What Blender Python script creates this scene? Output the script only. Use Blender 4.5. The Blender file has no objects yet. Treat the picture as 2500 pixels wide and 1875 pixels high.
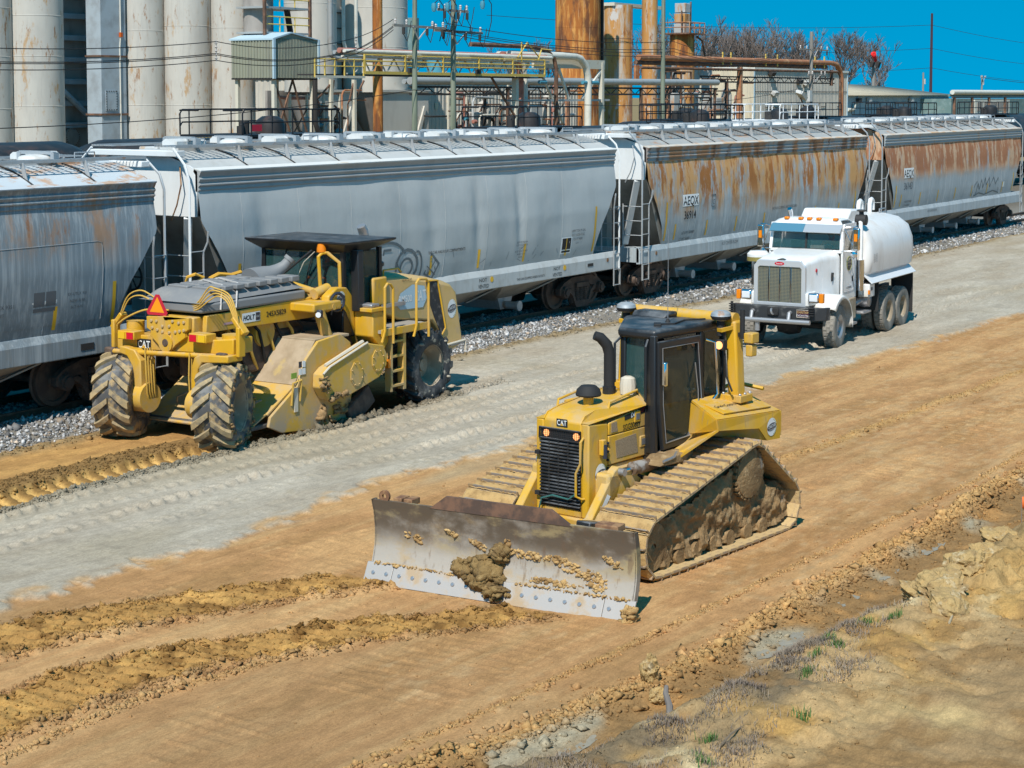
import bpy, bmesh, math, random
import numpy as np
from mathutils import Vector, Matrix, Euler
R = math.radians
random.seed(7); rng = np.random.default_rng(11)
scene = bpy.context.scene
COL = scene.collection

# ------------------------------------------------------------------ camera
CAM_H = 6.0
CAM_YAW = 32.88      # degrees between the railway direction (+X) and the view axis
CAM_PITCH = 4.3
cd = bpy.data.cameras.new('camera'); cam = bpy.data.objects.new('camera', cd); COL.objects.link(cam)
cd.sensor_width = 36.0; cd.lens = 62.64; cd.shift_y = -0.1514
cd.clip_start = 0.1; cd.clip_end = 6000
_a, _p = R(CAM_YAW), R(CAM_PITCH)
_fw = Vector((math.cos(_a)*math.cos(_p), math.sin(_a)*math.cos(_p), -math.sin(_p)))
_rt = Vector((math.sin(_a), -math.cos(_a), 0)); _up = _rt.cross(_fw)
cam.matrix_world = Matrix(((_rt.x, _up.x, -_fw.x, 0), (_rt.y, _up.y, -_fw.y, 0), (_rt.z, _up.z, -_fw.z, CAM_H), (0, 0, 0, 1)))
scene.camera = cam

# ------------------------------------------------------------------ sky, sun, exposure
SUN_EL, SUN_TRAVEL = 50.0, 17.0      # elevation; direction (from +X) in which the light travels
w = bpy.data.worlds.new('World'); scene.world = w; w.use_nodes = True
nt = w.node_tree; nt.nodes.clear()
sky = nt.nodes.new('ShaderNodeTexSky'); sky.sky_type = 'NISHITA'; sky.sun_disc = False
sky.sun_elevation = R(SUN_EL); sky.sun_rotation = R(270 - SUN_TRAVEL)
sky.altitude = 200; sky.air_density = 0.75; sky.dust_density = 0.0; sky.ozone_density = 3.5
# very clear, deep blue air: the pale band at the horizon is pushed down by sampling the sky a little higher up
tcw = nt.nodes.new('ShaderNodeTexCoord'); sx_ = nt.nodes.new('ShaderNodeSeparateXYZ'); cx_ = nt.nodes.new('ShaderNodeCombineXYZ')
mz = nt.nodes.new('ShaderNodeMath'); mz.operation = 'MAXIMUM'; mz.inputs[1].default_value = 0.0
mz2 = nt.nodes.new('ShaderNodeMath'); mz2.operation = 'MULTIPLY_ADD'; mz2.inputs[1].default_value = 0.75; mz2.inputs[2].default_value = 0.42
vnz = nt.nodes.new('ShaderNodeVectorMath'); vnz.operation = 'NORMALIZE'
nt.links.new(tcw.outputs['Generated'], sx_.inputs[0]); nt.links.new(sx_.outputs[0], cx_.inputs[0]); nt.links.new(sx_.outputs[1], cx_.inputs[1])
nt.links.new(sx_.outputs[2], mz.inputs[0]); nt.links.new(mz.outputs[0], mz2.inputs[0]); nt.links.new(mz2.outputs[0], cx_.inputs[2])
nt.links.new(cx_.outputs[0], vnz.inputs[0]); nt.links.new(vnz.outputs[0], sky.inputs['Vector'])
hs = nt.nodes.new('ShaderNodeHueSaturation'); hs.inputs['Saturation'].default_value = 1.42; hs.inputs['Hue'].default_value = 0.466; hs.inputs['Value'].default_value = 1.0
bg = nt.nodes.new('ShaderNodeBackground'); bg.inputs['Strength'].default_value = 0.142
wo = nt.nodes.new('ShaderNodeOutputWorld')
nt.links.new(sky.outputs[0], hs.inputs['Color']); nt.links.new(hs.outputs[0], bg.inputs[0]); nt.links.new(bg.outputs[0], wo.inputs[0])
sd = bpy.data.lights.new('sun', 'SUN'); sd.energy = 3.8; sd.angle = R(0.53); sd.color = (1.0, 0.95, 0.87)
sun = bpy.data.objects.new('sun', sd); COL.objects.link(sun)
_t, _e = R(SUN_TRAVEL), R(SUN_EL)
sun.rotation_euler = Vector((math.cos(_t)*math.cos(_e), math.sin(_t)*math.cos(_e), -math.sin(_e))).to_track_quat('-Z', 'Y').to_euler()
vs = scene.view_settings; vs.view_transform = 'Standard'; vs.look = 'None'; vs.exposure = 0.50; vs.gamma = 1.0; vs.use_curve_mapping = False
scene.render.film_transparent = False
try:
    scene.cycles.max_bounces = 6; scene.cycles.diffuse_bounces = 3; scene.cycles.glossy_bounces = 3
    scene.cycles.transmission_bounces = 4; scene.cycles.transparent_max_bounces = 6
except Exception: pass

# ------------------------------------------------------------------ materials
MATS = {}
def srgb(r, g, b):
    f = lambda c: (c/255/12.92) if c/255 <= 0.04045 else ((c/255+0.055)/1.055)**2.4
    return (f(r), f(g), f(b))
def mk(name, base, rough=0.6, metal=0.0, layers=(), bump=None, spec=0.4, coat=0.0, attr=None, emit=None, alpha=None, trans=0.0, vary=None):
    """Principled material; layers = dicts(col, scale, lo, hi, amt, [grad=(axis,z0,z1)], [up=True], [rough], [seed], [detail])"""
    m = bpy.data.materials.new(name); MATS[name] = m; m.use_nodes = True
    n, l = m.node_tree.nodes, m.node_tree.links
    b = n['Principled BSDF']; b.inputs['Roughness'].default_value = rough; b.inputs['Metallic'].default_value = metal
    b.inputs['Specular IOR Level'].default_value = spec; b.inputs['Coat Weight'].default_value = coat
    if coat: b.inputs['Coat Roughness'].default_value = 0.08
    if trans: b.inputs['Transmission Weight'].default_value = trans
    if alpha is not None: b.inputs['Alpha'].default_value = alpha
    if emit: b.inputs['Emission Color'].default_value = (*emit[0], 1); b.inputs['Emission Strength'].default_value = emit[1]
    tc = n.new('ShaderNodeTexCoord'); co = tc.outputs['Object']
    def noise(scale, seed=0, detail=5, rgh=0.6):
        mp = n.new('ShaderNodeMapping'); l.new(co, mp.inputs[0])
        s = scale if isinstance(scale, (tuple, list)) else (scale,)*3
        mp.inputs['Scale'].default_value = s; mp.inputs['Location'].default_value = (seed*3.7, seed*1.3, seed*5.1)
        nz = n.new('ShaderNodeTexNoise'); nz.inputs['Scale'].default_value = 1; nz.inputs['Detail'].default_value = detail; nz.inputs['Roughness'].default_value = rgh
        l.new(mp.outputs[0], nz.inputs[0]); return nz.outputs['Fac']
    def mrange(src, lo, hi, o0=0.0, o1=1.0):
        r = n.new('ShaderNodeMapRange'); r.inputs[1].default_value = lo; r.inputs[2].default_value = hi
        r.inputs[3].default_value = o0; r.inputs[4].default_value = o1; r.interpolation_type = 'SMOOTHSTEP'; l.new(src, r.inputs[0]); return r.outputs[0]
    def mul(a, c):
        q = n.new('ShaderNodeMath'); q.operation = 'MULTIPLY'; l.new(a, q.inputs[0])
        if isinstance(c, (int, float)): q.inputs[1].default_value = c
        else: l.new(c, q.inputs[1])
        return q.outputs[0]
    if attr:
        an = n.new('ShaderNodeAttribute'); an.attribute_name = attr; cur = an.outputs['Color']
    else:
        rgb = n.new('ShaderNodeRGB'); rgb.outputs[0].default_value = (*base, 1); cur = rgb.outputs[0]
    rcur = None
    for q, (vsc, vam) in enumerate(vary or ()):
        h = n.new('ShaderNodeHueSaturation'); l.new(cur, h.inputs['Color'])
        l.new(mrange(noise(vsc, 9+q, 4), 0.3, 0.7, 1-vam, 1+vam), h.inputs['Value']); cur = h.outputs[0]
    for k, L in enumerate(layers):
        f = mrange(noise(L.get('scale', 2), L.get('seed', k+1), L.get('detail', 6), L.get('rgh', 0.62)), L.get('lo', 0.5), L.get('hi', 0.65))
        if 'scale2' in L:
            f = mul(f, mrange(noise(L['scale2'], L.get('seed', k+1)+4, 5), L.get('lo2', 0.45), L.get('hi2', 0.6)))
        if 'grad' in L:
            ax, z0, z1 = L['grad']; sx = n.new('ShaderNodeSeparateXYZ'); l.new(co, sx.inputs[0])
            src = sx.outputs['XYZ'.index(ax)]
            if 'gn' in L:
                ad = n.new('ShaderNodeMath'); ad.operation = 'MULTIPLY_ADD'; l.new(noise(L.get('gs', (1.2, 1.2, 0.2)), 6), ad.inputs[0]); ad.inputs[1].default_value = L['gn']; l.new(src, ad.inputs[2]); src = ad.outputs[0]
            f = mul(f, mrange(src, z0, z1) if z1 > z0 else mrange(src, z1, z0, 1.0, 0.0))
        if L.get('up'):
            g = n.new('ShaderNodeNewGeometry'); sx = n.new('ShaderNodeSeparateXYZ'); l.new(g.outputs['Normal'], sx.inputs[0])
            f = mul(f, mrange(sx.outputs[2], 0.15, 0.75))
        f = mul(f, L.get('amt', 1.0))
        mx = n.new('ShaderNodeMix'); mx.data_type = 'RGBA'; l.new(f, mx.inputs[0]); l.new(cur, mx.inputs[6]); mx.inputs[7].default_value = (*L['col'], 1); cur = mx.outputs[2]
        if 'rough' in L or metal or coat:
            mr = n.new('ShaderNodeMix'); mr.data_type = 'FLOAT'; l.new(f, mr.inputs[0])
            if rcur is None: mr.inputs[2].default_value = rough
            else: l.new(rcur, mr.inputs[2])
            mr.inputs[3].default_value = L.get('rough', 0.85); rcur = mr.outputs[0]
    l.new(cur, b.inputs['Base Color'])
    if rcur is not None: l.new(rcur, b.inputs['Roughness'])
    if bump:
        bl = bump if isinstance(bump, list) else [bump]; prev = None
        for k, (sc, st, ds) in enumerate(bl):
            bp = n.new('ShaderNodeBump'); bp.inputs['Strength'].default_value = st; bp.inputs['Distance'].default_value = ds
            l.new(noise(sc, 20+k, 5), bp.inputs['Height'])
            if prev is not None: l.new(prev, bp.inputs['Normal'])
            prev = bp.outputs[0]
        l.new(prev, b.inputs['Normal'])
    return m

# ------------------------------------------------------------------ mesh helpers
class MB:
    def __init__(s): s.v = []; s.f = []; s.M = None
    def add(s, vs, fs):
        o = len(s.v)
        if s.M is not None: vs = [s.M @ Vector(p) for p in vs]
        s.v += [tuple(p) for p in vs]; s.f += [tuple(i+o for i in f) for f in fs]; return s
    def box(s, c, d, rot=None):
        x, y, z = (k/2 for k in d)
        P = [Vector((a, b, e)) for a in (-x, x) for b in (-y, y) for e in (-z, z)]
        if rot is not None:
            m = rot if isinstance(rot, Matrix) else Euler(rot).to_matrix()
            P = [m @ p for p in P]
        c = Vector(c)
        return s.add([c+p for p in P], [(0,1,3,2),(4,6,7,5),(0,4,5,1),(2,3,7,6),(0,2,6,4),(1,5,7,3)])
    def bx(s, x0, x1, y0, y1, z0, z1): return s.box(((x0+x1)/2,(y0+y1)/2,(z0+z1)/2), (abs(x1-x0),abs(y1-y0),abs(z1-z0)))
    def prism(s, poly, axis, a, b):
        """extrude polygon (2D) along axis from a to b; poly in the two other axes (order xyz without axis)"""
        def p3(q, t):
            if axis == 'x': return (t, q[0], q[1])
            if axis == 'y': return (q[0], t, q[1])
            return (q[0], q[1], t)
        n = len(poly); vs = [p3(q, a) for q in poly]+[p3(q, b) for q in poly]
        return s.add(vs, [tuple(range(n)), tuple(range(2*n-1, n-1, -1))]+[(i, n+i, n+(i+1) % n, (i+1) % n) for i in range(n)])
    def bar(s, p, q, w, h=None, up=(0, 0, 1)):
        p, q = Vector(p), Vector(q); h = h or w; d = q-p; L = d.length
        if L < 1e-6: return s
        d /= L; u = Vector(up)
        if abs(d.dot(u)) > 0.98: u = Vector((1, 0, 0))
        a = d.cross(u).normalized(); b = a.cross(d)
        vs = [e+a*(i*w/2)+b*(j*h/2) for e in (p, q) for i, j in ((-1,-1),(1,-1),(1,1),(-1,1))]
        return s.add(vs, [(3,2,1,0),(4,5,6,7)]+[(i, (i+1) % 4, 4+(i+1) % 4, 4+i) for i in range(4)])
    def cyl(s, p, q, r, r2=None, n=12, caps=True):
        return s.tube([p, q], [r, r if r2 is None else r2], n, caps)
    def tube(s, path, r, n=8, caps=True):
        P = [Vector(p) for p in path]; m = len(P); rs = r if isinstance(r, (list, tuple)) else [r]*m
        vs = []; prev = None
        for i, p in enumerate(P):
            d = (P[min(i+1, m-1)]-P[max(i-1, 0)]).normalized()
            if prev is None:
                u = Vector((0, 0, 1)) if abs(d.z) < 0.9 else Vector((1, 0, 0)); a = d.cross(u).normalized()
            else:
                a = (prev-d*prev.dot(d)).normalized()
            b = d.cross(a); prev = a
            vs += [p+(a*math.cos(2*math.pi*k/n)+b*math.sin(2*math.pi*k/n))*rs[i] for k in range(n)]
        fs = [(i*n+k, i*n+(k+1) % n, (i+1)*n+(k+1) % n, (i+1)*n+k) for i in range(m-1) for k in range(n)]
        if caps: fs += [tuple(range(n-1, -1, -1)), tuple((m-1)*n+k for k in range(n))]
        return s.add(vs, fs)
    def lathe(s, prof, o, axis, n=24, a0=0.0, a1=2*math.pi):
        """prof = [(radius, along)], around axis through o"""
        ax = Vector(axis).normalized(); u = Vector((0, 0, 1)) if abs(ax.z) < 0.9 else Vector((1, 0, 0))
        a = ax.cross(u).normalized(); b = ax.cross(a); o = Vector(o); full = abs(a1-a0-2*math.pi) < 1e-6
        m = len(prof); cnt = n if full else n+1
        vs = [o+ax*t+(a*math.cos(a0+(a1-a0)*k/n)+b*math.sin(a0+(a1-a0)*k/n))*r for k in range(cnt) for r, t in prof]
        fs = []
        for k in range(n):
            k2 = (k+1) % cnt if full else k+1
            for i in range(m-1): fs.append((k*m+i, k2*m+i, k2*m+i+1, k*m+i+1))
        return s.add(vs, fs)
    def grid(s, fn, nu, nv):
        vs = [fn(i/nu, j/nv) for j in range(nv+1) for i in range(nu+1)]
        return s.add(vs, [(j*(nu+1)+i, j*(nu+1)+i+1, (j+1)*(nu+1)+i+1, (j+1)*(nu+1)+i) for j in range(nv) for i in range(nu)])
    def quad(s, a, b, c, d): return s.add([a, b, c, d], [(0, 1, 2, 3)])
    def mesh(s, name, smooth=35):
        me = bpy.data.meshes.new(name); me.from_pydata(s.v, [], s.f); me.update()
        bm = bmesh.new(); bm.from_mesh(me); bmesh.ops.recalc_face_normals(bm, faces=bm.faces); bm.to_mesh(me); bm.free()
        if smooth:
            me.polygons.foreach_set('use_smooth', [True]*len(me.polygons)); me.set_sharp_from_angle(angle=R(smooth))
        return me
    def build(s, name, mat, parent=None, smooth=35, bevel=0, solid=0, seg=2):
        o = bpy.data.objects.new(name, s.mesh(name, smooth)); COL.objects.link(o)
        if isinstance(mat, (list, tuple)):
            for q in mat: o.data.materials.append(q)
        elif mat: o.data.materials.append(mat)
        if parent is not None: o.parent = parent
        if solid:
            so = o.modifiers.new('thickness', 'SOLIDIFY'); so.thickness = solid; so.offset = 0
        if bevel:
            bv = o.modifiers.new('bevel', 'BEVEL'); bv.width = bevel; bv.segments = seg; bv.limit_method = 'ANGLE'; bv.angle_limit = R(40); bv.harden_normals = False
        return o
def sm(pts, k=5):
    """Catmull-Rom through the points"""
    P = [Vector(p) for p in pts]; P = [P[0]*2-P[1]]+P+[P[-1]*2-P[-2]]; out = []
    for i in range(1, len(P)-2):
        for j in range(k):
            t = j/k; a, b, c, d = P[i-1], P[i], P[i+1], P[i+2]; out.append(.5*((2*b)+(c-a)*t+(2*a-5*b+4*c-d)*t*t+(3*b-a-3*c+d)*t**3))
    return out+[P[-2]]
def tag(o, label, cat, group=None):
    o['label'] = label; o['category'] = cat
    if group: o['group'] = group
    return o
def thing(name, label, cat, loc=(0, 0, 0), rz=0.0, group=None):
    o = bpy.data.objects.new(name, None); COL.objects.link(o); o.location = loc; o.rotation_euler = (0, 0, rz)
    o.empty_display_size = 0.3
    return tag(o, label, cat, group)
def struct(o): o['kind'] = 'structure'; return o
def stuff(o): o['kind'] = 'stuff'; return o
def inst(name, me, parent, loc, rot=(0, 0, 0), scale=(1, 1, 1)):
    o = bpy.data.objects.new(name, me); COL.objects.link(o); o.parent = parent; o.location = loc; o.rotation_euler = rot; o.scale = scale; return o
_fonts = {}
def text_geo(s, size, ax=0.0, xs=1.0, bold=0.0, shear=0.0):
    """flat letter faces: returns verts2d (centred vertically on cap height), faces"""
    cu = bpy.data.curves.new('t', 'FONT'); cu.body = s; cu.size = size; cu.align_x = 'CENTER'; cu.resolution_u = 3; cu.offset = bold; cu.shear = shear
    ob = bpy.data.objects.new('t', cu); me = bpy.data.meshes.new_from_object(ob)
    v = [(p.co.x*xs, p.co.y-size*0.34) for p in me.vertices]; f = [tuple(p.vertices) for p in me.polygons]
    bpy.data.objects.remove(ob); bpy.data.curves.remove(cu); bpy.data.meshes.remove(me)
    return v, f
def letters(name, s, size, fn, mat, parent, xs=1.0, bold=0.0, shear=0.0):
    """fn(u, w) maps letter-plane coordinates to a point on the surface"""
    v, f = text_geo(s, size, xs=xs, bold=bold, shear=shear); me = bpy.data.meshes.new(name)
    me.from_pydata([tuple(fn(a, b)) for a, b in v], [], f); me.update()
    me.materials.append(mat); o = bpy.data.objects.new(name, me); COL.objects.link(o); o.parent = parent; return o
def plane_fn(o, u, w, off=0.004):
    o, u, w = Vector(o), Vector(u).normalized(), Vector(w).normalized(); n = u.cross(w)
    return lambda a, b, d=0.0: o+u*a+w*b+n*(off+d)
def vn2(x, y, seed=0):
    """smooth value noise, numpy"""
    r = np.random.default_rng(seed).random((257, 257))
    if getattr(x, 'ndim', 0) == 2 and x.shape[0] > 1 and x[0, 0] == x[0, -1] and x[-1, 0] == x[-1, -1] and y.shape == x.shape and y[0, 0] == y[-1, 0] and y[0, -1] == y[-1, -1]:
        x1, y1 = x[:, 0], y[0]; xi = np.floor(x1).astype(int); yi = np.floor(y1).astype(int); fx = x1-xi; fy = y1-yi     # regular grid: separable
        fx = (fx*fx*(3-2*fx))[:, None]; fy = fy*fy*(3-2*fy); rows = r[xi % 256]*(1-fx)+r[(xi+1) % 256]*fx
        return rows[:, yi % 256]*(1-fy)+rows[:, (yi+1) % 256]*fy
    xi = np.floor(x).astype(int); yi = np.floor(y).astype(int)
    fx = x-xi; fy = y-yi; fx = fx*fx*(3-2*fx); fy = fy*fy*(3-2*fy); a = xi % 256; b = yi % 256; a1 = (a+1) % 256; b1 = (b+1) % 256
    return (r[a, b]*(1-fx)+r[a1, b]*fx)*(1-fy)+(r[a, b1]*(1-fx)+r[a1, b1]*fx)*fy
def fbm(x, y, f, seed=0, oct=4, gain=0.5):
    t = 0; a = 1; n = 0
    for k in range(oct): t = t+a*(vn2(x*f*2**k+k*13.1, y*f*2**k+k*7.7, seed+k)-0.5); n += a; a *= gain
    return t/n
def sst(x, a, b):
    t = np.clip((x-a)/(b-a), 0, 1); return t*t*(3-2*t)
_ico = None
def rocks(name, pts, sizes, mat, parent=None, seed=1, flat=0.75, cols=None, sub=0):
    """joined pebbles/clods: deformed octahedra (sub=0) or ico (sub=1); pts Nx3"""
    g = np.random.default_rng(seed); pts = np.asarray(pts, float); N = len(pts)
    if sub == 0:
        bv = np.array([(1,0,0),(-1,0,0),(0,1,0),(0,-1,0),(0,0,1),(0,0,-1)], float)
        bf = np.array([(0,2,4),(2,1,4),(1,3,4),(3,0,4),(2,0,5),(1,2,5),(3,1,5),(0,3,5)])
    else:
        b = bmesh.new(); bmesh.ops.create_icosphere(b, subdivisions=sub, radius=1); b.verts.ensure_lookup_table()
        bv = np.array([v.co[:] for v in b.verts]); bf = np.array([[v.index for v in f.verts] for f in b.faces]); b.free()
    k = len(bv); sz = np.asarray(sizes, float).reshape(-1, 1, 1)
    V = bv[None]*(1+g.uniform(-.42, .42, (N, k, 1)))*g.uniform(.5, 1.5, (N, 1, 3))
    a = g.uniform(0, 6.28, N); t = g.uniform(-.9, .9, N)
    c, s = np.cos(t)[:, None], np.sin(t)[:, None]
    V = np.stack([V[..., 0], V[..., 1]*c-V[..., 2]*s, V[..., 1]*s+V[..., 2]*c], -1)
    c, s = np.cos(a)[:, None], np.sin(a)[:, None]
    V = np.stack([V[..., 0]*c-V[..., 1]*s, V[..., 0]*s+V[..., 1]*c, V[..., 2]*flat], -1)*sz+pts[:, None, :]
    F = (bf[None]+(np.arange(N)*k)[:, None, None]).reshape(-1, 3)
    me = bpy.data.meshes.new(name); np_mesh(me, V.reshape(-1, 3), F)
    if cols is not None:
        at = me.color_attributes.new('Col', 'FLOAT_COLOR', 'POINT')
        cc = np.repeat(np.c_[cols, np.ones(N)], k, 0).astype(np.float32); at.data.foreach_set('color', cc.ravel())
    me.materials.append(mat); o = bpy.data.objects.new(name, me); COL.objects.link(o)
    if parent is not None: o.parent = parent
    return o
def np_mesh(me, V, F):
    n = F.shape[1]
    me.vertices.add(len(V)); me.vertices.foreach_set('co', np.ascontiguousarray(V, np.float32).ravel())
    me.loops.add(F.size); me.loops.foreach_set('vertex_index', np.ascontiguousarray(F, np.int32).ravel())
    me.polygons.add(len(F)); me.polygons.foreach_set('loop_start', np.arange(0, F.size, n, dtype=np.int32))
    me.update(calc_edges=True); me.validate()
# ================================================================== GROUND
ALB = 0.80      # scale from picture tone to base colour
def tone(r, g, b): return np.array(srgb(r, g, b))*ALB
def axis_pts(fine0, fine1, step, mid, grow, lo, hi):
    a = list(np.arange(fine0, fine1, step)); s = step; x = a[-1]
    while x < mid: s = min(s*grow, 0.30); x += s; a.append(x)
    s = 0.6
    while x < hi: s *= 1.6; x += s; a.append(x)
    b = []; x = fine0; s = step*3
    while x > lo: s *= 1.7; x -= s; b.append(x)
    return np.array(b[::-1]+a)
GX = axis_pts(9.6, 32.0, 0.036, 120.0, 1.007, -400, 3000)
GY = axis_pts(4.2, 23.9, 0.036, 24.4, 1.5, -400, 3000)
X, Y = np.meshgrid(GX, GY, indexing='ij')
near = (X > 9) & (X < 125) & (Y > 3.5) & (Y < 24.5)
ip = lambda px, py: np.interp(X, px, py)
wob = fbm(X, Y, 0.35, 40, 3)*0.5
fine = fbm(X, Y, 6.0, 50, 4); med = fbm(X, Y, 1.6, 60, 4); streak = fbm(X*0.18, Y, 2.4, 70, 4); streak2 = fbm(X*0.08, Y, 7.0, 75, 3)
Hh = np.zeros_like(X)
# --- zones
y_grey = ip([9, 14, 17.6, 21.3, 26.6, 32.4, 37.9, 48.2, 80, 140], [16.2, 16.2, 16.0, 16.5, 16.4, 15.5, 15.1, 14.5, 13, 11])+wob*0.9+med*0.5
y_lane0 = ip([9, 20, 29.0, 30.5, 140], [19.9, 20.05, 20.15, 22.6, 22.7])+med*0.18
y_ball = 23.12+fbm(X, Y, 0.8, 80, 3)*0.35
Y3x = [9, 12.8, 14.3, 15.3, 16.5, 18.4, 20.9, 23.4, 27.6, 40, 140]; Y3y = [9.7, 9.0, 8.75, 8.55, 8.35, 8.4, 8.34, 8.29, 8.35, 8.6, 8.6]
y_r3 = ip(Y3x, Y3y); y_crest = ip([9, 11.6, 13.9, 15.2, 16.7, 17.5, 18.2, 21, 40, 140], [8.6, 7.75, 7.05, 6.95, 6.85, 6.72, 6.35, 6.5, 6.2, 6])+fbm(X, Y, 0.9, 90, 3)*0.5
m_grey = sst(Y-y_grey+fine*0.5+fbm(X*.5, Y, 2.2, 45, 3)*.5, -0.06, 0.14)
m_lane = sst(Y-y_lane0, -0.05, 0.06)*(X < 31)
m_ball = sst(Y-y_ball, 0, 0.12)
m_bank = sst(y_r3-Y, -0.05, 0.25)
d3 = y_r3-Y
# --- brown graded strip
Hh += streak*0.05+streak2*0.02*(1-m_ball)+fbm(X, Y, .25, 33, 3)*0.10
scr = np.maximum(0, fbm(X*0.5, Y*1.0, 9.0, 77, 2))*(fbm(X, Y, 0.5, 78, 2) > 0.03)
Hh += scr*0.012*(1-m_grey)
# faint grouser prints of earlier passes
gp = np.maximum(0, np.sin(X*2*np.pi/0.2+Y*0.6))**8
for a, b, wd in (([9, 17, 140], [14.3, 14.0, 13.8], 0.36), ([9, 17, 140], [11.9, 11.0, 10.6], .36), ([9, 20, 140], [10.2, 10.0, 9.9], 0.4), ([9, 140], [15.2, 12.8], 0.4), ([18, 30, 140], [12.9, 12.5, 11.5], .38), ([18, 30, 140], [10.9, 10.4, 10.0], .38)):
    Hh += gp*0.018*np.exp(-((Y-ip(a, b))/wd)**4)*(fbm(X, Y, 0.6, 35, 2) > -0.08)
def windrow(px, py, amp, wd, seed, rough=1.0, x0=None, x1=None):
    global Hh
    yl = ip(px, py)+fbm(X, Y*0, 0.5, seed, 3)*0.12; q = np.exp(-((Y-yl)/wd)**2)
    k = np.clip(0.45+1.5*fbm(X, Y, 1.1, seed+3, 2)*rough+2.0*fbm(X, Y, 9.0, seed+5, 3), 0, 2)
    if x0 is not None: q = q*sst(X, x0-0.4, x0)
    if x1 is not None: q = q*(1-sst(X, x1, x1+0.5))
    Hh += amp*q*k
    return q
W1 = windrow([9, 10.6, 12.7, 14.5, 18], [12.25, 12.4, 12.45, 12.14, 11.6], 0.045, 0.05, 100, x1=15)
R1 = windrow([22, 26.6, 32, 38.6, 140], [12.0, 11.97, 11.7, 11.6, 11.3], 0.06, 0.12, 110, x0=24.5)
R4 = windrow([9, 13, 15, 18.5, 22.8, 26.2, 29.7, 140], [9.9, 9.54, 9.33, 9.15, 8.98, 8.8, 8.85, 9], 0.035, 0.04, 120)
windrow([9, 16, 25, 140], [10.7, 10.35, 10.0, 9.6], 0.014, 0.03, 130)
windrow([9, 16, 19], [15.3, 15.4, 14.9], 0.018, 0.035, 140, x1=20)
windrow([22, 30, 50, 140], [10.9, 10.75, 10.6, 10.4], 0.02, 0.07, 150, x0=23)
windrow([22, 30, 50, 140], [13.0, 13.1, 12.6, 12], 0.015, 0.05, 155, x0=26)
for k_ in range(16):
    y0_ = rng.uniform(9.0, 15.6); windrow([9, 20, 40, 140], [y0_, y0_+rng.uniform(-.35, .1), y0_+rng.uniform(-.8, .0), y0_-1.2], rng.uniform(.006, .016), rng.uniform(.018, .035), 600+k_*9, x0=rng.uniform(9, 22) if k_ % 2 else None)
R3 = windrow(Y3x, Y3y, 0.11, 0.15, 160, rough=1.5)
# fresh crawler prints in front of the bulldozer
def prints(px, lo, hi, x1, seed):
    global Hh
    a = ip(px, lo); b = ip(px, hi); c = (a+b)/2; hw = (b-a)/2+med*0.25; t = (Y-c)/np.maximum(hw, .05)
    inside = (1-sst(np.abs(t), 0.85, 1.1))*(1-sst(X, x1-.3, x1))
    bars = np.sin((X*0.97+Y*0.30+fbm(X, Y, 1.0, seed+8, 2)*.35)*2*np.pi/0.21)
    lump = fbm(X, Y, 3.5, seed, 4)
    Hh += inside*(0.015+0.030*np.maximum(bars, -.3)*(0.4+vn2(X*2.0, Y*2.0, seed+2))+lump*0.07+fbm(X, Y, 11, seed+9, 3)*.06)
    Hh += (np.exp(-((t+0.98)/0.16)**2)+np.exp(-((t-0.98)/0.16)**2))*(1-sst(X, x1-.3, x1))*np.clip(0.03+lump*0.12+fbm(X, Y, 11, seed+9, 3)*.12, 0, 1)
    return inside
T1 = prints([9, 12.6, 13.5, 15.6, 17.4], [14.9, 14.62, 14.5, 13.8, 12.8], [15.8, 15.72, 15.6, 14.75, 13.7], 17.5, 200)
T2 = prints([9, 11, 12.6, 13.7, 15.8, 17.3], [12.8, 12.75, 12.7, 12.5, 11.5, 10.4], [13.7, 13.65, 13.7, 13.5, 12.35, 11.2], 17.4, 220)
# --- grey aggregate road: wheel lugs and smears
lug = lambda yy, ph: np.exp(-((Y-yy)/0.15)**4)*sst(np.sin((X+np.abs(Y-yy)*0.9)*2*np.pi/0.27+ph), .0, .9)*(.5+vn2(X*3, Y*3, 900))
rg = 0
for px, py, ph, am in (([9, 140], [16.85, 16.6], 0, .10), ([9, 140], [17.6, 17.4], 1, .075), ([9, 25, 140], [18.2, 18.4, 18.2], 2, .06), ([9, 25, 140], [18.95, 19.0, 19.1], 4, .035), ([25, 60, 140], [19.6, 19.0, 18.6], 1, .05), ([20, 60, 140], [20.9, 20.4, 20.0], 3, .04)):
    yy = ip(px, py); pt = sst(fbm(X*.4, Y, 0.35, int(ph*7)+3, 2), -.2, .0)
    rg = rg+am*lug(yy, ph)*pt - 0.02*np.exp(-((Y-yy)/0.22)**2)*pt + .012*np.exp(-((Y-yy-.3)/0.06)**2)*pt
Hh += m_grey*(1-m_ball)*(rg+fbm(X*0.4, Y, 2.0, 300, 4)*0.05+fine*0.02+0.04)*(1-m_lane)
edge = np.exp(-((Y-y_grey-0.1)/0.12)**2); Hh += edge*0.02*np.clip(fbm(X, Y, 5, 310, 3)+.2, 0, 1)
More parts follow.
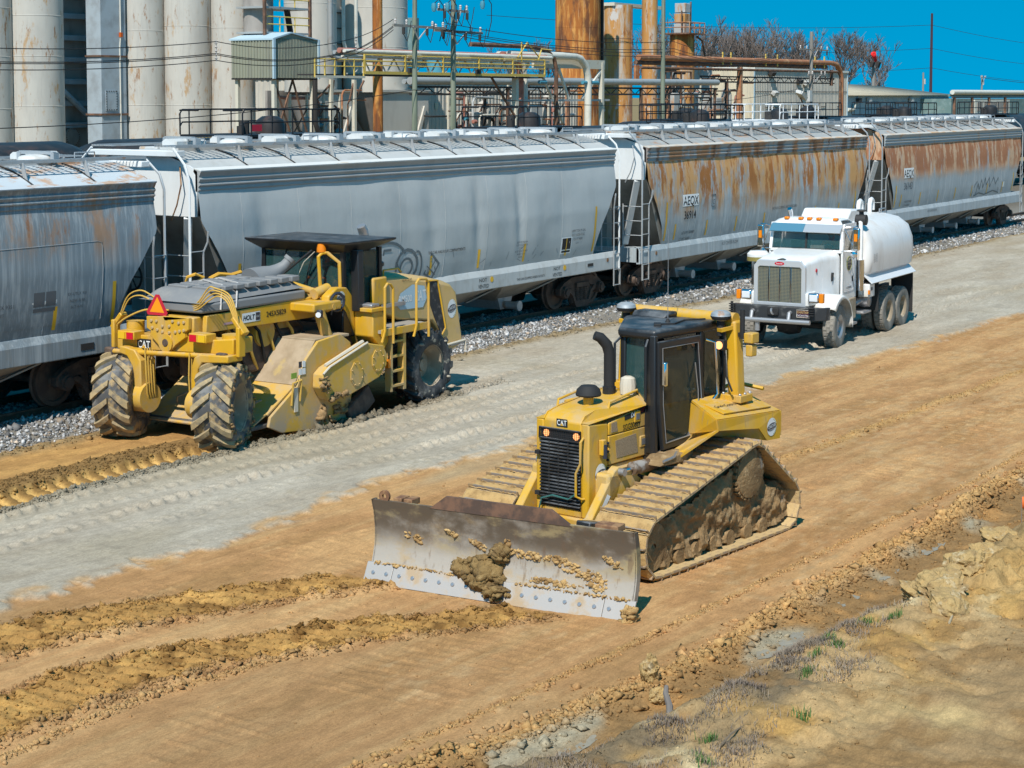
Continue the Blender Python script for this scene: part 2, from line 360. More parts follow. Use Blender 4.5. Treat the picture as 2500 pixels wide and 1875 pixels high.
# --- pulverised lane behind the reclaimer
yl0 = y_lane0
lane_t = Y-yl0
cle = np.sin((X-(lane_t)*0.25)*2*np.pi/0.30)
inl = m_lane*(1-m_ball)
trk = sst(lane_t, 0.10, 0.2)*(1-sst(lane_t, 0.78, 0.86))*(X < 22.6)
churn = sst(lane_t, 0.70, 0.84)*(1-sst(lane_t, 1.35, 1.6))*(X < 22.8)
Hh += inl*(-0.01)
Hh += inl*(trk*(-0.05-0.055*sst(cle, -0.25, 0.3)+fine*0.04)+churn*(0.05+fbm(X, Y, 6, 330, 4)*0.12)+fbm(X, Y, 2.2, 340, 3)*0.05)
Hh += np.exp(-((lane_t+0.12)/0.12)**2)*(X < 31)*np.clip(0.03+fbm(X, Y, 8, 350, 3)*0.14, 0, 1)
pit = np.exp(-((X-27.4)/0.9)**4)*np.exp(-((Y-21.2)/1.1)**4); Hh -= pit*0.22
# --- dirt verge, ballast shoulder and track bed
vrg = np.exp(-((Y-y_ball+0.12)/0.2)**2); Hh += vrg*np.clip(0.03+fbm(X, Y, 5, 360, 4)*0.14, 0, 1)
Hh = np.where(Y > 23.0, Hh*(1-m_ball)+m_ball*(0.04+0.2*sst(Y, 23.1, 24.0)+fbm(X, Y, 5, 370, 2)*0.05*near), Hh)
Hh = np.where(Y > 24.4, 0.22, Hh)
Hh = np.where(Y > 27.2, 0.22-0.15*sst(Y, 27.2, 28.5), Hh)
# --- ditch and sandy bank in the foreground
tb = np.clip(d3/np.maximum(y_r3-y_crest, 0.3), 0, 3)
clod = np.maximum(0, fbm(X, Y, 1.3, 400, 5, .6)); rough_b = fbm(X, Y, 4.0, 410, 5, .62)
bank = -0.10*np.exp(-((tb-0.28)/0.2)**2)+0.62*sst(tb, 0.42, 1.12)+0.10*sst(tb, 1.1, 3)
bigm = sst(X, 17.5, 19.5)*sst(tb, 0.7, 1.3)*(1-sst(X, 30, 40))
bank += m_bank*(rough_b*(0.10+0.09*sst(tb, .5, .9))+fbm(X*.7, Y, .8, 412, 3)*.22*sst(tb, .6, 1.2)+bigm*(clod*1.3+np.maximum(0, rough_b)*.35+.05))
smooth_p = sst(tb, 1.7, 2.3)*(1-bigm); bank -= m_bank*rough_b*0.10*smooth_p
Hh = np.where(d3 > 0, Hh*(1-m_bank)+bank*m_bank, Hh)
Hh = np.where(near, Hh, np.where(Y > 24.4, Hh, np.where(Y < 3.6, 0.7, 0.0)))
# --- colours of the soils themselves
C = np.zeros(X.shape+(3,))
def mixc(m, c, amt=1.0):
    global C
    mm = np.clip(m*amt, 0, 1)[..., None]; C = C*(1-mm)+np.asarray(c)*mm
C[:] = tone(188, 143, 96)
mixc(sst(streak, -0.02, 0.2), tone(204, 161, 110), .75); mixc(sst(-streak, 0.0, 0.2), tone(172, 132, 86), .75)
mixc(sst(streak2+med*.4, 0.02, 0.25), tone(208, 172, 122), .35*1.0)
mixc(sst(14.5-X+Y*0.2+med*2, -1.5, 5)*sst(13-Y, -.5, 2), tone(160, 126, 88), .5)
mixc(scr*5, tone(196, 162, 118), .4*1.0)
mixc(sst(Y, 14.5, 16.3)*sst(fbm(X*.2, Y, 1.2, 44, 3), -.1, .2), tone(186, 164, 128), .8)
for q, k in ((W1, .6), (R1, .8), (R4, .7), (R3, .8)): mixc(q, tone(196, 158, 100), k*.7)
pt = np.clip(T1+T2, 0, 1); mixc(pt, tone(174, 132, 74), .9); mixc(pt*sst(fbm(X, Y, 3, 210, 4), 0.0, .25), tone(206, 160, 92), .8); mixc(pt*sst(-fbm(X, Y, 5, 214, 4), 0.02, .25), tone(118, 84, 44), .8)
grey = tone(183, 172, 154)
Cg = np.zeros_like(C); Cg[:] = grey
gs = fbm(X*0.25, Y, 1.6, 430, 4); mg = np.clip(sst(gs, 0, .25)*.8, 0, 1)[..., None]; Cg = Cg*(1-mg)+tone(198, 188, 170)*mg
mg = np.clip(sst(-gs, 0.02, .25)*.6, 0, 1)[..., None]; Cg = Cg*(1-mg)+tone(172, 157, 135)*mg
mg = np.clip(sst(fbm(X, Y, 0.3, 433, 3), 0.05, .3)*.35+ .35*sst(Y-y_lane0, -1.6, -.2)*(X < 29), 0, 1)[..., None]; Cg = Cg*(1-mg)+tone(164, 150, 122)*mg
mg = np.clip(sst(fine, 0.12, .3)*.5, 0, 1)[..., None]; Cg = Cg*(1-mg)+tone(154, 142, 120)*mg
C = C*(1-m_grey[..., None])+Cg*m_grey[..., None]
mixc(edge*sst(fbm(X*.5, Y, 3, 440, 3), 0, .2), tone(200, 156, 100), .7)
mixc(np.exp(-((lane_t+0.15)/0.14)**2)*(X < 31), tone(146, 136, 116), .8)
mixc(inl, tone(184, 142, 88)); mixc(inl*sst(fbm(X*.3, Y, 3, 450, 3), 0, .2), tone(204, 160, 98), .7)
mixc(inl*churn, tone(138, 110, 70), .85); mixc(inl*trk, tone(140, 108, 62), .8); mixc(inl*trk*sst(cle, -0.2, .3)*sst(lane_t, .15, .25), tone(214, 174, 106), .95)
mixc(pit, tone(96, 66, 40), .9)
mixc(vrg, tone(150, 130, 96), .9)
mixc(m_ball, tone(140, 134, 124))
mixc((Y > 27.5)*1.0, tone(120, 112, 100))
bk = np.zeros_like(C); bk[:] = tone(150, 118, 78)
def mb_(m, c):
    global bk
    mm = np.clip(m, 0, 1)[..., None]; bk = bk*(1-mm)+np.asarray(c)*mm
mb_(sst(fbm(X*.6, Y, 3, 460, 4), 0.0, .25), tone(176, 134, 84)); mb_(np.exp(-((tb-.12)/.12)**2)*sst(fbm(X, Y, .9, 465, 2), .0, .12), tone(168, 158, 134))
mb_(sst(tb+rough_b*.3, .62, .95), tone(184, 153, 108)); mb_(sst(tb, .7, 1)*sst(fbm(X, Y, 1.1, 470, 4), 0.03, .22), tone(214, 194, 152)); mb_(sst(tb, .7, 1)*sst(fbm(X, Y, 1.3, 475, 4), 0.04, .2), tone(190, 150, 90))
mb_(sst(tb, .7, .95)*sst(fbm(X, Y, .75, 480, 4), 0.02, .16)*(1-smooth_p), tone(132, 114, 88)); mb_(smooth_p, tone(168, 138, 98)); mb_(sst(tb, .8, 1.1)*sst(fbm(X*.6, Y, 2.6, 487, 4), .06, .2)*.7, tone(150, 116, 74)); mb_(smooth_p*sst(fbm(X*.5, Y*.9, 1.5, 485, 4), 0, .25), tone(206, 176, 124))
mb_(bigm*.8, tone(190, 156, 100)); mb_(bigm*sst(-rough_b, .05, .3)*.6, tone(170, 132, 76))
C = C*(1-m_bank[..., None])+bk*m_bank[..., None]
C = np.clip(C*(1+fine[..., None]*0.35+med[..., None]*.12), 0.01, .85)
far = ~near & (Y < 24.4); C[far] = tone(176, 140, 96)
C[(Y > 45) | (X > 140)] = tone(150, 132, 96)
soil = mk('soil', (.3, .2, .1), rough=0.93, attr='Col', spec=0.12, bump=[((150, 150, 150), 0.5, 0.006), ((45, 55, 45), 0.55, 0.012), ((12, 26, 14), 0.4, 0.03)], vary=[((90, 90, 90), .13), ((22, 40, 22), .12), ((4, 14, 4), .09)])
# --- split the one height sheet into the named pieces of the setting
nx, ny = X.shape; idx = np.arange(nx*ny).reshape(nx, ny)
Q = np.stack([idx[:-1, :-1], idx[1:, :-1], idx[1:, 1:], idx[:-1, 1:]], -1).reshape(-1, 4)
mid = lambda A: ((A[:-1, :-1]+A[1:, :-1]+A[1:, 1:]+A[:-1, 1:])/4).ravel()
mbk, mgr, mln, mbl, mY, mn = mid(m_bank), mid(m_grey), mid(inl), mid(m_ball), mid(Y), mid(near*1.0)
zone = np.zeros(len(Q), int)                      # 0 graded earth
zone[(mgr > .5) & (mn > .5)] = 1
zone[(mln > .5) & (mn > .5)] = 2
zone[(mbl > .5) & (mY < 27.6)] = 3
zone[(mbk > .5) & (mn > .5)] = 4
VV = np.stack([X, Y, Hh], -1).reshape(-1, 3); CC = np.concatenate([C, np.ones(X.shape+(1,))], -1).reshape(-1, 4).astype(np.float32)
for k, nm in enumerate(('ground', 'gravel_road', 'tilled_earth_lane', 'ballast_bed', 'sandy_bank')):
    q = Q[zone == k]; u, inv = np.unique(q, return_inverse=True)
    me = bpy.data.meshes.new(nm); np_mesh(me, VV[u], inv.reshape(-1, 4)); me.polygons.foreach_set('use_smooth', [True]*len(me.polygons))
    at = me.color_attributes.new('Col', 'FLOAT_COLOR', 'POINT'); at.data.foreach_set('color', CC[u].ravel()); me.materials.append(soil)
    o = bpy.data.objects.new(nm, me); COL.objects.link(o); struct(o)
_xi = lambda x: np.clip(np.searchsorted(GX, x)-1, 0, nx-2)
_yi = lambda y: np.clip(np.searchsorted(GY, y)-1, 0, ny-2)
def gz(x, y):
    """ground height (arrays or scalars)"""
    x = np.asarray(x, float); y = np.asarray(y, float); i, j = _xi(x), _yi(y)
    fx = (x-GX[i])/(GX[i+1]-GX[i]); fy = (y-GY[j])/(GY[j+1]-GY[j])
    return (Hh[i, j]*(1-fx)+Hh[i+1, j]*fx)*(1-fy)+(Hh[i, j+1]*(1-fx)+Hh[i+1, j+1]*fx)*fy
def gcol(x, y): return C[_xi(np.asarray(x)), _yi(np.asarray(y))]
# ================================================================== RAILWAY
RZ, RY = 0.37, 25.2       # rail top height, track centre line
steel_rail = mk('rail_steel', (.12, .075, .05), .65, .3, [dict(col=(.2, .13, .09), scale=9, lo=.45, hi=.65)])
tie_mat = mk('tie_wood', (.10, .075, .055), .95, layers=[dict(col=(.2, .17, .14), scale=(2, 20, 20), lo=.4, hi=.7)])
def rail_mesh(x0, x1):
    m = MB(); prof = [(-.07, 0), (.07, 0), (.07, .02), (.012, .035), (.012, .11), (.036, .12), (.036, .155), (-.036, .155), (-.036, .12), (-.012, .11), (-.012, .035), (-.07, .02)]
    return m.prism(prof, 'x', x0, x1)
trk = thing('railway_track', 'rusty railway track under the grey hopper cars', 'railway track', (0, RY, RZ-.155))
for s in (-1, 1):
    o = rail_mesh(-40, 180).build('rail', steel_rail, trk, smooth=0); o.location.y = s*.7175
tme = MB().box((0, 0, -.085), (.23, 2.6, .16)).mesh('sleeper', 0); tme.materials.append(tie_mat)
for k in range(190): inst('sleeper', tme, trk, (15+k*.53, random.uniform(-.03, .03), random.uniform(-.012, .008)), (0, 0, random.uniform(-.02, .02)))
# loose ballast stones (uncountable)
bm_ = mk('ballast_stone', (.5, .5, .5), .9, attr='Col', spec=.2)
N = 52000
bx_ = np.where(rng.random(N) < .62, rng.uniform(15, 40, N), rng.uniform(40, 110, N)); by_ = 23.15+rng.random(N)**.9*2.9
by_ += (fbm(bx_, by_, .8, 80, 3)*.3)*(by_ < 23.5)
keep = np.ones(N, bool); keep[(bx_ > 60) & (rng.random(N) < .3)] = False; bx_, by_ = bx_[keep], by_[keep]
bs = np.exp(rng.normal(math.log(.030), .33, len(bx_)))*np.where(bx_ > 45, 1.5, 1.0)
tn = rng.choice([.13, .2, .3, .42, .55, .68], len(bx_), p=[.12, .2, .26, .22, .13, .07])
bc = np.c_[tn*1.0, tn*.985, tn*.97]*.88; br = rng.random(len(bx_)) < .10; bc[br] *= [1.05, .85, .66]
bz_ = gz(bx_, by_)+bs*.25; bz_ = np.where(np.abs(np.abs(by_-RY)-.7175) < .1, bz_-.03, bz_)
stuff(tag(rocks('ballast_stones', np.c_[bx_, by_, bz_], bs, bm_, seed=5, cols=bc), 'loose grey and white crushed stone beside the rails', 'gravel'))

# ---- paints and steels
def hopper_paint(name, base, rustamt, rlo, top0, top1, streakc, streakamt, rcol=(.30, .12, .035), rcol2=(.42, .21, .08), gn=1.0, hi=None):
    return mk(name, base, .55, 0, [
        dict(col=tuple(c*.76 for c in base), scale=(.8, .8, .5), lo=.42, hi=.7, amt=.5),
        dict(col=streakc, scale=(9, 9, .25), lo=.46, hi=.66, amt=streakamt),
        dict(col=streakc, scale=(28, 28, .5), lo=.5, hi=.66, amt=streakamt*.6, seed=14),
        dict(col=rcol2, scale=(1.5, 1.5, .45), lo=rlo-.06, hi=rlo+.1, amt=rustamt*.9, grad=('Z', top0, top1), gn=gn, rough=.9, rgh=.7),
        dict(col=rcol, scale=(2.2, 2.2, .6), lo=rlo+.03, hi=rlo+.12, amt=rustamt, grad=('Z', top0+.1, top1+.15), gn=gn, rough=.92, seed=8, rgh=.72),
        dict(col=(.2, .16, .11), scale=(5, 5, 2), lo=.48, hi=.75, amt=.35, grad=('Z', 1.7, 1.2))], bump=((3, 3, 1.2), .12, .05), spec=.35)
HP = {1: hopper_paint('hopper_paint_bluegrey', (.205, .245, .27), .75, .54, 2.9, 3.7, (.42, .46, .48), .6, gn=.9),
      2: hopper_paint('hopper_paint_grey', (.46, .48, .475), .0, .60, 3.5, 4.2, (.53, .545, .535), .14),
      3: hopper_paint('hopper_paint_rusted', (.33, .375, .395), 1.0, .455, 2.3, 3.4, (.52, .56, .57), .6, rcol=(.36, .145, .04), rcol2=(.58, .30, .09), gn=1.1),
      4: hopper_paint('hopper_paint_redrust', (.35, .39, .41), .95, .40, 2.5, 2.95, (.50, .53, .54), .5, rcol=(.36, .15, .07), rcol2=(.58, .36, .20), gn=.4)}
HR = {1: mk('hopper_roof_rusty', (.50, .55, .58), .6, 0, [dict(col=(.50, .26, .11), scale=(1.4, 2.2, 2), lo=.5, hi=.62, amt=.75, rgh=.7), dict(col=(.38, .17, .06), scale=(2.2, 3, 2), lo=.57, hi=.66, amt=.8, rgh=.75)]),
      2: mk('hopper_roof_grey', (.47, .48, .47), .6, 0, [dict(col=(.36, .35, .32), scale=2, lo=.45, hi=.7, amt=.6), dict(col=(.45, .27, .12), scale=(1.2, 3, 2), lo=.64, hi=.7, amt=.6)]),
      3: mk('hopper_roof_worn', (.36, .37, .36), .6, 0, [dict(col=(.27, .26, .24), scale=2, lo=.45, hi=.7, amt=.6), dict(col=(.42, .2, .08), scale=(1.6, 3, 2), lo=.54, hi=.66, amt=.9)])}
HR[4] = HR[3]
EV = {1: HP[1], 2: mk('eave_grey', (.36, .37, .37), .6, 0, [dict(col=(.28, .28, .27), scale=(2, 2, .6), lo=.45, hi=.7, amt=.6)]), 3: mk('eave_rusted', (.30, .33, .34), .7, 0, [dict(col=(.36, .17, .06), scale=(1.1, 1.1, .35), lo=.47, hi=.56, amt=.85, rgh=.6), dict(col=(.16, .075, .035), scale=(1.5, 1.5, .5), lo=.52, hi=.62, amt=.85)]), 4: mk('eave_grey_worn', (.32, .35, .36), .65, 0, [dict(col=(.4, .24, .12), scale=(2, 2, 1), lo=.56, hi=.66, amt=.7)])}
FL = {1: HR[1], 2: mk('flange_sunlit', (.66, .66, .63), .6, 0, [dict(col=(.55, .38, .2), scale=(1, 3, 2), lo=.60, hi=.68, amt=.7)]), 3: mk('flange_rusty', (.56, .52, .46), .6, 0, [dict(col=(.52, .30, .14), scale=(1.2, 3, 2), lo=.45, hi=.6, amt=.85)])}; FL[4] = FL[3]
hop_in = mk('hopper_slope_paint', (.30, .29, .26), .7, 0, [dict(col=(.2, .18, .15), scale=2, lo=.4, hi=.7, amt=.7)])
hop_white = mk('hopper_end_paint', (.68, .70, .70), .5, 0, [dict(col=(.5, .5, .47), scale=(1.5, 1.5, .5), lo=.48, hi=.7, amt=.5), dict(col=(.42, .2, .09), scale=(1.5, 1.5, 1), lo=.66, hi=.72, amt=.7)])
galv = mk('galvanised_steel', (.46, .48, .49), .5, .5, [dict(col=(.35, .33, .3), scale=4, lo=.45, hi=.7, amt=.6), dict(col=(.4, .2, .09), scale=2.5, lo=.62, hi=.7, amt=.7)])
cast = mk('cast_rusty_brown', (.085, .06, .048), .85, .1, [dict(col=(.16, .11, .08), scale=6, lo=.45, hi=.7, amt=.8), dict(col=(.26, .23, .2), scale=4, lo=.6, hi=.75, amt=.5, up=True)], bump=(18, .3, .02))
yellow_refl = mk('yellow_reflector', (.72, .42, .03), .5)
black_ink = mk('black_lettering', (.015, .015, .017), .6); grey_ink = mk('faded_lettering', (.11, .12, .13), .7); white_ink = mk('white_lettering', (.78, .78, .76), .55)
graf = mk('graffiti_grey', (.13, .155, .165), .6)
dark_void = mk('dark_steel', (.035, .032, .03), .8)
SX = [(1.40, 7.10), (1.6, 7.12), (1.9, 7.22), (2.2, 7.38), (2.6, 7.66), (3.0, 7.95), (3.2, 8.10), (3.8, 8.10)]
SYZ = ([1.40, 1.7, 2.0, 2.6, 3.2, 3.5, 3.8], [1.44, 1.51, 1.555, 1.60, 1.58, 1.55, 1.50])
def side_y(z): return float(np.interp(z, *SYZ))
wheel_m = MB().lathe([(0, -.07), (.10, -.075), (.12, -.03), (.36, -.02), (.38, -.065), (.455, -.065), (.455, .03), (.49, .05), (.49, .075), (.38, .075), (.36, .03), (.12, .04), (.1, .09), (0, .09)], (0, 0, 0), (0, 1, 0), 28)
wheel_me = wheel_m.mesh('wheel'); wheel_me.materials.append(mk('wheel_steel', (.11, .08, .065), .6, .35, [dict(col=(.2, .14, .1), scale=5, lo=.4, hi=.7), dict(col=(.3, .24, .19), scale=3, lo=.58, hi=.7, amt=.5)]))
def side_frame():
    m = MB()
    top = [(-1.12, .52), (-1.12, .38), (-.86, .36), (-.74, .52), (-.45, .58), (-.34, .30), (-.42, .18), (-.3, .08), (.3, .08), (.42, .18), (.34, .30), (.45, .58), (.74, .52), (.86, .36), (1.12, .38), (1.12, .52), (.95, .66), (.5, .80), (-.5, .80), (-.95, .66)]
    lo = [(-.95, .34), (-.62, .34), (-.36, .10), (-.3, -.01), (.3, -.01), (.36, .10), (.62, .34), (.95, .34), (.60, .56), (.5, .52), (.36, .24), (.3, .13), (-.3, .13), (-.36, .24), (-.5, .52), (-.60, .56)]
    for a, b in ((-.07, .07),):
        m.prism([(-1.1, .40), (-.88, .36), (-.7, .52), (-.44, .56), (-.40, .66), (.40, .66), (.44, .56), (.7, .52), (.88, .36), (1.1, .40), (1.1, .56), (.9, .70), (.5, .82), (-.5, .82), (-.9, .70), (-1.1, .56)], 'y', a, b)
        m.prism([(-.74, .50), (-.50, .34), (-.36, .08), (-.3, .02), (.3, .02), (.36, .08), (.50, .34), (.74, .50), (.62, .54), (.44, .42), (.32, .18), (-.32, .18), (-.44, .42), (-.62, .54)], 'y', a-.03, b+.03)
        for s in (-1, 1):
            m.bar((s*.37, 0, .14), (s*.42, 0, .64), .09, .18); m.bar((s*.44, 0, .42), (s*.86, 0, .5), .12, .14)
    for s in (-1, 1):
        m.cyl((s*.9, -.16, .455), (s*.9, .12, .455), .15, n=14); m.cyl((s*.9, -.2, .455), (s*.9, -.15, .455), .10, n=12)
    return m
sf_me = side_frame().mesh('side_frame'); sf_me.materials.append(cast)
def spring_set():
    m = MB()
    for sx in (-.2, 0, .2):
        for k in range(6): m.lathe([(.05, -.018), (.085, -.018), (.085, .018), (.05, .018), (.05, -.018)], (sx, -.02, .2+k*.058), (0, 0, 1), 10)
        m.cyl((sx, -.02, .18), (sx, -.02, .54), .05, n=8)
    m.bx(-.32, .32, -.12, .12, .54, .66)
    return m
spr_me = spring_set().mesh('spring_set'); spr_me.materials.append(cast)
def bogie(parent, x):
    m = MB(); m.bx(-.24, .24, -1.05, 1.05, .48, .70)
    for s in (-.9, .9): m.cyl((s, -.9, .455), (s, .9, .455), .08, n=10)
    m.bar((-.45, -.6, .4), (-.45, .6, .4), .1, .12); m.bar((.45, -.6, .4), (.45, .6, .4), .1, .12)
    b = m.build('bogie', cast, parent); b.location.x = x
    for s in (-1, 1):
        inst('side_frame', sf_me, b, (0, s*1.03, 0), (0, 0, 0 if s < 0 else math.pi)); inst('spring_set', spr_me, b, (0, s*1.03, 0), (0, 0, 0 if s < 0 else math.pi))
        for xx in (-.9, .9): inst('wheel', wheel_me, b, (xx, s*.77, .455), (0, 0, 0 if s < 0 else math.pi))
    return b
hatch_lid = MB().lathe([(0, .075), (.12, .073), (.26, .055), (.31, .03), (.33, .0), (.33, -.05), (.27, -.05), (.27, -.14)], (0, 0, 0), (0, 0, 1), 20).mesh('roof_hatch')
hatch_bar = MB().box((0, 0, .1), (.10, .80, .05)).box((0, .40, .03), (.14, .08, .16)).box((0, -.40, .03), (.14, .08, .16)).mesh('hatch_bar', 0)
hatch_long = MB()
hatch_long.prism([(-.2, -.02), (.2, -.02), (.2, .06), (.12, .11), (-.12, .11), (-.2, .06)], 'x', -.42, .42); hatch_long = hatch_long.mesh('roof_hatch', 20)
rustbrown = mk('rusty_fitting', (.2, .1, .055), .8, .2, [dict(col=(.35, .2, .1), scale=8, lo=.4, hi=.6)])
lidmat = mk('hatch_lid_paint', (.60, .61, .60), .5, 0, [dict(col=(.42, .38, .32), scale=3, lo=.5, hi=.7, amt=.6)])
hatch_lid.materials.append(lidmat); hatch_long.materials.append(lidmat); hatch_bar.materials.append(galv)

def hopper_car(x, idx, label, hz=1.0, creases=()):
    t = thing('hopper_car', label, 'rail car', (x, RY, RZ), 0, 'covered hopper cars on the near track')
    P, RF = HP[idx], HR[idx]
    zf = lambda z: 1.4+(z-1.4)*hz if z > 1.4 else z
    g = np.random.default_rng(idx*10); rows = g.random((40, 12))
    def dent(xx, z):
        d = .010*math.sin(xx*2.1+idx)*math.sin(z*1.5)+.012*(rows[int((xx+9)*1.7) % 40, int(z*2) % 12]-.5)*.5
        for cx, w_, a in creases:
            d -= a*math.exp(-((xx-cx-(3.6-z)*.12)/w_)**2)*math.sin(min(max((z-1.5)/2.2, 0), 1)*math.pi)**.7
        return d
    xm = lambda z: float(np.interp(z, [a for a, b in SX], [b for a, b in SX]))
    def sidept(u, w_, s):
        z = 1.40+w_*2.4; xx = (u*2-1)*xm(z); return Vector((xx, s*(side_y(z)+(dent(xx, z) if s < 0 else 0)), zf(z)))
    for s in (-1, 1):
        MB().grid(lambda u, w_: sidept(u, w_, s), 130 if s < 0 else 10, 26 if s < 0 else 6).build('side_sheet', P, t, smooth=60)
    # seams pressed into the near sheet
    seam = MB()
    for k in range(9):
        xx = -7+k*1.75+.1
        if abs(xx) < 7.0: seam.tube([Vector((xx, -side_y(z)-.004-dent(xx, z), zf(z))) for z in np.linspace(1.45, 3.7, 14)], .003, 4)
    stuff(seam.build('weld_seam', P, t))
    # eave band with pressed ridges
    for s in (-1, 1):
        m = MB(); prof = [(1.49, 3.76), (1.535, 3.80), (1.52, 3.86), (1.56, 3.89), (1.56, 3.91), (1.53, 3.94), (1.57, 4.00), (1.57, 4.02), (1.54, 4.05), (1.585, 4.14), (1.60, 4.155), (1.60, 4.175), (1.42, 4.215), (1.40, 4.15), (1.45, 4.1), (1.45, 3.78)]
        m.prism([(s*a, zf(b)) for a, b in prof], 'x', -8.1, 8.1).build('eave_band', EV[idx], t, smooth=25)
        # flat roof flange, mostly in a lighter colour for the sunlight
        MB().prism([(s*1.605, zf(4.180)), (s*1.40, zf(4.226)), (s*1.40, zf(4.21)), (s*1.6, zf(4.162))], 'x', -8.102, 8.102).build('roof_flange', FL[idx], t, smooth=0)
    # arched roof
    MB().grid(lambda u, v: Vector(((u*2-1)*8.08, (v*2-1)*1.41, zf(4.20)+.36*(1-abs(v*2-1)**2.2))), 8, 14).build('roof', RF, t)
    # roof ribs coloured dark for the arms' shadow, running boards and their brackets
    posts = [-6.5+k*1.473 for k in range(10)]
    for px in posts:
        MB().tube([(px, (v*2-1)*1.40, zf(4.205)+.365*(1-abs(v*2-1)**2.2)) for v in np.linspace(0, 1, 13)], .022, 5).build('roof_rib_shadow', dark_void, t)
        for s in (-1, 1):
            MB().bar((px, s*1.22, zf(4.27)), (px, s*1.12, zf(4.615)), .09 if s < 0 else .06, .016, up=(1, 0, 0)).bar((px, s*1.12, zf(4.605)), (px, s*.55, zf(4.605)), .05, .03).build('running_board_bracket', galv, t, smooth=0)
    for s in (-1, 1):
        m = MB()
        for y in np.linspace(.58, 1.1, 7): m.bx(-8.3, 8.3, s*y-.006, s*y+.006, zf(4.62), zf(4.62)+.03)
        m.bx(-8.3, 8.3, s*1.12-.012, s*1.12+.012, zf(4.605), zf(4.605)+.05)
        m.build('running_board', galv, t, smooth=0)
        m = MB()
        for k in range(84): m.bx(-8.28+k*.2, -8.25+k*.2, min(s*.58, s*1.1), max(s*.58, s*1.1), zf(4.625), zf(4.625)+.02)
        m.build('running_board_tread', galv, t, smooth=0)
    for k in range(10):
        px = -6.9+k*1.5
        for s in (-1, 1):
            if (k+(s > 0)) % 2: h = inst('roof_hatch', hatch_lid, t, (px+.25*s, s*.30, zf(4.66)))
            else: h = inst('roof_hatch', hatch_long, t, (px+.25*s, s*.28, zf(4.65)))
            b = inst('hatch_bar', hatch_bar, h, (random.uniform(-.05, .05), 0, 0.0), (0, 0, random.uniform(-.1, .1)))
    m = MB()
    for s in (-.28, .28): m.bx(-7.6, 7.6, s-.25, s+.25, zf(4.50), zf(4.60))
    m.build('hatch_coaming', RF, t, bevel=.02)
    m = MB()
    for k in range(5):
        xx = -7.3+k*3.6; m.tube([(xx, -.5, zf(4.64)), (xx, -.5, zf(4.75)), (xx+.5, -.5, zf(4.75)), (xx+.5, -.5, zf(4.64))], .014, 5)
    stuff(m.build('roof_grab_iron', galv, t))
    # ends
    for e in (-1, 1):
        m = MB(); m.prism([(-1.46, zf(3.28)), (1.46, zf(3.28)), (1.5, zf(3.8)), (1.5, zf(4.16)), (1.28, zf(4.27)), (.6, zf(4.48)), (-.6, zf(4.48)), (-1.28, zf(4.27)), (-1.5, zf(4.16)), (-1.5, zf(3.8))], 'x', e*8.06, e*8.10).build('end_panel', hop_white if idx in (2, 3) else P, t, smooth=0)
        MB().bx(e*8.11, e*8.34, -1.2, 1.2, zf(4.44), zf(4.56)).build('end_beam', hop_white, t, bevel=.015)
        m = MB(); m.add([(e*8.07, -1.5, zf(3.3)), (e*8.07, 1.5, zf(3.3)), (e*6.2, 1.40, 1.25), (e*6.2, -1.40, 1.25)], [(0, 1, 2, 3)])
        m.add([(e*8.07, -1.5, zf(3.3)), (e*6.2, -1.40, 1.25), (e*7.05, -1.44, 1.3)], [(0, 1, 2)]); m.add([(e*8.07, 1.5, zf(3.3)), (e*6.2, 1.40, 1.25), (e*7.05, 1.44, 1.3)], [(0, 1, 2)])
        m.build('slope_sheet', hop_in, t, smooth=0)
        m = MB(); m.bar((e*7.98, 0, zf(3.3)), (e*7.98, 0, 1.35), .55, .28, up=(1, 0, 0)).build('end_post', hop_in, t)
        m = MB(); m.bar((e*8.05, -1.2, zf(3.26)), (e*7.2, -.35, 1.4), .16, .1).bar((e*8.05, 1.2, zf(3.26)), (e*7.2, .35, 1.4), .16, .1).build('end_brace', hop_white, t)
        m = MB(); m.bx(e*7.0, e*8.35, -1.3, 1.3, 1.25, 1.31); m.bx(e*8.35, e*8.45, -1.48, 1.48, 1.0, 1.4).build('end_platform', P, t, smooth=0)
        m = MB(); m.bx(e*6.2, e*8.5, -.3, .3, .68, 1.05); m.bx(e*8.5, e*8.95, -.09, .09, .72, .92); m.box((e*8.92, .05, .82), (.2, .3, .28)); m.build('coupler', cast, t)
        for s in (-1, 1):
            # corner post bending over the roof, and side ladder
            MB().tube([(e*8.36, s*1.53, .95), (e*8.36, s*1.53, zf(4.0)), (e*8.36, s*1.42, zf(4.3)), (e*8.33, s*1.1, zf(4.60))], .026, 6).build('corner_post', hop_white if idx == 2 else galv, t)
            m = MB()
            m.tube([(e*8.02, s*1.56, .5), (e*8.02, s*1.56, 2.6), (e*7.96, s*1.62, 2.8), (e*7.97, s*1.64, 3.0)], .02, 6); m.bar((e*8.36, s*1.55, .5), (e*8.36, s*1.55, .95), .05, .012)
            for k in range(6): m.cyl((e*8.02, s*1.56, .52+k*.42), (e*8.36, s*1.56, .52+k*.42), .013, n=6)
            m.build('side_ladder', galv, t)
            m = MB(); m.tube([(e*8.4, s*.95, 1.2), (e*8.4, s*.95, 2.62)], .02, 5)
            for k in range(4): m.cyl((e*8.4, s*.95, 1.35+k*.4), (e*8.38, s*1.52, 1.35+k*.4), .013, n=6)
            m.build('end_ladder', galv, t)
        m = MB(); m.tube([(e*8.15, -1.1, zf(4.25)), (e*8.25, -1.22, zf(3.9)), (e*8.25, -1.1, zf(3.5)), (e*8.2, -.9, zf(3.2))], .016, 5).build('air_hose', rustbrown if idx == 2 else galv, t)
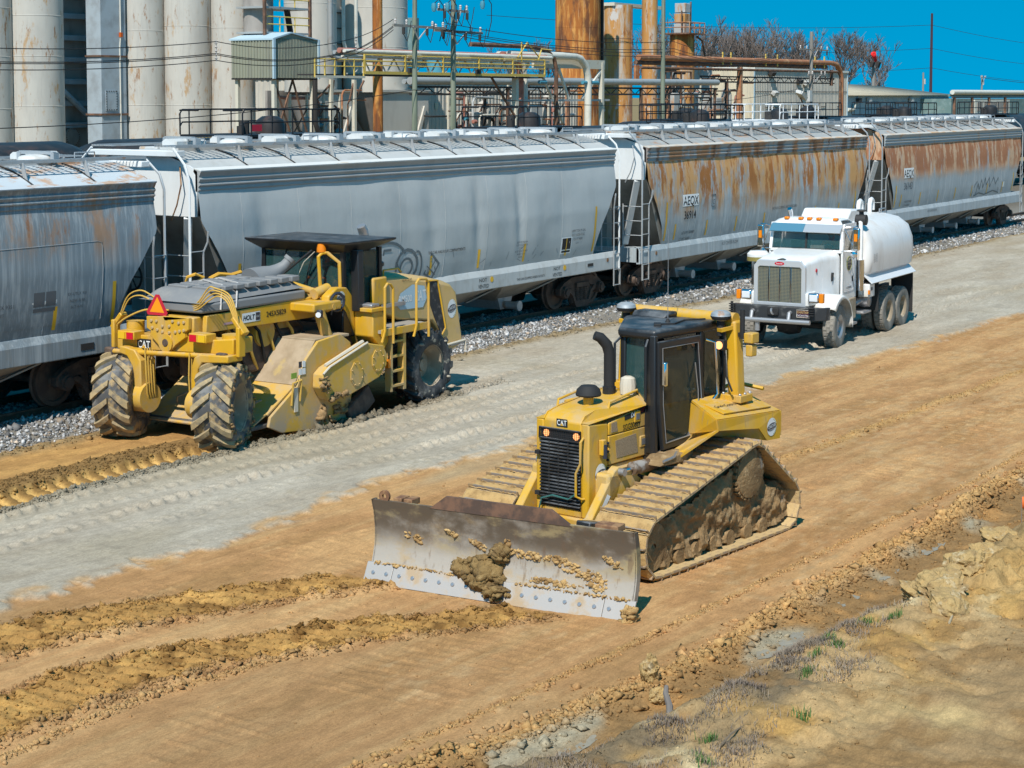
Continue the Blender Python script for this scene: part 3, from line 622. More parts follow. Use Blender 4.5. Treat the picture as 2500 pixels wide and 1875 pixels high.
        if e > 0:
            bw = MB(); bw.lathe([(.26, -.02), (.29, 0), (.26, .02), (.235, 0), (.26, -.02)], (8.46, -.55, 2.15), (1, 0, 0), 24)
            for k in range(6):
                a = k*math.pi/3; bw.cyl((8.46, -.55, 2.15), (8.46, -.55+.26*math.cos(a), 2.15+.26*math.sin(a)), .015, n=5)
            bw.cyl((8.2, -.55, 2.15), (8.46, -.55, 2.15), .04, n=8); bw.bx(8.1, 8.25, -.75, -.4, 1.8, 2.4); bw.build('brake_wheel', dark_void, t)
    # side sill
    for s in (-1, 1):
        m = MB(); m.prism([(s*1.50, .95), (s*1.52, .96), (s*1.52, 1.28), (s*1.45, 1.42), (s*1.40, 1.42), (s*1.40, .95)], 'x', -8.45, 8.45).build('side_sill', P, t, smooth=0, bevel=.01)
    # four discharge hoppers
    for k in range(4):
        cx = -4.2+k*2.8; m = MB()
        T = [(cx-1.35, -1.40, .96), (cx+1.35, -1.40, .96), (cx+1.35, 1.40, .96), (cx-1.35, 1.40, .96)]; B = [(cx-.3, -.42, .42), (cx+.3, -.42, .42), (cx+.3, .42, .42), (cx-.3, .42, .42)]
        m.add(T+B, [(0, 1, 5, 4), (1, 2, 6, 5), (2, 3, 7, 6), (3, 0, 4, 7), (4, 5, 6, 7)]); hp = m.build('discharge_hopper', hop_in, t, smooth=0)
        m = MB(); m.prism([(cx-.34, .5), (cx+.34, .5), (cx+.22, .2), (cx-.22, .2)], 'y', -.55, .55); m.cyl((cx, -.95, .3), (cx, .95, .3), .10, n=12); m.cyl((cx, -1.0, .3), (cx, -.93, .3), .13, n=12)
        m.build('outlet_gate', galv, hp, smooth=30)
        MB().bar((cx+.5, -.9, .6), (cx+1.2, -1.35, .93), .12, .03).build('hopper_stiffener', hop_in, hp)
    MB().bx(-6.3, 6.3, -.22, .22, .62, .95).build('center_sill', dark_void, t, smooth=0)
    for e in (-1, 1): bogie(t, e*7.1)
    t['zf'] = hz
    # markings
    def on(xx, z, off=.006): return Vector((xx, -side_y(z)-dent(xx, z)-off, zf(z)))
    def stripe(xx, z0, z1, w_=.085, lean=.0):
        m = MB(); n = 8
        m.grid(lambda u, v: on(xx+(u-.5)*w_+lean*v, z0+(z1-z0)*v, .008), 1, n).build('reflector_stripe', yellow_refl, t)
    for xx in (-6.4, -4.4, -2.4, -.4, 1.6, 3.6, 5.6): stripe(xx, 1.5, 1.95)
    stripe(-7.0, 1.5, 2.3); stripe(7.0, 1.5, 2.3)
    def txt(s, xx, z, size, mat=black_ink, xs=1.0, name='lettering', bold=0.0):
        return letters(name, s, size, lambda a, b: on(xx+a, z+b, .009), mat, t, xs, bold)
    def plate(x0, x1, z0, z1, mat, off=.006, name='panel'):
        MB().grid(lambda u, v: on(x0+(x1-x0)*u, z0+(z1-z0)*v, off), 4, 4).build(name, mat, t)
    t_end = lambda s, y, z, size, e=-1: letters('lettering', s, size, plane_fn((e*8.106, y, zf(z)), (0, -1 if e < 0 else 1, 0), (0, 0, 1), .004), black_ink, t, .8)
    return t, on, txt, plate, stripe, t_end
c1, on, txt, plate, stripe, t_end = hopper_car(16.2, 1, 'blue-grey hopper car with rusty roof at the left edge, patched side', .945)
plate(5.05, 5.62, 1.85, 2.28, white_ink); plate(5.08, 5.33, 1.98, 2.25, grey_ink, .009, 'sign_field'); plate(5.36, 5.59, 1.98, 2.25, grey_ink, .009, 'sign_field'); plate(5.08, 5.59, 1.88, 1.95, grey_ink, .009, 'sign_field')
txt('WOODCHUCK 9351', 4.2, 2.05, .10, grey_ink); txt('LOAD LIMIT', 4.2, 1.9, .09, grey_ink); txt('EX-UTLX 931', 6.1, 2.15, .08, grey_ink); txt('NEW 8-98', 6.1, 2.02, .08, grey_ink); txt('BLT 4-81', 6.1, 1.9, .08, grey_ink)
MB().grid(lambda u, v: on(2.2+4.5*u, 1.6+1.5*v, .007), 20, 12).build('side_patch', HP[1], c1, smooth=60)
MB().tube([on(x, 3.1, .008) for x in np.linspace(2.2, 6.6, 16)]+[on(6.68, 3.07, .008), on(6.7, 3.0, .008)]+[on(6.7, z, .008) for z in (2.6, 2.2, 1.8, 1.6)], .006, 5).build('patch_weld', galv, c1)
MB().bx(6.2, 6.52, -1.53, -1.522, 1.06, 1.18).build('defect_card_holder', dark_void, c1)
MB().cyl((2.9, -1.522, 1.1), (2.9, -1.53, 1.1), .06, n=16).build('round_sticker', yellow_refl, c1)
letters('lettering', 'TFX', .2, plane_fn((8.106, -1.1, 3.95), (0, 1, 0), (0, 0, 1)), black_ink, c1)

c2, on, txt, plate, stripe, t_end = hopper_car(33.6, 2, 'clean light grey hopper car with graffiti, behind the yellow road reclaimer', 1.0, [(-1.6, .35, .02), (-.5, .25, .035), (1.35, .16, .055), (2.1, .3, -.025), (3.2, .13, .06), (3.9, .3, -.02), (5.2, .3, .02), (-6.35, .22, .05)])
txt('THIS CAR HAS FOUR COMPARTMENTS', .2, 2.02, .10, black_ink, .85); txt('6', -5.98, 2.02, .34, black_ink, .8)
for k, s in enumerate(('GROUP BY REPAIR', 'TEST PRESSURE 11B', 'LT WT', 'BLT BY TRINITY INDS', 'FREIGHT 5-18', 'SHOPS')): txt(s, 3.45, 2.0-k*.075, .06, grey_ink)
for k, s in enumerate(('100M TON M GAL', 'EXT. KOE 47162', 'CU FT 4650')): txt(s, 6.15, 2.12-k*.11, .09, grey_ink)
plate(5.35, 5.85, 1.55, 1.98, white_ink); plate(5.40, 5.59, 1.66, 1.95, black_ink, .009, 'sign_field'); plate(5.62, 5.81, 1.66, 1.95, black_ink, .009, 'sign_field'); plate(5.40, 5.81, 1.58, 1.63, black_ink, .009, 'sign_field')
txt('EC', 5.49, 1.84, .07, white_ink); txt('DC', 5.72, 1.84, .07, white_ink)
stripe(7.0, 1.5, 2.7)
sill = lambda x, z: plane_fn((x, -1.52, z), (1, 0, 0), (0, 0, 1), .004)
for x in (1.75, 5.15):
    letters('lettering', 'NOT', .12, sill(x, 1.2), black_ink, c2, 1.3); letters('lettering', 'VENTED', .13, sill(x+.02, 1.05), black_ink, c2, .95)
    MB().cyl((x+.38, -1.524, 1.19), (x+.38, -1.528, 1.19), .07, n=16).build('round_sticker', yellow_refl, c2)
letters('lettering', 'THIS CAR EQUIPPED W/SIDE OUTLETS', .085, sill(3.9, 1.08), black_ink, c2, .9)
MB().bx(6.7, 6.98, -1.53, -1.522, 1.12, 1.2).build('defect_card_holder', dark_void, c2)
MB().cyl((7.75, -1.524, 1.22), (7.75, -1.53, 1.22), .055, n=14).build('sill_hole', rustbrown, c2)
def stroke(pts, wd, c=None, nm='graffiti'):
    m = MB(); P = [np.array(p) for p in pts]
    for a, b in zip(P[:-1], P[1:]):
        d = b-a; L = np.hypot(*d)
        if L < 1e-4: continue
        n = np.array([-d[1], d[0]])/L*wd/2; e = d/L*wd*.3
        m.quad(on(*(a-n-e), .010), on(*(b-n+e), .010), on(*(b+n+e), .010), on(*(a+n-e), .010))
    return m.build(nm, graf, c or c2, smooth=0)
arc = lambda cx, cz, rx, rz, a0, a1, n=12: [(cx+rx*math.cos(R(a)), cz+rz*math.sin(R(a))) for a in np.linspace(a0, a1, n)]
stroke(arc(-2.15, 1.95, .75, .42, 175, 20), .06); stroke([(-2.75, 1.5), (-2.9, 2.0), (-2.6, 2.25)], .06); stroke([(-2.35, 1.45), (-2.25, 2.2), (-2.0, 2.2)], .055)
stroke(arc(-1.35, 1.78, .40, .38, 200, -40), .07); stroke(arc(-1.35, 1.76, .22, .2, 190, -60)+[(-1.55, 1.42), (-.85, 1.42)], .055); stroke([(-1.72, 1.45), (-1.75, 1.9), (-1.5, 1.6)], .05); stroke(arc(-.98, 1.7, .2, .4, 100, -70), .05)
stroke([(-.62, 1.55), (-.38, 2.0), (-.08, 1.75), (-.3, 1.40), (-.62, 1.55)], .05); stroke([(-.55, 1.72), (-.2, 1.5)], .03); stroke([(-.5, 1.5), (-.2, 1.86)], .03)
txt('2', -.38, 1.85, .14, graf); txt('3', -.5, 1.6, .13, graf); txt('6', -.22, 1.66, .13, graf)
for k in range(16):
    x0 = random.uniform(.25, 6.3); z0 = random.uniform(1.5, 1.95); stroke([(x0, z0), (x0+random.uniform(-.15, .2), z0+random.uniform(-.2, .22))], .012, nm='scuff_mark')

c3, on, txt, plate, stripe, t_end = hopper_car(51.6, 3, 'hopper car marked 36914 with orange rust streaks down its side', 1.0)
plate(-6.05, -5.05, 2.43, 2.77, white_ink); txt('AEQX', -5.55, 2.59, .36, black_ink, .95, bold=.004); txt('36914', -5.55, 2.17, .34, black_ink, .9, bold=.002)
txt('LD LMT 203000', -5.55, 1.66, .12, grey_ink); txt('LT WT 64300', -5.7, 1.48, .12, grey_ink); stripe(-7.0, 1.5, 2.6)
m = MB(); m.tube([on(-4.2, 2.35, .01), on(-3.95, 2.35, .01), on(-3.95, 2.7, .01), on(-4.2, 2.7, .01), on(-4.2, 2.35, .01)], .01, 4).build('stencil_frame', grey_ink, c3); txt('C', -4.07, 2.48, .2, grey_ink)
letters('lettering', 'ACF CENTER FLOW', .14, sill(-2.8, 1.18), grey_ink, c3, .9); txt('NO RUN DURING AND NITROGEN', 1.1, 2.05, .12, grey_ink)
MB().cyl((-7.5, -1.524, 1.2), (-7.5, -1.53, 1.2), .055, n=14).build('sill_hole', rustbrown, c3)
t_end('AEQX', .55, 4.08, .3); t_end('36914', .5, 3.82, .22)
MB().quad((-8.104, 1.1, 3.96), (-8.104, .05, 3.96), (-8.104, .05, 4.2), (-8.104, 1.1, 4.2)).build('panel', white_ink, c3)

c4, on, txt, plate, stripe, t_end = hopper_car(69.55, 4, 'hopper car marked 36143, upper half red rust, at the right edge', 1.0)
plate(-6.3, -5.3, 2.55, 2.92, white_ink); txt('AEQX', -5.8, 2.72, .38, black_ink, .95, bold=.004); txt('36143', -5.8, 2.25, .38, grey_ink, .95)
txt('LD LMT 203800', -5.6, 1.66, .11, grey_ink); txt('LT WT 63200', -5.7, 1.52, .11, grey_ink)
letters('lettering', 'ACF CENTER FLOW', .13, sill(-3, 1.18), grey_ink, c4, .9)
zz = [(2.2, 1.5), (2.35, 2.0), (2.6, 1.75), (2.75, 2.15), (3.0, 1.8), (3.2, 2.2), (3.4, 1.9), (3.7, 2.2), (3.9, 1.8), (4.3, 2.2), (4.6, 1.9), (4.9, 2.15), (5.1, 1.6)]
stroke(zz, .05, c4); stroke([(2.0, 1.5), (2.6, 1.6), (3.4, 1.5), (4.4, 1.62), (5.2, 1.5)], .05, c4); stroke([(1.7, 1.5), (1.95, 1.95), (2.2, 2.1)], .04, c4); plate(5.6, 5.85, 1.72, 1.95, white_ink)

# ---- second row: black tank cars
tank_black = mk('tank_black', (.022, .022, .023), .42, 0, [dict(col=(.05, .04, .035), scale=(1, 1, 1), lo=.45, hi=.7), dict(col=(.10, .055, .04), scale=(.8, 2, 1), lo=.56, hi=.66, amt=.6), dict(col=(.12, .11, .10), scale=3, lo=.5, hi=.8, amt=.35, up=True)])
rail_black = mk('railing_black', (.012, .012, .014), .5); rail_white = mk('railing_white', (.75, .75, .74), .5); red_plate = mk('red_placard', (.5, .02, .04), .5)
def tank_car(x, y, label, white=False, plat=0.0, side='x'):
    t = thing('tank_car', label, 'rail car', (x, y, .3), 0, 'tank cars on the tracks behind'); zc, r, hl = 2.98, 1.48, 6.9
    prof = [(0, -hl-.75), (.6, -hl-.68), (1.1, -hl-.45), (1.38, -hl-.15), (r, -hl+.25)]+[(r, k) for k in np.linspace(-hl+1, hl-1, 6)]+[(r, hl-.25), (1.38, hl+.15), (1.1, hl+.45), (.6, hl+.68), (0, hl+.75)]
    MB().lathe(prof, (0, 0, zc), (1, 0, 0), 36).build('tank', tank_black, t, smooth=50)
    rm = rail_white if white else rail_black; zt = zc+r
    m = MB(); m.bx(plat-2.3, plat+2.3, -1.25, 1.25, zt-.02, zt+.05); m.build('platform', rm, t, smooth=0)
    m = MB()
    for s in (-1.25, 1.25):
        for h in (.42, .80): m.tube([(plat-2.3, s, zt+.05), (plat-2.3, s, zt+h-.12), (plat-2.2, s, zt+h), (plat+2.2, s, zt+h), (plat+2.3, s, zt+h-.12), (plat+2.3, s, zt+.05)], .026, 6)
        for k in range(-2, 3): m.cyl((plat+k*.95, s, zt), (plat+k*.95, s, zt+.8), .022, n=6)
    for e in (-2.3, 2.3): m.cyl((plat+e, -1.25, zt+.78), (plat+e, -.5, zt+.78), .03, n=6); m.cyl((plat+e, 1.25, zt+.78), (plat+e, .5, zt+.78), .03, n=6)
    m.build('guard_rail', rm, t)
    MB().lathe([(0, .62), (.25, .60), (.42, .48), (.46, .3), (.46, 0)], (plat+.4, 0, zt-.02), (0, 0, 1), 20).build('dome', tank_black, t)
    m = MB(); m.cyl((plat-.7, .1, zt), (plat-.7, .1, zt+.45), .16, n=10); m.cyl((plat-1.2, -.2, zt), (plat-1.2, -.2, zt+.3), .12, n=10); m.cyl((plat+1.2, .2, zt), (plat+1.2, .2, zt+.35), .14, n=10); m.bar((plat-1.2, -.2, zt+.3), (plat-.7, .1, zt+.4), .05); stuff(m.build('valves', dark_void, t))
    m = MB(); m.bx(-6.4, 6.4, -1.25, 1.25, .85, 1.1); m.bx(-8.2, 8.2, -.3, .3, .75, 1.1).build('underframe', dark_void, t, smooth=0)
    for s in (-1, 1):
        m = MB(); m.tube([(plat-.25, s*1.5, .7), (plat-.25, s*1.55, 3.6), (plat-.25, s*1.25, zt)], .025, 5); m.tube([(plat+.25, s*1.5, .7), (plat+.25, s*1.55, 3.6), (plat+.25, s*1.25, zt)], .025, 5)
        for k in range(9): m.cyl((plat-.25, s*1.54, .8+k*.34), (plat+.25, s*1.54, .8+k*.34), .015, n=5)
        m.build('ladder', rm, t)
    for e in (-1, 1): bogie(t, e*6.0)
    return t
tk = tank_car(27.2, 36.6, 'black tank car at far left, below the dark ladder bay between silos')
tk = tank_car(42.3, 36.6, 'black tank car with red placard on its platform, below the pale silos')
MB().bx(-1.9, -1.45, -1.27, -1.26, 4.62, 4.82).build('placard', red_plate, tk); letters('lettering', 'UTLX 92206', .3, lambda a, b: Vector((-3.6+a, -.55-b*.9, 4.46-.5+.45-abs(b)*.1+.05)), yellow_refl, tk)
tank_car(57.4, 36.6, 'black tank car in front of the two leaning utility poles')
tank_car(71.8, 36.6, 'black tank car with its platform in front of the orange rusty tower')
tank_car(86.6, 36.6, 'tank car with white platform railing', True, -7.0+.8)
tank_car(101.5, 36.6, 'black tank car with its platform in front of the blue low building', False, -4)
tank_car(80.5, 41.2, 'black tank car on the farther track behind the white railing', False, -1)
tank_car(96.0, 41.2, 'black tank car on the farther track below the beige building corner', False, -1.5)
tank_car(111.8, 41.2, 'black tank car on the farther track below the wooden crossarm pole', False, -5)
tank_car(117.5, 36.6, 'black tank car farthest right, below the pipe bridge', False, -4.5)
# ================================================================== PLANT BEHIND THE RAILWAY
silo_paint = mk('silo_paint', (.50, .475, .425), .7, 0, [dict(col=(.42, .395, .355), scale=(1, 1, .35), lo=.42, hi=.7, amt=.7), dict(col=(.42, .24, .09), scale=(1.6, 1.6, .55), lo=.55, hi=.66, amt=.8, rgh=.72), dict(col=(.26, .12, .045), scale=(2.4, 2.4, .6), lo=.575, hi=.66, amt=.85, rgh=.75), dict(col=(.3, .29, .28), scale=(6, 6, .4), lo=.5, hi=.75, amt=.35)], spec=.25)
silo_clean = mk('silo_paint_clean', (.54, .51, .45), .7, 0, [dict(col=(.40, .37, .33), scale=(.6, .6, .25), lo=.42, hi=.7, amt=.6), dict(col=(.30, .17, .09), scale=(1.4, 1.4, .5), lo=.63, hi=.7, amt=.6)], spec=.25)
blue_steel = mk('column_grey_blue', (.36, .42, .46), .6, 0, [dict(col=(.28, .31, .33), scale=1.2, lo=.42, hi=.7)])
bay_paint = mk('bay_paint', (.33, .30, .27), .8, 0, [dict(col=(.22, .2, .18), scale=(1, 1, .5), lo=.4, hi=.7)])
rust_tower = mk('tower_rust', (.36, .125, .03), .85, 0, [dict(col=(.60, .29, .08), scale=(2.2, 2.2, .25), lo=.47, hi=.62, rgh=.7), dict(col=(.13, .055, .03), scale=(1.0, 1.0, .35), lo=.46, hi=.60, amt=.9), dict(col=(.70, .48, .28), scale=(7, 7, .35), lo=.60, hi=.70, amt=.6), dict(col=(.30, .10, .03), scale=(6, 6, .5), lo=.5, hi=.66, amt=.7), dict(col=(.62, .40, .22), scale=(5, 5, .3), lo=.58, hi=.7, amt=.6)], bump=((4, 4, 2), .2, .05), spec=.2)
rust_pale = mk('tower_rust_pale', (.47, .42, .36), .8, 0, [dict(col=(.50, .25, .08), scale=(1.8, 1.8, .28), lo=.36, hi=.54, rgh=.72), dict(col=(.30, .115, .035), scale=(1.5, 1.5, .35), lo=.54, hi=.64, rgh=.72), dict(col=(.55, .56, .55), scale=(.8, .8, .6), lo=.60, hi=.66, amt=.8)], spec=.2)
tank_grey = mk('tank_grey', (.40, .40, .38), .7, 0, [dict(col=(.46, .22, .08), scale=(1.6, 1.6, .5), lo=.52, hi=.64, amt=.8), dict(col=(.52, .55, .56), scale=1, lo=.55, hi=.65, amt=.6)])
clad_green = mk('cladding_olive', (.26, .265, .20), .6, 0, [dict(col=(.21, .21, .17), scale=(2, 2, .3), lo=.45, hi=.7)])
clad_beige = mk('cladding_beige', (.60, .52, .38), .65, 0, [dict(col=(.40, .35, .27), scale=(1, 1, .25), lo=.45, hi=.7, amt=.6), dict(col=(.3, .2, .13), scale=(1.6, 1.6, .3), lo=.64, hi=.72, amt=.5)])
clad_grey_and_shade = mk('cladding_grey_and_shade', (.50, .46, .39), .7, 0, [dict(col=(.32, .30, .27), scale=(1, 1, .25), lo=.45, hi=.7, amt=.6), dict(col=(.27, .2, .15), scale=(1.6, 1.6, .25), lo=.60, hi=.7, amt=.5)])
trim_blue = mk('trim_pale_blue', (.42, .55, .62), .6)
rail_yel = mk('walkway_yellow', (.62, .44, .10), .6, 0, [dict(col=(.42, .25, .1), scale=3, lo=.55, hi=.7, amt=.7)])
steel_cream = mk('steel_cream', (.58, .54, .44), .7, 0, [dict(col=(.4, .25, .15), scale=2, lo=.58, hi=.7, amt=.6)])
steel_brown = mk('steel_brown', (.13, .075, .05), .75, .1, [dict(col=(.25, .13, .08), scale=2, lo=.45, hi=.65)])
pipe_grey = mk('pipe_grey', (.42, .43, .42), .5, .3, [dict(col=(.3, .26, .22), scale=1.5, lo=.5, hi=.7, amt=.6)])
pipe_rust = mk('pipe_rust', (.36, .15, .07), .7, 0, [dict(col=(.5, .28, .15), scale=1.2, lo=.5, hi=.66)])
pipe_red = mk('pipe_faded_red', (.40, .17, .13), .7, 0, [dict(col=(.3, .12, .08), scale=1.2, lo=.5, hi=.66)])
pipe_white = mk('pipe_offwhite', (.66, .64, .56), .55, 0, [dict(col=(.5, .44, .35), scale=1.5, lo=.5, hi=.7, amt=.6)])
teal_mat = mk('duct_teal', (.14, .22, .21), .6, 0, [dict(col=(.2, .28, .27), scale=1, lo=.45, hi=.65), dict(col=(.4, .2, .1), scale=1.5, lo=.62, hi=.68, amt=.7)])
blue_box = mk('equipment_blue', (.07, .27, .36), .5)
pole_wood = mk('pole_treated_wood', (.20, .23, .17), .85, 0, [dict(col=(.13, .15, .11), scale=(3, 3, .4), lo=.4, hi=.7), dict(col=(.3, .3, .25), scale=(6, 6, .3), lo=.55, hi=.7, amt=.6)])
pole_grey = mk('pole_grey_wood', (.27, .25, .22), .9, 0, [dict(col=(.18, .16, .14), scale=(4, 4, .3), lo=.45, hi=.7)])
wire_mat = mk('wire_black', (.015, .015, .017), .6); insul = mk('insulator', (.45, .42, .40), .35)
lamp_grey = mk('lamp_grey', (.5, .5, .48), .5)
def cyl_thing(name, label, cat, x, y, r, z0, z1, mat, group=None, seams=None, part='shell'):
    t = thing(name, label, cat, (x, y, 0), random.uniform(0, 6), group)
    MB().lathe([(r, z0), (r, z1)], (0, 0, 0), (0, 0, 1), 48).build(part, mat, t, smooth=60)
    for z in (seams or []): MB().lathe([(r+.004, z-.03), (r+.015, z), (r+.004, z+.03)], (0, 0, 0), (0, 0, 1), 48).build('seam', mat, t)
    return t
G = 'pale storage silos'
cyl_thing('silo', 'pale silo cut off by the left picture edge', 'silo', 70.35, 82, 1.77, 0, 16, silo_paint, G, (5.2, 8.2, 11))
cyl_thing('silo', 'pale silo left of the dark ladder-like bay', 'silo', 72.97, 80.5, 1.67, 0, 16, silo_paint, G, (5.35, 8.25, 10.6))
cyl_thing('silo', 'pale silo right of the blue-grey steel column', 'silo', 79.74, 78.5, 1.37, 0, 16, silo_paint, G, (5.4, 9.9))
cyl_thing('silo', 'middle pale silo, most rust-stained of the three together', 'silo', 81.62, 76.5, 1.45, 0, 16, silo_paint, G, (5.4, 10.2))
cyl_thing('silo', 'pale silo beside the olive clad box on the building', 'silo', 83.49, 74.5, 1.36, 0, 16, silo_paint, G, (5.2, 10.1))
# recessed bay with horizontal channels
t = thing('conveyor_bay', 'dark recessed bay with horizontal beams between pale silos', 'wall', (76.9, 81.5, -.66)); t.scale = (1.11,)*3
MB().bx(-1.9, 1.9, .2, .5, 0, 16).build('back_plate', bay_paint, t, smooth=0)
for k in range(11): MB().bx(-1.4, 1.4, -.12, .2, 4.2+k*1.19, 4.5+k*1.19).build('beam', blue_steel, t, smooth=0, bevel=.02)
MB().cyl((-1.5, -.25, 6.6), (1.2, -.5, 4.4), .16, n=10).build('chute', blue_steel, t)
m = MB(); m.lathe([(.0, -.1), (.5, -.1), (.52, -.05), (.52, .1)], (-.2, 0, 3.7), (0, 1, 0), 24)
m.build('manhole', bay_paint, t)
for k in range(24): a = k*math.pi/12; MB().cyl((-.2+.46*math.cos(a), -.14, 3.7+.46*math.sin(a)), (-.2+.46*math.cos(a), -.09, 3.7+.46*math.sin(a)), .025, n=5).build('bolt', steel_brown, t)
t = thing('steel_column', 'tall blue-grey box column with bolted access panel', 'column', (77.1, 78.9, -.61)); t.scale = (1.102,)*3
MB().bx(-.9, .95, -.55, .55, 0, 16).build('box_shell', blue_steel, t, smooth=0)
for z in (4.95, 8.1): MB().bx(-.97, 1.02, -.62, .62, z-.05, z+.05).build('flange', steel_brown, t, smooth=0)
p = MB().bx(-.62, .22, -.585, -.55, 5.15, 6.25).build('access_panel', blue_steel, t, smooth=0)
m = MB()
for k in range(8):
    for xx in (-.58, .18): m.box((xx, -.595, 5.22+k*.14), (.05, .02, .05))
for k in range(5):
    for zz_ in (5.2, 6.2): m.box((-.55+k*.17, -.595, zz_), (.05, .02, .05))
stuff(m.build('panel_bolts', dark_void, p, smooth=0))
MB().tube([(.45, -.6, 3), (.45, -.6, 8.6), (.5, -.62, 9.2), (.5, -.62, 12)], .035, 6).build('conduit', pipe_white, t); MB().bx(.42, .58, -.72, -.58, 9.15, 9.4).build('beacon', mk('beacon_orange', (.5, .09, .01), .4), t)
# big silos on skirts with triangular hopper openings
for (x, y, r, lab) in ((95.3, 78.0, 1.79, 'narrower cream silo above a leg-frame, behind the olive clad box'), (103.1, 78.5, 2.43, 'wide cream silo with rust-coloured pipe in front')):
    t = cyl_thing('cream_silo', lab, 'silo', x, y, r, 6.2, 17, silo_clean, 'cream silos on skirts', (9.4, 12.2)); t.rotation_euler = (0, 0, 0)
    m = MB()
    for a, b in ((-r-.5, -r*.2), ):
        pass
    m = MB(); w2 = r+.55
    m.prism([(-w2, 0), (-w2, 6.3), (w2, 6.3), (w2, 0), (w2-.5, 0), (w2-.5, 5.2), (w2-2.6, 0.6), (w2-3.0, 0.6), (w2-3.0, 0)], 'y', -r-.25, -r-.1).build('skirt_wall', silo_clean, t, smooth=0)
    MB().lathe([(r-.1, 6.2), (.3, 2.4)], (0, 0, 0), (0, 0, 1), 24).build('cone', bay_paint, t)
    MB().bx(-w2, w2, r+.1, r+.3, 0, 6.3).build('rear_wall', bay_paint, t, smooth=0)
    MB().bar((w2-.55, -r-.34, 5.15), (w2-2.65, -r-.34, .6), .14, .3).build('chute_beam', silo_clean, t)
    MB().bx(-w2-.05, w2+.05, -r-.4, -r, 6.2, 6.36).build('ledge', silo_clean, t, smooth=0)
t = thing('elevator_leg', 'narrow pale box tower between the two cream silos', 'tower', (100.4, 80.5, 0)); MB().bx(-1.1, 1.1, -.7, .7, 0, 17).build('casing', silo_clean, t, smooth=0); MB().bar((-.5, -.8, 0), (-.5, -.8, 17), .18).build('leg', rail_yel, t); MB().bar((.6, -.8, 0), (.6, -.8, 17), .12).build('leg', steel_brown, t)
for k in range(12): MB().bx(-.5, .6, -.85, -.72, 3+k*1.1, 3.08+k*1.1).build('rung', steel_brown, t)
MB().lathe([(.33, 0), (.33, 17)], (93.1, 70.6, 0), (0, 0, 1), 20).build('vent_stack', rust_tower); tag(bpy.data.objects['vent_stack'], 'slim rust-brown vertical stack in front of the wide cream silo', 'stack')
t = tag(MB().tube([(87.7, 70.2, 17), (87.7, 70.2, 8.9), (87.8, 70.2, 8.5), (88.2, 70.2, 8.3), (88.6, 70.2, 8.25), (92.5, 70.2, 8.25)], .17, 10).build('downpipe', pipe_grey), 'dark grey downpipe elbowing into the walkway pipes', 'pipe')
for xx, mt, lab in ((95.0, pipe_white, 'thin white vertical pipe left of the rusty stack'), (96.3, pipe_white, 'thin white vertical pipe curving near the walkway')):
    tag(MB().tube([(xx-5.2, 70.8, 17), (xx-5.2, 70.8, 9.4), (xx-5.0, 70.8, 8.9), (xx-4.3, 70.8, 8.6), (xx-2.8, 70.8, 8.4)], .12, 8).build('riser_pipe', mt), lab, 'pipe')
# penthouse and stair tower
def corrug(m, p0, p1, z0, z1, n, depth, nrm):
    p0, p1 = Vector(p0), Vector(p1); nv = Vector(nrm)*depth
    for k in range(n):
        a = p0+(p1-p0)*(k/n); b = p0+(p1-p0)*((k+.35)/n); c = p0+(p1-p0)*((k+.5)/n); d = p0+(p1-p0)*((k+.85)/n); e = p0+(p1-p0)*((k+1)/n)
        P = [a, b, c+nv, d+nv, e]
        for q, r_ in zip(P[:-1], P[1:]): m.quad((q.x, q.y, z0), (r_.x, r_.y, z0), (r_.x, r_.y, z1), (q.x, q.y, z1))
    return m
t = thing('olive_penthouse', 'olive corrugated box with pale blue trim standing on steel legs', 'building', (80.0, 68.3, 0))
corrug(MB(), (0, 3.2, 0), (0, 0, 0), 7.0, 9.25, 14, .07, (-1, 0, 0)).build('ribbed_wall', clad_green, t, smooth=0)
corrug(MB(), (0, 0, 0), (4.1, 0, 0), 7.0, 9.3, 30, .035, (0, -1, 0)).build('front_wall', clad_green, t, smooth=0)
MB().prism([(-.1, 9.2), (1.6, 9.62), (4.2, 9.25), (4.2, 9.3), (1.6, 9.70), (-.1, 9.3)], 'y', -.1, 3.3).build('roof', trim_blue, t, smooth=0)
MB().bx(-.02, 4.12, .02, 3.2, 6.9, 7.0).build('floor', dark_void, t, smooth=0); MB().bx(-.08, .12, -.12, -.02, 6.95, 9.3).build('corner_trim', trim_blue, t); MB().bx(4.05, 4.2, -.12, -.02, 6.95, 9.3).build('corner_trim', trim_blue, t)
MB().prism([(0, 9.2), (1.6, 9.6), (4.1, 9.25)], 'y', .0, .05).build('gable', clad_green, t, smooth=0)
for a, b in (((.3, .2), 6.95), ((3.8, .2), 6.95), ((.3, 3), 6.95), ((3.8, 3), 6.95), ((5.6, .2), 6.95), ((7.9, .2), 6.95)): MB().bar((a[0], a[1], 0), (a[0], a[1], b), .22).build('leg', steel_cream, t)
for p, q in (((.3, .2, 3.2), (2.0, .2, 6.9)), ((2.0, .2, 3.2), (.3, .2, 6.9)), ((2.0, .2, 6.9), (3.8, .2, 2.5)), ((3.8, .2, 5.4), (5.9, .2, 6.9)), ((5.6, .2, 5.4), (5.9, .2, 6.9)), ((7.4, .2, 5.6), (7.9, .2, 6.9)), ((7.9, .2, 5.6), (8.9, .2, 6.9))): MB().bar(p, q, .09).build('brace', steel_brown, t)
MB().tube([(3.6, -.2, 6.9), (3.6, -.2, 4.3), (3.8, -.2, 3.9), (4.8, -.2, 2.8)], .15, 8).build('discharge_pipe', dark_void, t)
t = thing('stair_tower', 'open steel platforms with yellow railings above the olive box', 'platform', (81.5, 70.3, 0))
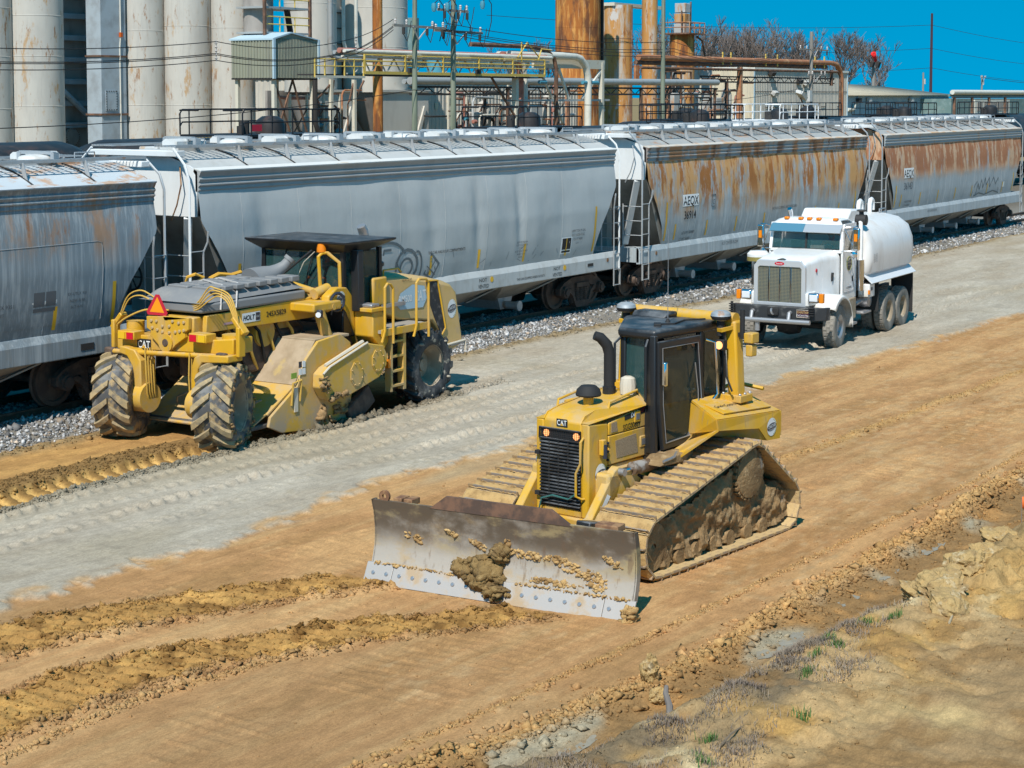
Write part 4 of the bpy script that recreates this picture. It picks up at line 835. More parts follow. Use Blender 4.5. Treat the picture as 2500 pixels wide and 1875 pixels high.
for z in (9.75, 11.25, 12.8):
    MB().bx(-.6, 3.6, -.6, 1.6, z-.12, z).build('deck', pipe_grey, t, smooth=0)
    for h in (.45, .9):
        MB().cyl((-.6, -.6, z+h), (3.6, -.6, z+h), .04, n=6).build('handrail', rail_yel, t)
    for xx in (-.6, .8, 2.2, 3.6): MB().cyl((xx, -.6, z), (xx, -.6, z+.9), .04, n=6).build('rail_post', rail_yel, t)
for xx in (-.6, 3.6): MB().bar((xx, -.62, 9), (xx, -.62, 14), .16).build('column', steel_brown, t)
MB().lathe([(.9, 9.7), (.9, 14)], (.6, .9, 0), (0, 0, 1), 20).build('cyclone', bay_paint, t); MB().bar((2.4, .2, 11.2), (3.2, .6, 9.8), .3).build('duct', dark_void, t)
# yellow truss walkway
t = thing('pipe_walkway', 'yellow railed truss walkway carrying pipes towards the rusty tower', 'walkway', (78.8, 64.2, 0))
L0, L1 = 4.6, 24.6
MB().bx(0, L0, -.05, .05, 6.98, 7.12).build('toe_beam', steel_cream, t, smooth=0); MB().bx(L0, L1, -.06, .06, 7.22, 7.40).build('toe_beam', rail_yel, t, smooth=0); MB().bx(0, L1, .1, 1.3, 7.12, 7.2).build('deck', dark_void, t, smooth=0)
for z in (8.35, 8.7): MB().cyl((L0, 0, z-.35), (L1, 0, z-.35), .045, n=6).build('handrail', rail_yel, t)
MB().cyl((L0, 0, 7.75), (L1, 0, 7.75), .035, n=6).build('handrail', rail_yel, t)
for z in (7.75, 8.15): MB().cyl((0, 0, z-.1), (L0, 0, z-.1), .035, n=6).build('handrail', rail_yel, t)
for k in range(6): MB().bar((L0+k*4, 0, 7.25), (L0+k*4, 0, 8.4), .10).build('rail_post', rail_yel, t)
for k in range(6): MB().bar((k*.9, 0, 7.0), (k*.9, 0, 8.1), .07).build('rail_post', rail_yel, t)
for k in range(26):
    x0 = L0+k*.77; MB().bar((x0, 1.3, 7.3 if k % 2 else 8.2), (x0+.77, 1.3, 8.2 if k % 2 else 7.3), .07).build('truss_web', pipe_white, t)
for z in (7.25, 8.25): MB().bar((L0, 1.3, z), (L1, 1.3, z), .12).build('truss_chord', steel_cream, t)
for yy, z, r, mt in ((.4, 8.55, .13, pipe_white), (.8, 8.6, .16, pipe_red), (1.15, 8.5, .12, pipe_grey), (.6, 8.25, .07, pipe_white)): MB().cyl((3.2, yy, z), (L1+1.5, yy, z), r, n=10).build('pipe', mt, t)
for xx in (9.2, 14.5, 20): MB().bx(xx, xx+1.5, .2, 1.2, 8.28, 8.42).build('pipe_saddle', steel_cream, t)
for xx in (L1-2.9, ): MB().bar((xx, .5, 0), (xx, .5, 7.3), .34).build('column', steel_cream, t)
MB().bar((L1-2.9, .4, 4.4), (L1-6, .4, 7.2), .12).build('brace', steel_brown, t)
MB().tube([(L1-3.4, 0, 8.5), (L1-2.2, 0, 9.5), (L1-.8, 0, 8.6)], .05, 5).build('davit', rail_yel, t); MB().bar((L1-2.9, 0, 8.2), (L1-2.9, 0, 9.5), .07).build('davit_post', rail_yel, t); MB().tube([(L1-.8, 0, 8.4), (L1-.4, 0, 9.1), (L1+.9, 0, 9.05)], .05, 5).build('davit', rail_yel, t)
for xx in (9, 16.3): MB().box((xx, -.15, 7.5), (.5, .16, .3)).build('floodlight', dark_void, t)
# grey wall behind
t = thing('grey_shed', 'long grey ribbed shed wall behind the utility poles', 'building', (108.5, 81, 0))
corrug(MB(), (0, 0, 0), (30, 0, 0), 0, 7.3, 60, .06, (0, -1, 0)).build('wall', clad_grey_and_shade, t, smooth=0)
MB().prism([(-.2, 7.3), (30.2, 7.3), (30.2, 7.5), (-.2, 7.5)], 'y', -.2, 14).build('roof', clad_grey_and_shade, t, smooth=0)
corrug(MB(), (0, 14, 0), (0, 0, 0), 0, 7.3, 24, .06, (-1, 0, 0)).build('wall', clad_grey_and_shade, t, smooth=0)
for k in range(4): MB().bx(5.6+k*1.6, 6.0+k*1.6, -.1, -.06, 4.9+(k % 3)*.5, 5.4+(k % 3)*.5).build('vent_plate', clad_beige, t, smooth=0)
# teal ducts and blue boxes above the shed
t = thing('teal_duct', 'teal horizontal duct with blue drums on the shed roof', 'duct', (108, 84, 0))
MB().cyl((0, 0, 8.75), (24, 0, 8.75), .55, n=16).build('duct', teal_mat, t)
for k in range(10): MB().lathe([(.57, -.05), (.62, 0), (.57, .05)], (2+k*2.2, 0, 8.75), (1, 0, 0), 16).build('hoop', teal_mat, t)
for xx, r, z in ((3.6, .75, 9.3), (8.6, .75, 9.0)): MB().lathe([(r, z-1.4), (r, z+.4), (r*.7, z+.5), (0, z+.5)], (xx, -1.4, 0), (0, 0, 1), 18).build('drum', blue_box, t)
for xx in (3.3, 9.3): MB().lathe([(.6, 8.5), (.6, 12.2)], (xx, 1.5, 0), (0, 0, 1), 14).build('cyclone', teal_mat, t)
# rusty towers
tw = cyl_thing('rusty_tower', 'broad tower fully covered in deep orange rust', 'tower', 137.7, 82, 2.02, 0, 19, rust_tower, 'rusty process towers', (6, 9, 12)); tw.rotation_euler = (0, 0, 0)
MB().tube([(1.9, -1.4, 0), (1.9, -1.4, 19)], .16, 8).build('riser_pipe', dark_void, tw)
tw = cyl_thing('rusty_tower', 'pale tower with orange rust streaks and ring ladder, behind the broad one', 'tower', 146.95, 83.2, 1.45, 0, 14.4, rust_pale, 'rusty process towers', (5, 8, 11)); tw.rotation_euler = (0, 0, 0)
MB().tube([(-.1, -1.6, 0), (-.1, -1.6, 13.6), (.0, -1.5, 14)], .10, 8).build('riser_pipe', steel_brown, tw); MB().bx(-1.6, 8, -.6, .6, 14.3, 14.6).build('top_beam', steel_cream, tw, smooth=0); MB().lathe([(1.62, 11.2), (1.62, 11.26)], (0, 0, 0), (0, 0, 1), 24).build('ring_rail', steel_brown, tw); MB().bx(.5, 1.2, -1.75, -1.5, 7.2, 8.8).build('panel', pipe_rust, tw)
tw = cyl_thing('rusty_column', 'narrow pale orange square-looking column left of the green pole', 'column', 148.9, 80.8, .74, 0, 19, rust_pale, None, (5, 7, 9, 11)); MB().box((.2, -.8, 10.3), (.8, .3, .8)).build('junction_box', pipe_red, tw)
tw = cyl_thing('rusty_tank', 'orange tank with machinery and railing on top', 'tank', 164.6, 85.5, 1.27, 0, 12.2, rust_tower, None, (8.8,)); tw.rotation_euler = (0, 0, 0)
MB().lathe([(1.3, 3), (1.3, 8.6)], (0, 0, 0), (0, 0, 1), 24).build('lower_band', rust_pale, tw)
MB().bx(-1.7, 1.7, -1.7, 1.7, 12.2, 12.35).build('deck', steel_brown, tw, smooth=0)
for z in (12.9, 13.4): MB().tube([(-1.7, 1.6, z), (-1.7, -1.7, z), (1.7, -1.7, z), (1.7, 1.6, z)], .05, 5).build('handrail', pipe_rust, tw)
for xx in (-1.7, -.6, .6, 1.7): MB().cyl((xx, -1.7, 12.3), (xx, -1.7, 13.4), .05, n=5).build('rail_post', pipe_rust, tw)
for k in range(3): MB().bx(-.75+.1*k, .55+.05*k, -.6, .6, 12.35+k*1.05, 13.3+k*1.05).build('mixer_housing', (tank_grey, rust_pale, tank_grey)[k], tw, bevel=.04)
MB().bar((-1.1, -.5, 12.3), (-1.1, -.5, 14.6), .12).build('frame_post', steel_brown, tw); MB().bar((.9, -.5, 12.3), (.9, -.5, 15.6), .12).build('frame_post', steel_brown, tw); MB().tube([(1.4, -1, 12), (2.6, -1, 11.6), (3.2, -1, 10), (3.3, -1, 8.5)], .12, 6).build('vent_pipe', steel_brown, tw)
tag(cyl_thing('grey_tank', 'grey tank right behind the green pole', 'tank', 156.6, 83, .95, 0, 9.2, tank_grey), 'grey tank right behind the green pole', 'tank')
cyl_thing('grey_tank', 'grey tank between the orange tank and the beige building', 'tank', 170.2, 86, 1.05, 0, 8.9, tank_grey)
# pipe rack
t = thing('pipe_rack', 'long low pipe rack with a dark lattice girder, crossing before the towers', 'pipe rack', (96.5, 70.5, 0))
MB().cyl((0, 0, 6.95), (46, 0, 7.1), .26, n=12).build('pipe', pipe_grey, t); MB().cyl((0, .5, 6.9), (46, .5, 7.05), .18, n=10).build('pipe', pipe_grey, t)
for z in (6.55, 6.05): MB().bx(0, 46, -.06, .06, z-.07+.0, z+.07).build('chord', dark_void, t, smooth=0)
for k in range(46): MB().bar((k, 0, 6.05 if k % 2 else 6.55), (k+1, 0, 6.55 if k % 2 else 6.05), .05).build('lattice_bar', dark_void, t)
for xx in (12, 20.5, 32, 45.5): MB().bar((xx, 0, 0), (xx, 0, 6.5), .2).build('post', steel_brown, t)
# cream bent frame with goose-neck pipes
t = thing('gooseneck_stand', 'cream steel frame holding thick white gooseneck pipes before the rusty tower', 'frame', (102.5, 66.2, 0))
MB().bx(2.6, 12.4, -.1, .1, 7.9, 8.55).build('girder', steel_cream, t, smooth=0); MB().bar((12.1, 0, 0), (12.1, 0, 8.4), .3).build('column', steel_cream, t); MB().bx(-1.5, 13.2, -.08, .08, 5.55, 5.7).build('tie_beam', pipe_grey, t)
MB().bar((12, 0, 7.8), (9.3, 0, 5.7), .16).build('brace', pipe_white, t); MB().bar((6.0, 0, 7.9), (7.4, 0, 5.7), .16).build('brace', pipe_white, t); MB().bar((3.6, 0, 7.6), (6.6, 0, 4.0), .14).build('brace', steel_cream, t)
for dy, x1, mt, r in ((-.5, 9.3, pipe_white, .26), (.4, 2.2, pipe_white, .2), (.1, 1.2, pipe_red, .2)):
    MB().tube([(-1.2, dy, 8.75), (x1-2.0, dy, 8.75), (x1-1.1, dy, 8.6), (x1-.35, dy, 8.1), (x1-.05, dy, 7.3), (x1, dy, 6.6), (x1-.1, dy, 0)], r, 12).build('gooseneck_pipe', mt, t)
MB().tube([(-6, -.6, 9.3), (1.8, -.6, 9.3), (3.4, -.6, 9.1), (4.4, -.6, 8.6), (4.7, -.6, 7.8), (4.7, -.6, 0)], .15, 8).build('gooseneck_pipe', steel_brown, t)
for xx in (3.0, 8.9, 10.2): MB().cyl((xx-.4, -.5, 6.9), (xx+.5, -.5, 6.9), .13, n=8).build('valve', blue_box, t)
# brown header pipes crossing to the right
t = thing('header_pipes', 'pair of rust-brown header pipes bending down beside the beige building', 'pipe', (138, 76, 0))
MB().tube([(0, 0, 9.3), (43, 0, 9.45), (44.6, 0, 9.3), (45.6, 0, 8.7), (46, 0, 7.9), (46, 0, 0)], .26, 12).build('pipe', pipe_rust, t)
MB().tube([(0, .3, 8.85), (42.5, .3, 9.0)], .2, 10).build('pipe', steel_brown, t); MB().tube([(0, -.2, 8.4), (44.5, -.2, 8.5), (45.2, -.2, 8.0), (45.3, -.2, 0)], .12, 8).build('pipe', steel_brown, t)
for z in (7.75, 7.25): MB().bx(12, 44, -.06, .06, z-.07, z+.07).build('chord', dark_void, t, smooth=0)
for k in range(32): MB().bar((12+k, 0, 7.25 if k % 2 else 7.75), (13+k, 0, 7.75 if k % 2 else 7.25), .05).build('lattice_bar', dark_void, t)
MB().bar((20.5, 0, 0), (20.5, 0, 8.7), .42).build('post', pipe_rust, t); MB().bar((43.2, 0, 7), (43.2, 0, 8.7), .3).build('post', steel_brown, t)
for xx in (16.5, 18.3, 26.2, 29, 38.5, 41): MB().bar((xx, -.1, 8.9), (xx, -.1, 10.1), .12).build('marker_post', rail_yel, t)
# beige building
t = thing('beige_building', 'beige corrugated building with floodlights, lit end wall at its left', 'building', (184, 86.5, 0))
corrug(MB(), (0, 12, 0), (0, 0, 0), 0, 9.0, 40, .05, (-1, 0, 0)).build('end_wall', clad_beige, t, smooth=0)
corrug(MB(), (0, 0, 0), (27.2, 0, 0), 0, 8.9, 60, .05, (0, -1, 0)).build('side_wall', clad_grey_and_shade, t, smooth=0)  # shaded side of the beige walls, the shade put in as greyer colour
MB().prism([(-.15, 8.9), (27.35, 8.75), (27.35, 9.0), (-.15, 9.15)], 'y', -.2, 12).build('roof', pipe_white, t, smooth=0)
MB().bx(-.12, .1, -.12, -.06, 0, 8.95).build('corner_trim', trim_blue, t); MB().bx(27.1, 27.3, -.14, -.06, 0, 8.8).build('corner_trim', trim_blue, t)
for xx, z, mt in ((4.2, 8.45, dark_void), (12, 7.6, dark_void), (14, 7.4, lamp_grey), (5, 6.2, lamp_grey)): MB().box((xx, -.35, z), (1.0, .5, .5), (.5, 0, 0)).build('floodlight', mt, t, bevel=.04)
MB().box((-.3, 5.2, 8.0), (.4, .9, .5)).build('floodlight', dark_void, t, bevel=.04)
MB().bx(-.02, 27.2, -.09, -.07, 6.35, 6.42).build('seam', dark_void, t)
for xx in (3.0, 5.0, 19, 24): MB().bx(xx, xx+1.2, -.12, -.07, 4.55, 4.62).build('slot_vent', dark_void, t)
# low blue building
t = thing('low_building', 'low pale blue shed with long shallow beige roof', 'building', (241, 99, 0))
corrug(MB(), (0, 0, 0), (44, 0, 0), 0, 6.0, 40, .05, (0, -1, 0)).build('wall', mk('cladding_blue', (.32, .42, .46), .6, 0, [dict(col=(.26, .35, .4), scale=.6, lo=.4, hi=.7)]), t, smooth=0)
m = MB(); m.add([(-.5, -.8, 5.95), (45, -.8, 5.95), (45, 14, 7.6), (-.5, 14, 8.1)], [(0, 1, 2, 3)]).build('roof', mk('roof_beige', (.42, .37, .27), .8, 0, [dict(col=(.3, .25, .18), scale=(.3, 2, 1), lo=.5, hi=.7)]), t, solid=.15)
for xx in (4.5, 8.5, 26): MB().box((xx, -.4, 5.2), (1.0, .5, .7)).build('floodlight', dark_void if xx < 6 else lamp_grey, t, bevel=.05)
MB().tube([(.4, -.3, 3.9), (2.6, -.3, 3.9), (3, -.3, 4.6)], .25, 8).build('exhaust_pipe', pipe_white, t)
MB().bx(44, 44.2, 0, 14, 0, 6).build('end_wall', clad_grey_and_shade, t); MB().bx(-.2, 0, 0, 14, 0, 6).build('end_wall', clad_beige, t)
t = thing('pipe_bridge', 'white pipe on a low bridge frame at the right edge', 'pipe rack', (255, 88, 0))
MB().cyl((0, 0, 6.4), (60, 0, 6.4), .35, n=12).build('pipe', pipe_white, t); MB().bx(0, 60, -.1, .1, 5.55, 5.75).build('girder', steel_brown, t, smooth=0); MB().cyl((0, .5, 5.95), (60, .5, 5.95), .2, n=10).build('pipe', teal_mat, t)
for xx in (1, 9, 17, 25, 36): MB().bar((xx, 0, 0), (xx, 0, 5.6), .35).build('post', steel_brown, t)
t = thing('blue_unit', 'blue-green clad process unit under the white pipe bridge', 'building', (272, 94, 0)); MB().bx(0, 40, 0, 8, 0, 5.4).build('wall', teal_mat, t, smooth=0); MB().bx(10, 28, -.5, -.2, 3, 5.2).build('white_panel', pipe_white, t)
for k in range(5): MB().bx(11+k*3.4, 13.6+k*3.4, -.56, -.51, 3.4, 4.8).build('opening', bay_paint, t)
# clusters of small pipework among the towers
def pipe_cluster(label, x0, y0, w_, z1, seed, n=14):
    t = thing('pipe_cluster', label, 'pipes', (x0, y0, 0), 0, 'pipework clusters'); g_ = random.Random(seed)
    for k in range(n):
        x = g_.uniform(0, w_); r = g_.uniform(.05, .13); zt__ = g_.uniform(z1*.55, z1); mt = g_.choice((pipe_white, steel_brown, pipe_grey, pipe_rust, dark_void, pipe_red)); yy = g_.uniform(-.8, .8); dx = g_.choice((-1, 1))*g_.uniform(1.0, 3.5)
        MB().tube([(x, yy, 0), (x, yy, zt__-.3), (x+dx*.06, yy, zt__-.08), (x+dx*.15, yy, zt__), (x+dx, yy, zt__), (x+dx*1.1, yy+.3, zt__+.05)], r, 7).build('pipe', mt, t)
        if k % 3 == 0: MB().cyl((x-.2, yy-.15, zt__*.7), (x+.2, yy-.15, zt__*.7), .14, n=8).build('valve', g_.choice((blue_box, dark_void, pipe_red)), t)
    for k in range(4):
        xx = w_*k/3; MB().bar((xx, 0, 0), (xx, 0, z1*.95), .14).build('post', g_.choice((steel_brown, steel_cream)), t)
    for zz2 in (z1*.5, z1*.8, z1*.95): MB().bar((0, 0, zz2), (w_, 0, zz2), .12).build('beam', steel_brown, t)
    for k in range(3): MB().bar((w_*k/3, 0, z1*.5), (w_*(k+1)/3, 0, z1*.8), .07).build('brace', steel_brown, t)
    MB().bx(w_*.3, w_*.5, -.4, .3, z1*.5, z1*.72).build('vessel', tank_grey, t, bevel=.1); MB().lathe([(0, z1*.4), (.5, z1*.42), (.55, z1*.5), (.55, z1*.75), (.4, z1*.82), (0, z1*.85)], (w_*.75, .5, 0), (0, 0, 1), 14).build('vessel', silo_clean, t)
    return t
pipe_cluster('tangle of pipes and a small vessel left of the broad orange tower', 117, 76, 9, 7.2, 1); pipe_cluster('tangle of pipes between the orange tower and the narrow column', 146, 78, 6, 8.6, 2, 12); pipe_cluster('pipes and frames at the foot of the orange tank', 158, 80, 9, 8.0, 3, 16); pipe_cluster('pipes crowding the gap right of the cream silos', 106, 74, 7, 6.6, 4); pipe_cluster('dark pipework under the olive box', 86.5, 72.5, 5, 6.4, 5, 10)
# utility poles
def pole(x, y, h, r, label, mat=pole_wood, arms=(), cat='utility pole', gear=True, lean=0.0, group='wooden utility poles'):
    t = thing('utility_pole', label, cat, (x, y, 0), 0, group); t.rotation_euler = (0, lean, 0)
    MB().cyl((0, 0, 0), (0, 0, h), r*1.15, r*.8, n=12).build('shaft', mat, t)
    for (z, hl, off) in arms:
        MB().bx(-hl+off, hl+off, -r-.14, -r-.02, z-.07, z+.07).build('crossarm', pole_grey, t, smooth=0)
        MB().bar((off-.75, -r-.15, z), (0, -r-.1, z-.75), .06).build('arm_brace', insul, t); MB().bar((off+.75, -r-.15, z), (0, -r-.1, z-.75), .06).build('arm_brace', insul, t)
        for q in (-.92, -.5, .5, .92): MB().lathe([(0, .32), (.05, .31), (.09, .24), (.05, .2), (.09, .14), (.05, .1), (.08, .05), (.04, 0)], (hl*q+off, -r-.08, z+.06), (0, 0, 1), 8).build('insulator', insul, t)
        if gear:
            for q in (-.7, .2, .8):
                MB().cyl((hl*q+off, -r-.25, z-.5), (hl*q+off, -r-.25, z-.1), .09, n=8).build('cutout_fuse', dark_void, t)
                MB().tube([(hl*q+off, -r-.25, z-.5), (hl*q+off+.3, -r-.3, z-.9), (hl*q+off+.5, -r-.3, z-.4), (hl*q+off+.7, -r-.3, z+.3)], .025, 5).build('jumper', wire_mat, t)
    return t
tp = pole(85.3, 62, 14, .16, 'green treated utility pole left of the pair, with one wide crossarm', arms=((10.0, 2.6, .15),), lean=.008)
tp = pole(89.7, 62.3, 14, .17, 'thick green treated utility pole right of the pair, hung with wires', arms=((9.85, 2.6, .2), (11.1, 1.6, -.4)), lean=.008)
for xx, z in ((-2.6, 11.2), (-1.2, 11.3), (2.6, 11.6)):
    MB().lathe([(0, .25), (.12, .22), (.16, 0), (.1, -.25), (0, -.28)], (xx, -.4, z), (0, 0, 1), 10).build('surge_arrester', blue_box, tp)
    MB().tube([(xx, -.4, z+.2), (xx+.5, -.4, z+.5), (xx+1.0, -.4, z+.1), (xx+1.0, -.4, z-1.0), (xx+.6, -.4, z-2.0)], .03, 5).build('jumper', wire_mat, tp)
pole(116.3, 62, 15, .17, 'plain green utility pole before the rusty tank', gear=False, lean=.004)
tp = pole(166.5, 72, 12.3, .2, 'weathered grey pole with two crossarms beside the beige building', pole_grey, ((10.5, 3.6, 0), (8.0, 2.2, .8)), gear=True)
MB().box((-3.2, -.4, 6.0), (1.3, .8, .35), (.3, .5, 0)).build('lamp', lamp_grey, tp); MB().box((-1.2, -.4, 5.9), (.6, .3, 1.1)).build('meter_box', lamp_grey, tp); MB().tube([(-3.2, -.3, 5.7), (-2.4, -.3, 4.9), (-.2, -.2, 4.8)], .08, 6).build('lamp_arm', steel_brown, tp)
t = thing('flood_mast', 'short mast with twin floodlights and a red windsock on top', 'light pole', (285, 112, 0)); MB().cyl((0, 0, 0), (0, 0, 10.8), .35, .28, n=10).build('shaft', pole_grey, t)
MB().bx(-1.4, 1.4, -.1, .1, 10.6, 10.85).build('crossarm', pole_grey, t)
for xx in (-1.3, 1.3): MB().box((xx, -.3, 11.1), (.9, .5, 1.0), (.3, 0, 0)).build('floodlight', dark_void, t, bevel=.05)
MB().cyl((0, 0, 10.8), (0, 0, 13.0), .07, n=6).build('sock_rod', dark_void, t)
ws = MB().lathe([(.42, 0), (.38, .6), (.30, 1.2), (.22, 1.7)], (-.2, 0, 13.0), (.62, 0, -.78), 14).build('windsock', mk('windsock_red', (.75, .02, .02), .7), t, solid=.03)
t = tag(MB().cyl((447, 160, 0), (447, 160, 27), .42, .3, n=10).build('transmission_pole', mk('pole_dark_brown', (.055, .025, .035), .7)), 'very tall dark slender pole against the sky at right', 'pole')
for xx, z, h, lab in ((331, 120, 10.3, 'small distant pole with a white lamp left of the tall dark one'), (366, 120, 10.1, 'small distant pole with transformer near the right edge')):
    tp = pole(xx, z, h, .2, lab, pole_grey, ((9.6, 1.6, 0),) if xx > 350 else (), gear=False, group='distant poles')
    MB().lathe([(0, .5), (.3, .48), (.3, -.5), (0, -.5)], (.5, 0, 8.6), (0, 0, 1), 10).build('transformer', lamp_grey, tp)
# overhead wires
def wire(a, b, sag, r=.022, lab='', nm='overhead_wire'):
    a, b = Vector(a), Vector(b); P = []
    for k in range(17): u = k/16; p = a.lerp(b, u); p.z -= sag*4*u*(1-u); P.append(p)
    return tag(MB().tube(P, r, 5).build(nm, wire_mat), lab, 'wire', 'overhead wires')
pts = [((40.5, 60.8, 8.15), 'west'), ((85.2, 61.8, 10.2), 'a')]
W = [(9.2, 10.35, 8.35), (8.55, 9.98, 7.75), (8.5, 9.9, 7.68), (8.3, 9.75, 7.4)]
spc = []
for k, (z0, z1, zl) in enumerate(W):
    A = (68.0, 61.8, zl+.35); B = (47.0, 61.8, zl-.15); Cc = (79.5, 61.8, z0)
    nmw = ('top', 'second', 'third', 'lowest')[k]
    wire(B, A, .35, lab=f'{nmw} overhead wire of the bundle, span across the left silos')
    wire(A, Cc, .45, lab=f'{nmw} overhead wire of the bundle, span across the middle silos')
    wire(Cc, (83.0, 61.8, z1), .1, lab=f'{nmw} overhead wire of the bundle, span up to the left pole')
    wire((88, 61.9, z1), (118, 62, z1-.4-k*.15), .5, lab=f'{nmw} overhead wire of the bundle, span right of the paired poles')
    wire((118, 62, z1-.4-k*.15), (163, 71.8, 10.6-.1*k), 1.0, lab=f'{nmw} overhead wire of the bundle, span towards the grey crossarm pole')
for (x, z) in ((68.0, 8.2), (79.5, 8.85)):
    m = MB()
    for k in range(5): m.lathe([(0, -.06), (.09, 0), (0, .06)], (x, 61.8, z-.35+k*.19), (0, 0, 1), 8)
    m.cyl((x, 61.8, z-.5), (x, 61.8, z+.55), .03, n=5); tag(m.build('wire_spacer', insul), 'white spacer hanging on the wires before the ' + ('blue-grey column' if x < 70 else 'silo next to the olive box'), 'spacer')
wire((46, 60, 4.55), (85, 61.8, 6.3), .5, lab='lone low overhead wire in front of the silos'); wire((85, 61.8, 6.3), (166, 71.7, 6.9), 1.4, lab='lone low overhead wire towards the beige building')
for z in (10, 15, 21): wire((447, 160, z+3), (300, 200, z+1), 1.5, .05, lab=f'faint far power line at height {z} left of the tall dark pole'.replace(str(z), {10: 'low', 15: 'middle', 21: 'top'}[z])); wire((447, 160, z+3), (620, 150, z), 2, .05, lab='faint far power line, {} one right of the tall dark pole'.format({10: 'low', 15: 'middle', 21: 'top'}[z]))
wire((366, 120, 9.6), (430, 100, 8.2), 1.0, .05, lab='thin wire from the small pole near the right edge')
# bare trees
bark = mk('bare_bark', (.19, .165, .145), .9, 0, [dict(col=(.13, .10, .085), scale=.8, lo=.4, hi=.7)]); twig = mk('bare_twigs', (.155, .125, .11), .9)
def bare_tree(seed):
    g = random.Random(seed); tr = MB(); tw_ = MB()
    def grow(p, d, L, r, lv):
        n = 3; P = [p.copy()]; q = p.copy(); dd = d.copy()
        for k in range(n):
            dd = (dd+Vector((g.uniform(-.16, .16), g.uniform(-.16, .16), g.uniform(.0, .14)))).normalized(); q = q+dd*(L/n); P.append(q.copy())
        (tr if lv < 2 else tw_).tube(P, [r*(1-.2*k) for k in range(n+1)], 5 if lv < 2 else 3, False)
        if lv >= 5: return
        for k in range(g.choice((3, 4, 4)) if lv < 4 else 4):
            base = P[g.choice((1, 2, 3, 3))] if k else P[-1]
            nd = (dd+Vector((g.uniform(-.85, .85), g.uniform(-.85, .85), g.uniform(-.1, .5)))).normalized()
            grow(base, nd, L*g.uniform(.6, .8), max(r*.5, .042), lv+1)
    grow(Vector((0, 0, 0)), Vector((0, 0, 1)), 5.2, .32, 0)
    return tr.mesh('trunk'), tw_.mesh('crown')
TV = []
for k in range(4):
    a, b = bare_tree(50+k); a.materials.append(bark); b.materials.append(twig); TV.append((a, b))
tree_lab = ['tallest bare tree just right of the orange tank machinery', 'bare tree second in the row behind the beige building', 'bare tree third in the row behind the beige building', 'bare tree behind the middle of the brown header pipes', 'bare tree behind the two-arm grey pole', 'bare tree right of the grey crossarm pole', 'wide bare tree behind the bend of the header pipe', 'bare tree at the right end of the grove', 'small bare tree at the foot of the grove near the windsock', 'low bare tree between the orange tower and the teal duct', 'low bare tree peeping over the shed roof', 'slim bare tree seen between tower and narrow column']+['bare tree in the second rank, %s' % q for q in ('just right of the tallest one', 'behind the beige building roof corner', 'left of the grey crossarm pole', 'right of the grey crossarm pole', 'behind the bend of the header pipe', 'towards the right end of the grove', 'lowest one beside the windsock')]
for k, (x, y, s) in enumerate(((292, 150, 1.0), (306, 156, .98), (318, 150, .95), (330, 158, 1.0), (340, 150, .97), (352, 156, 1.0), (362, 150, .98), (371, 146, .9), (384, 150, .62), (232, 150, .62), (241, 152, .72), (262, 150, .66), (299, 162, .95), (312, 164, .9), (336, 166, .95), (347, 168, .9), (357, 164, .92), (366, 160, .85), (377, 158, .7))):
    t = thing('bare_tree', tree_lab[k], 'tree', (x, y, 0), k*1.7, 'leafless trees behind the plant'); t.scale = (s*1.5, s*1.5, s*1.38)
    inst('trunk', TV[k % 4][0], t, (0, 0, 0)); inst('crown', TV[k % 4][1], t, (0, 0, 0))
# ================================================================== MACHINE MATERIALS
dustc = (.44, .33, .20)
yel = mk('machine_yellow', (.62, .345, .018), .42, 0, [dict(col=(.50, .27, .03), scale=1.5, lo=.42, hi=.7, amt=.6), dict(col=dustc, scale=(2.5, 2.5, 1.2), lo=.44, hi=.72, amt=.5, rough=.9), dict(col=(.30, .21, .12), scale=(9, 9, 3), lo=.58, hi=.72, amt=.5, rough=.9), dict(col=(.46, .34, .2), scale=6, lo=.40, hi=.7, amt=.6, up=True, rough=.9)], spec=.45)
yel_dusty = mk('machine_yellow_dusty', (.58, .345, .05), .55, 0, [dict(col=(.48, .35, .19), scale=(2.2, 2.2, 1.5), lo=.40, hi=.66, amt=.75, rough=.9), dict(col=(.42, .34, .24), scale=9, lo=.5, hi=.7, amt=.5), dict(col=(.36, .29, .21), scale=2.5, lo=.4, hi=.6, amt=.9, grad=('Z', .75, .25), rough=.95)], spec=.3)
black_p = mk('cab_black', (.018, .019, .021), .38, 0, [dict(col=(.16, .17, .18), scale=3, lo=.35, hi=.7, amt=.7, up=True, rough=.7)], spec=.5)
black_mat = mk('matt_black', (.02, .02, .021), .75); rubber = mk('rubber_black', (.03, .03, .03), .85)
glass = mk('tinted_glass', (.02, .035, .035), .04, 0, spec=.6, alpha=.72)
glass_l = mk('clear_glass', (.04, .10, .10), .03, 0, spec=.7, alpha=.42)
chrome = mk('chrome', (.75, .76, .78), .12, 1.0, [dict(col=(.5, .42, .32), scale=5, lo=.55, hi=.75, amt=.5, rough=.6)])
steel_worn = mk('worn_steel', (.42, .42, .43), .4, .7, [dict(col=(.3, .22, .15), scale=3, lo=.5, hi=.7, amt=.6)])
seatc = mk('seat_fabric', (.03, .03, .033), .9)
mesh_tan = mk('dusty_mesh', (.33, .24, .15), .9, 0, [dict(col=(.2, .14, .08), scale=(60, 60, 60), lo=.45, hi=.55, amt=.7)])
lit_lamp = mk('lit_headlamp', (.8, .4, .2), .3, emit=((1.0, .36, .10), 1.1)); lens = mk('lamp_lens', (.7, .72, .74), .12, spec=.6); amber = mk('amber_lens', (.75, .22, .01), .25); red_lens = mk('red_lens', (.6, .01, .03), .25); yel_lens = mk('yellow_lens', (.75, .45, .02), .3)
cream = mk('cream_plastic', (.58, .52, .42), .5)
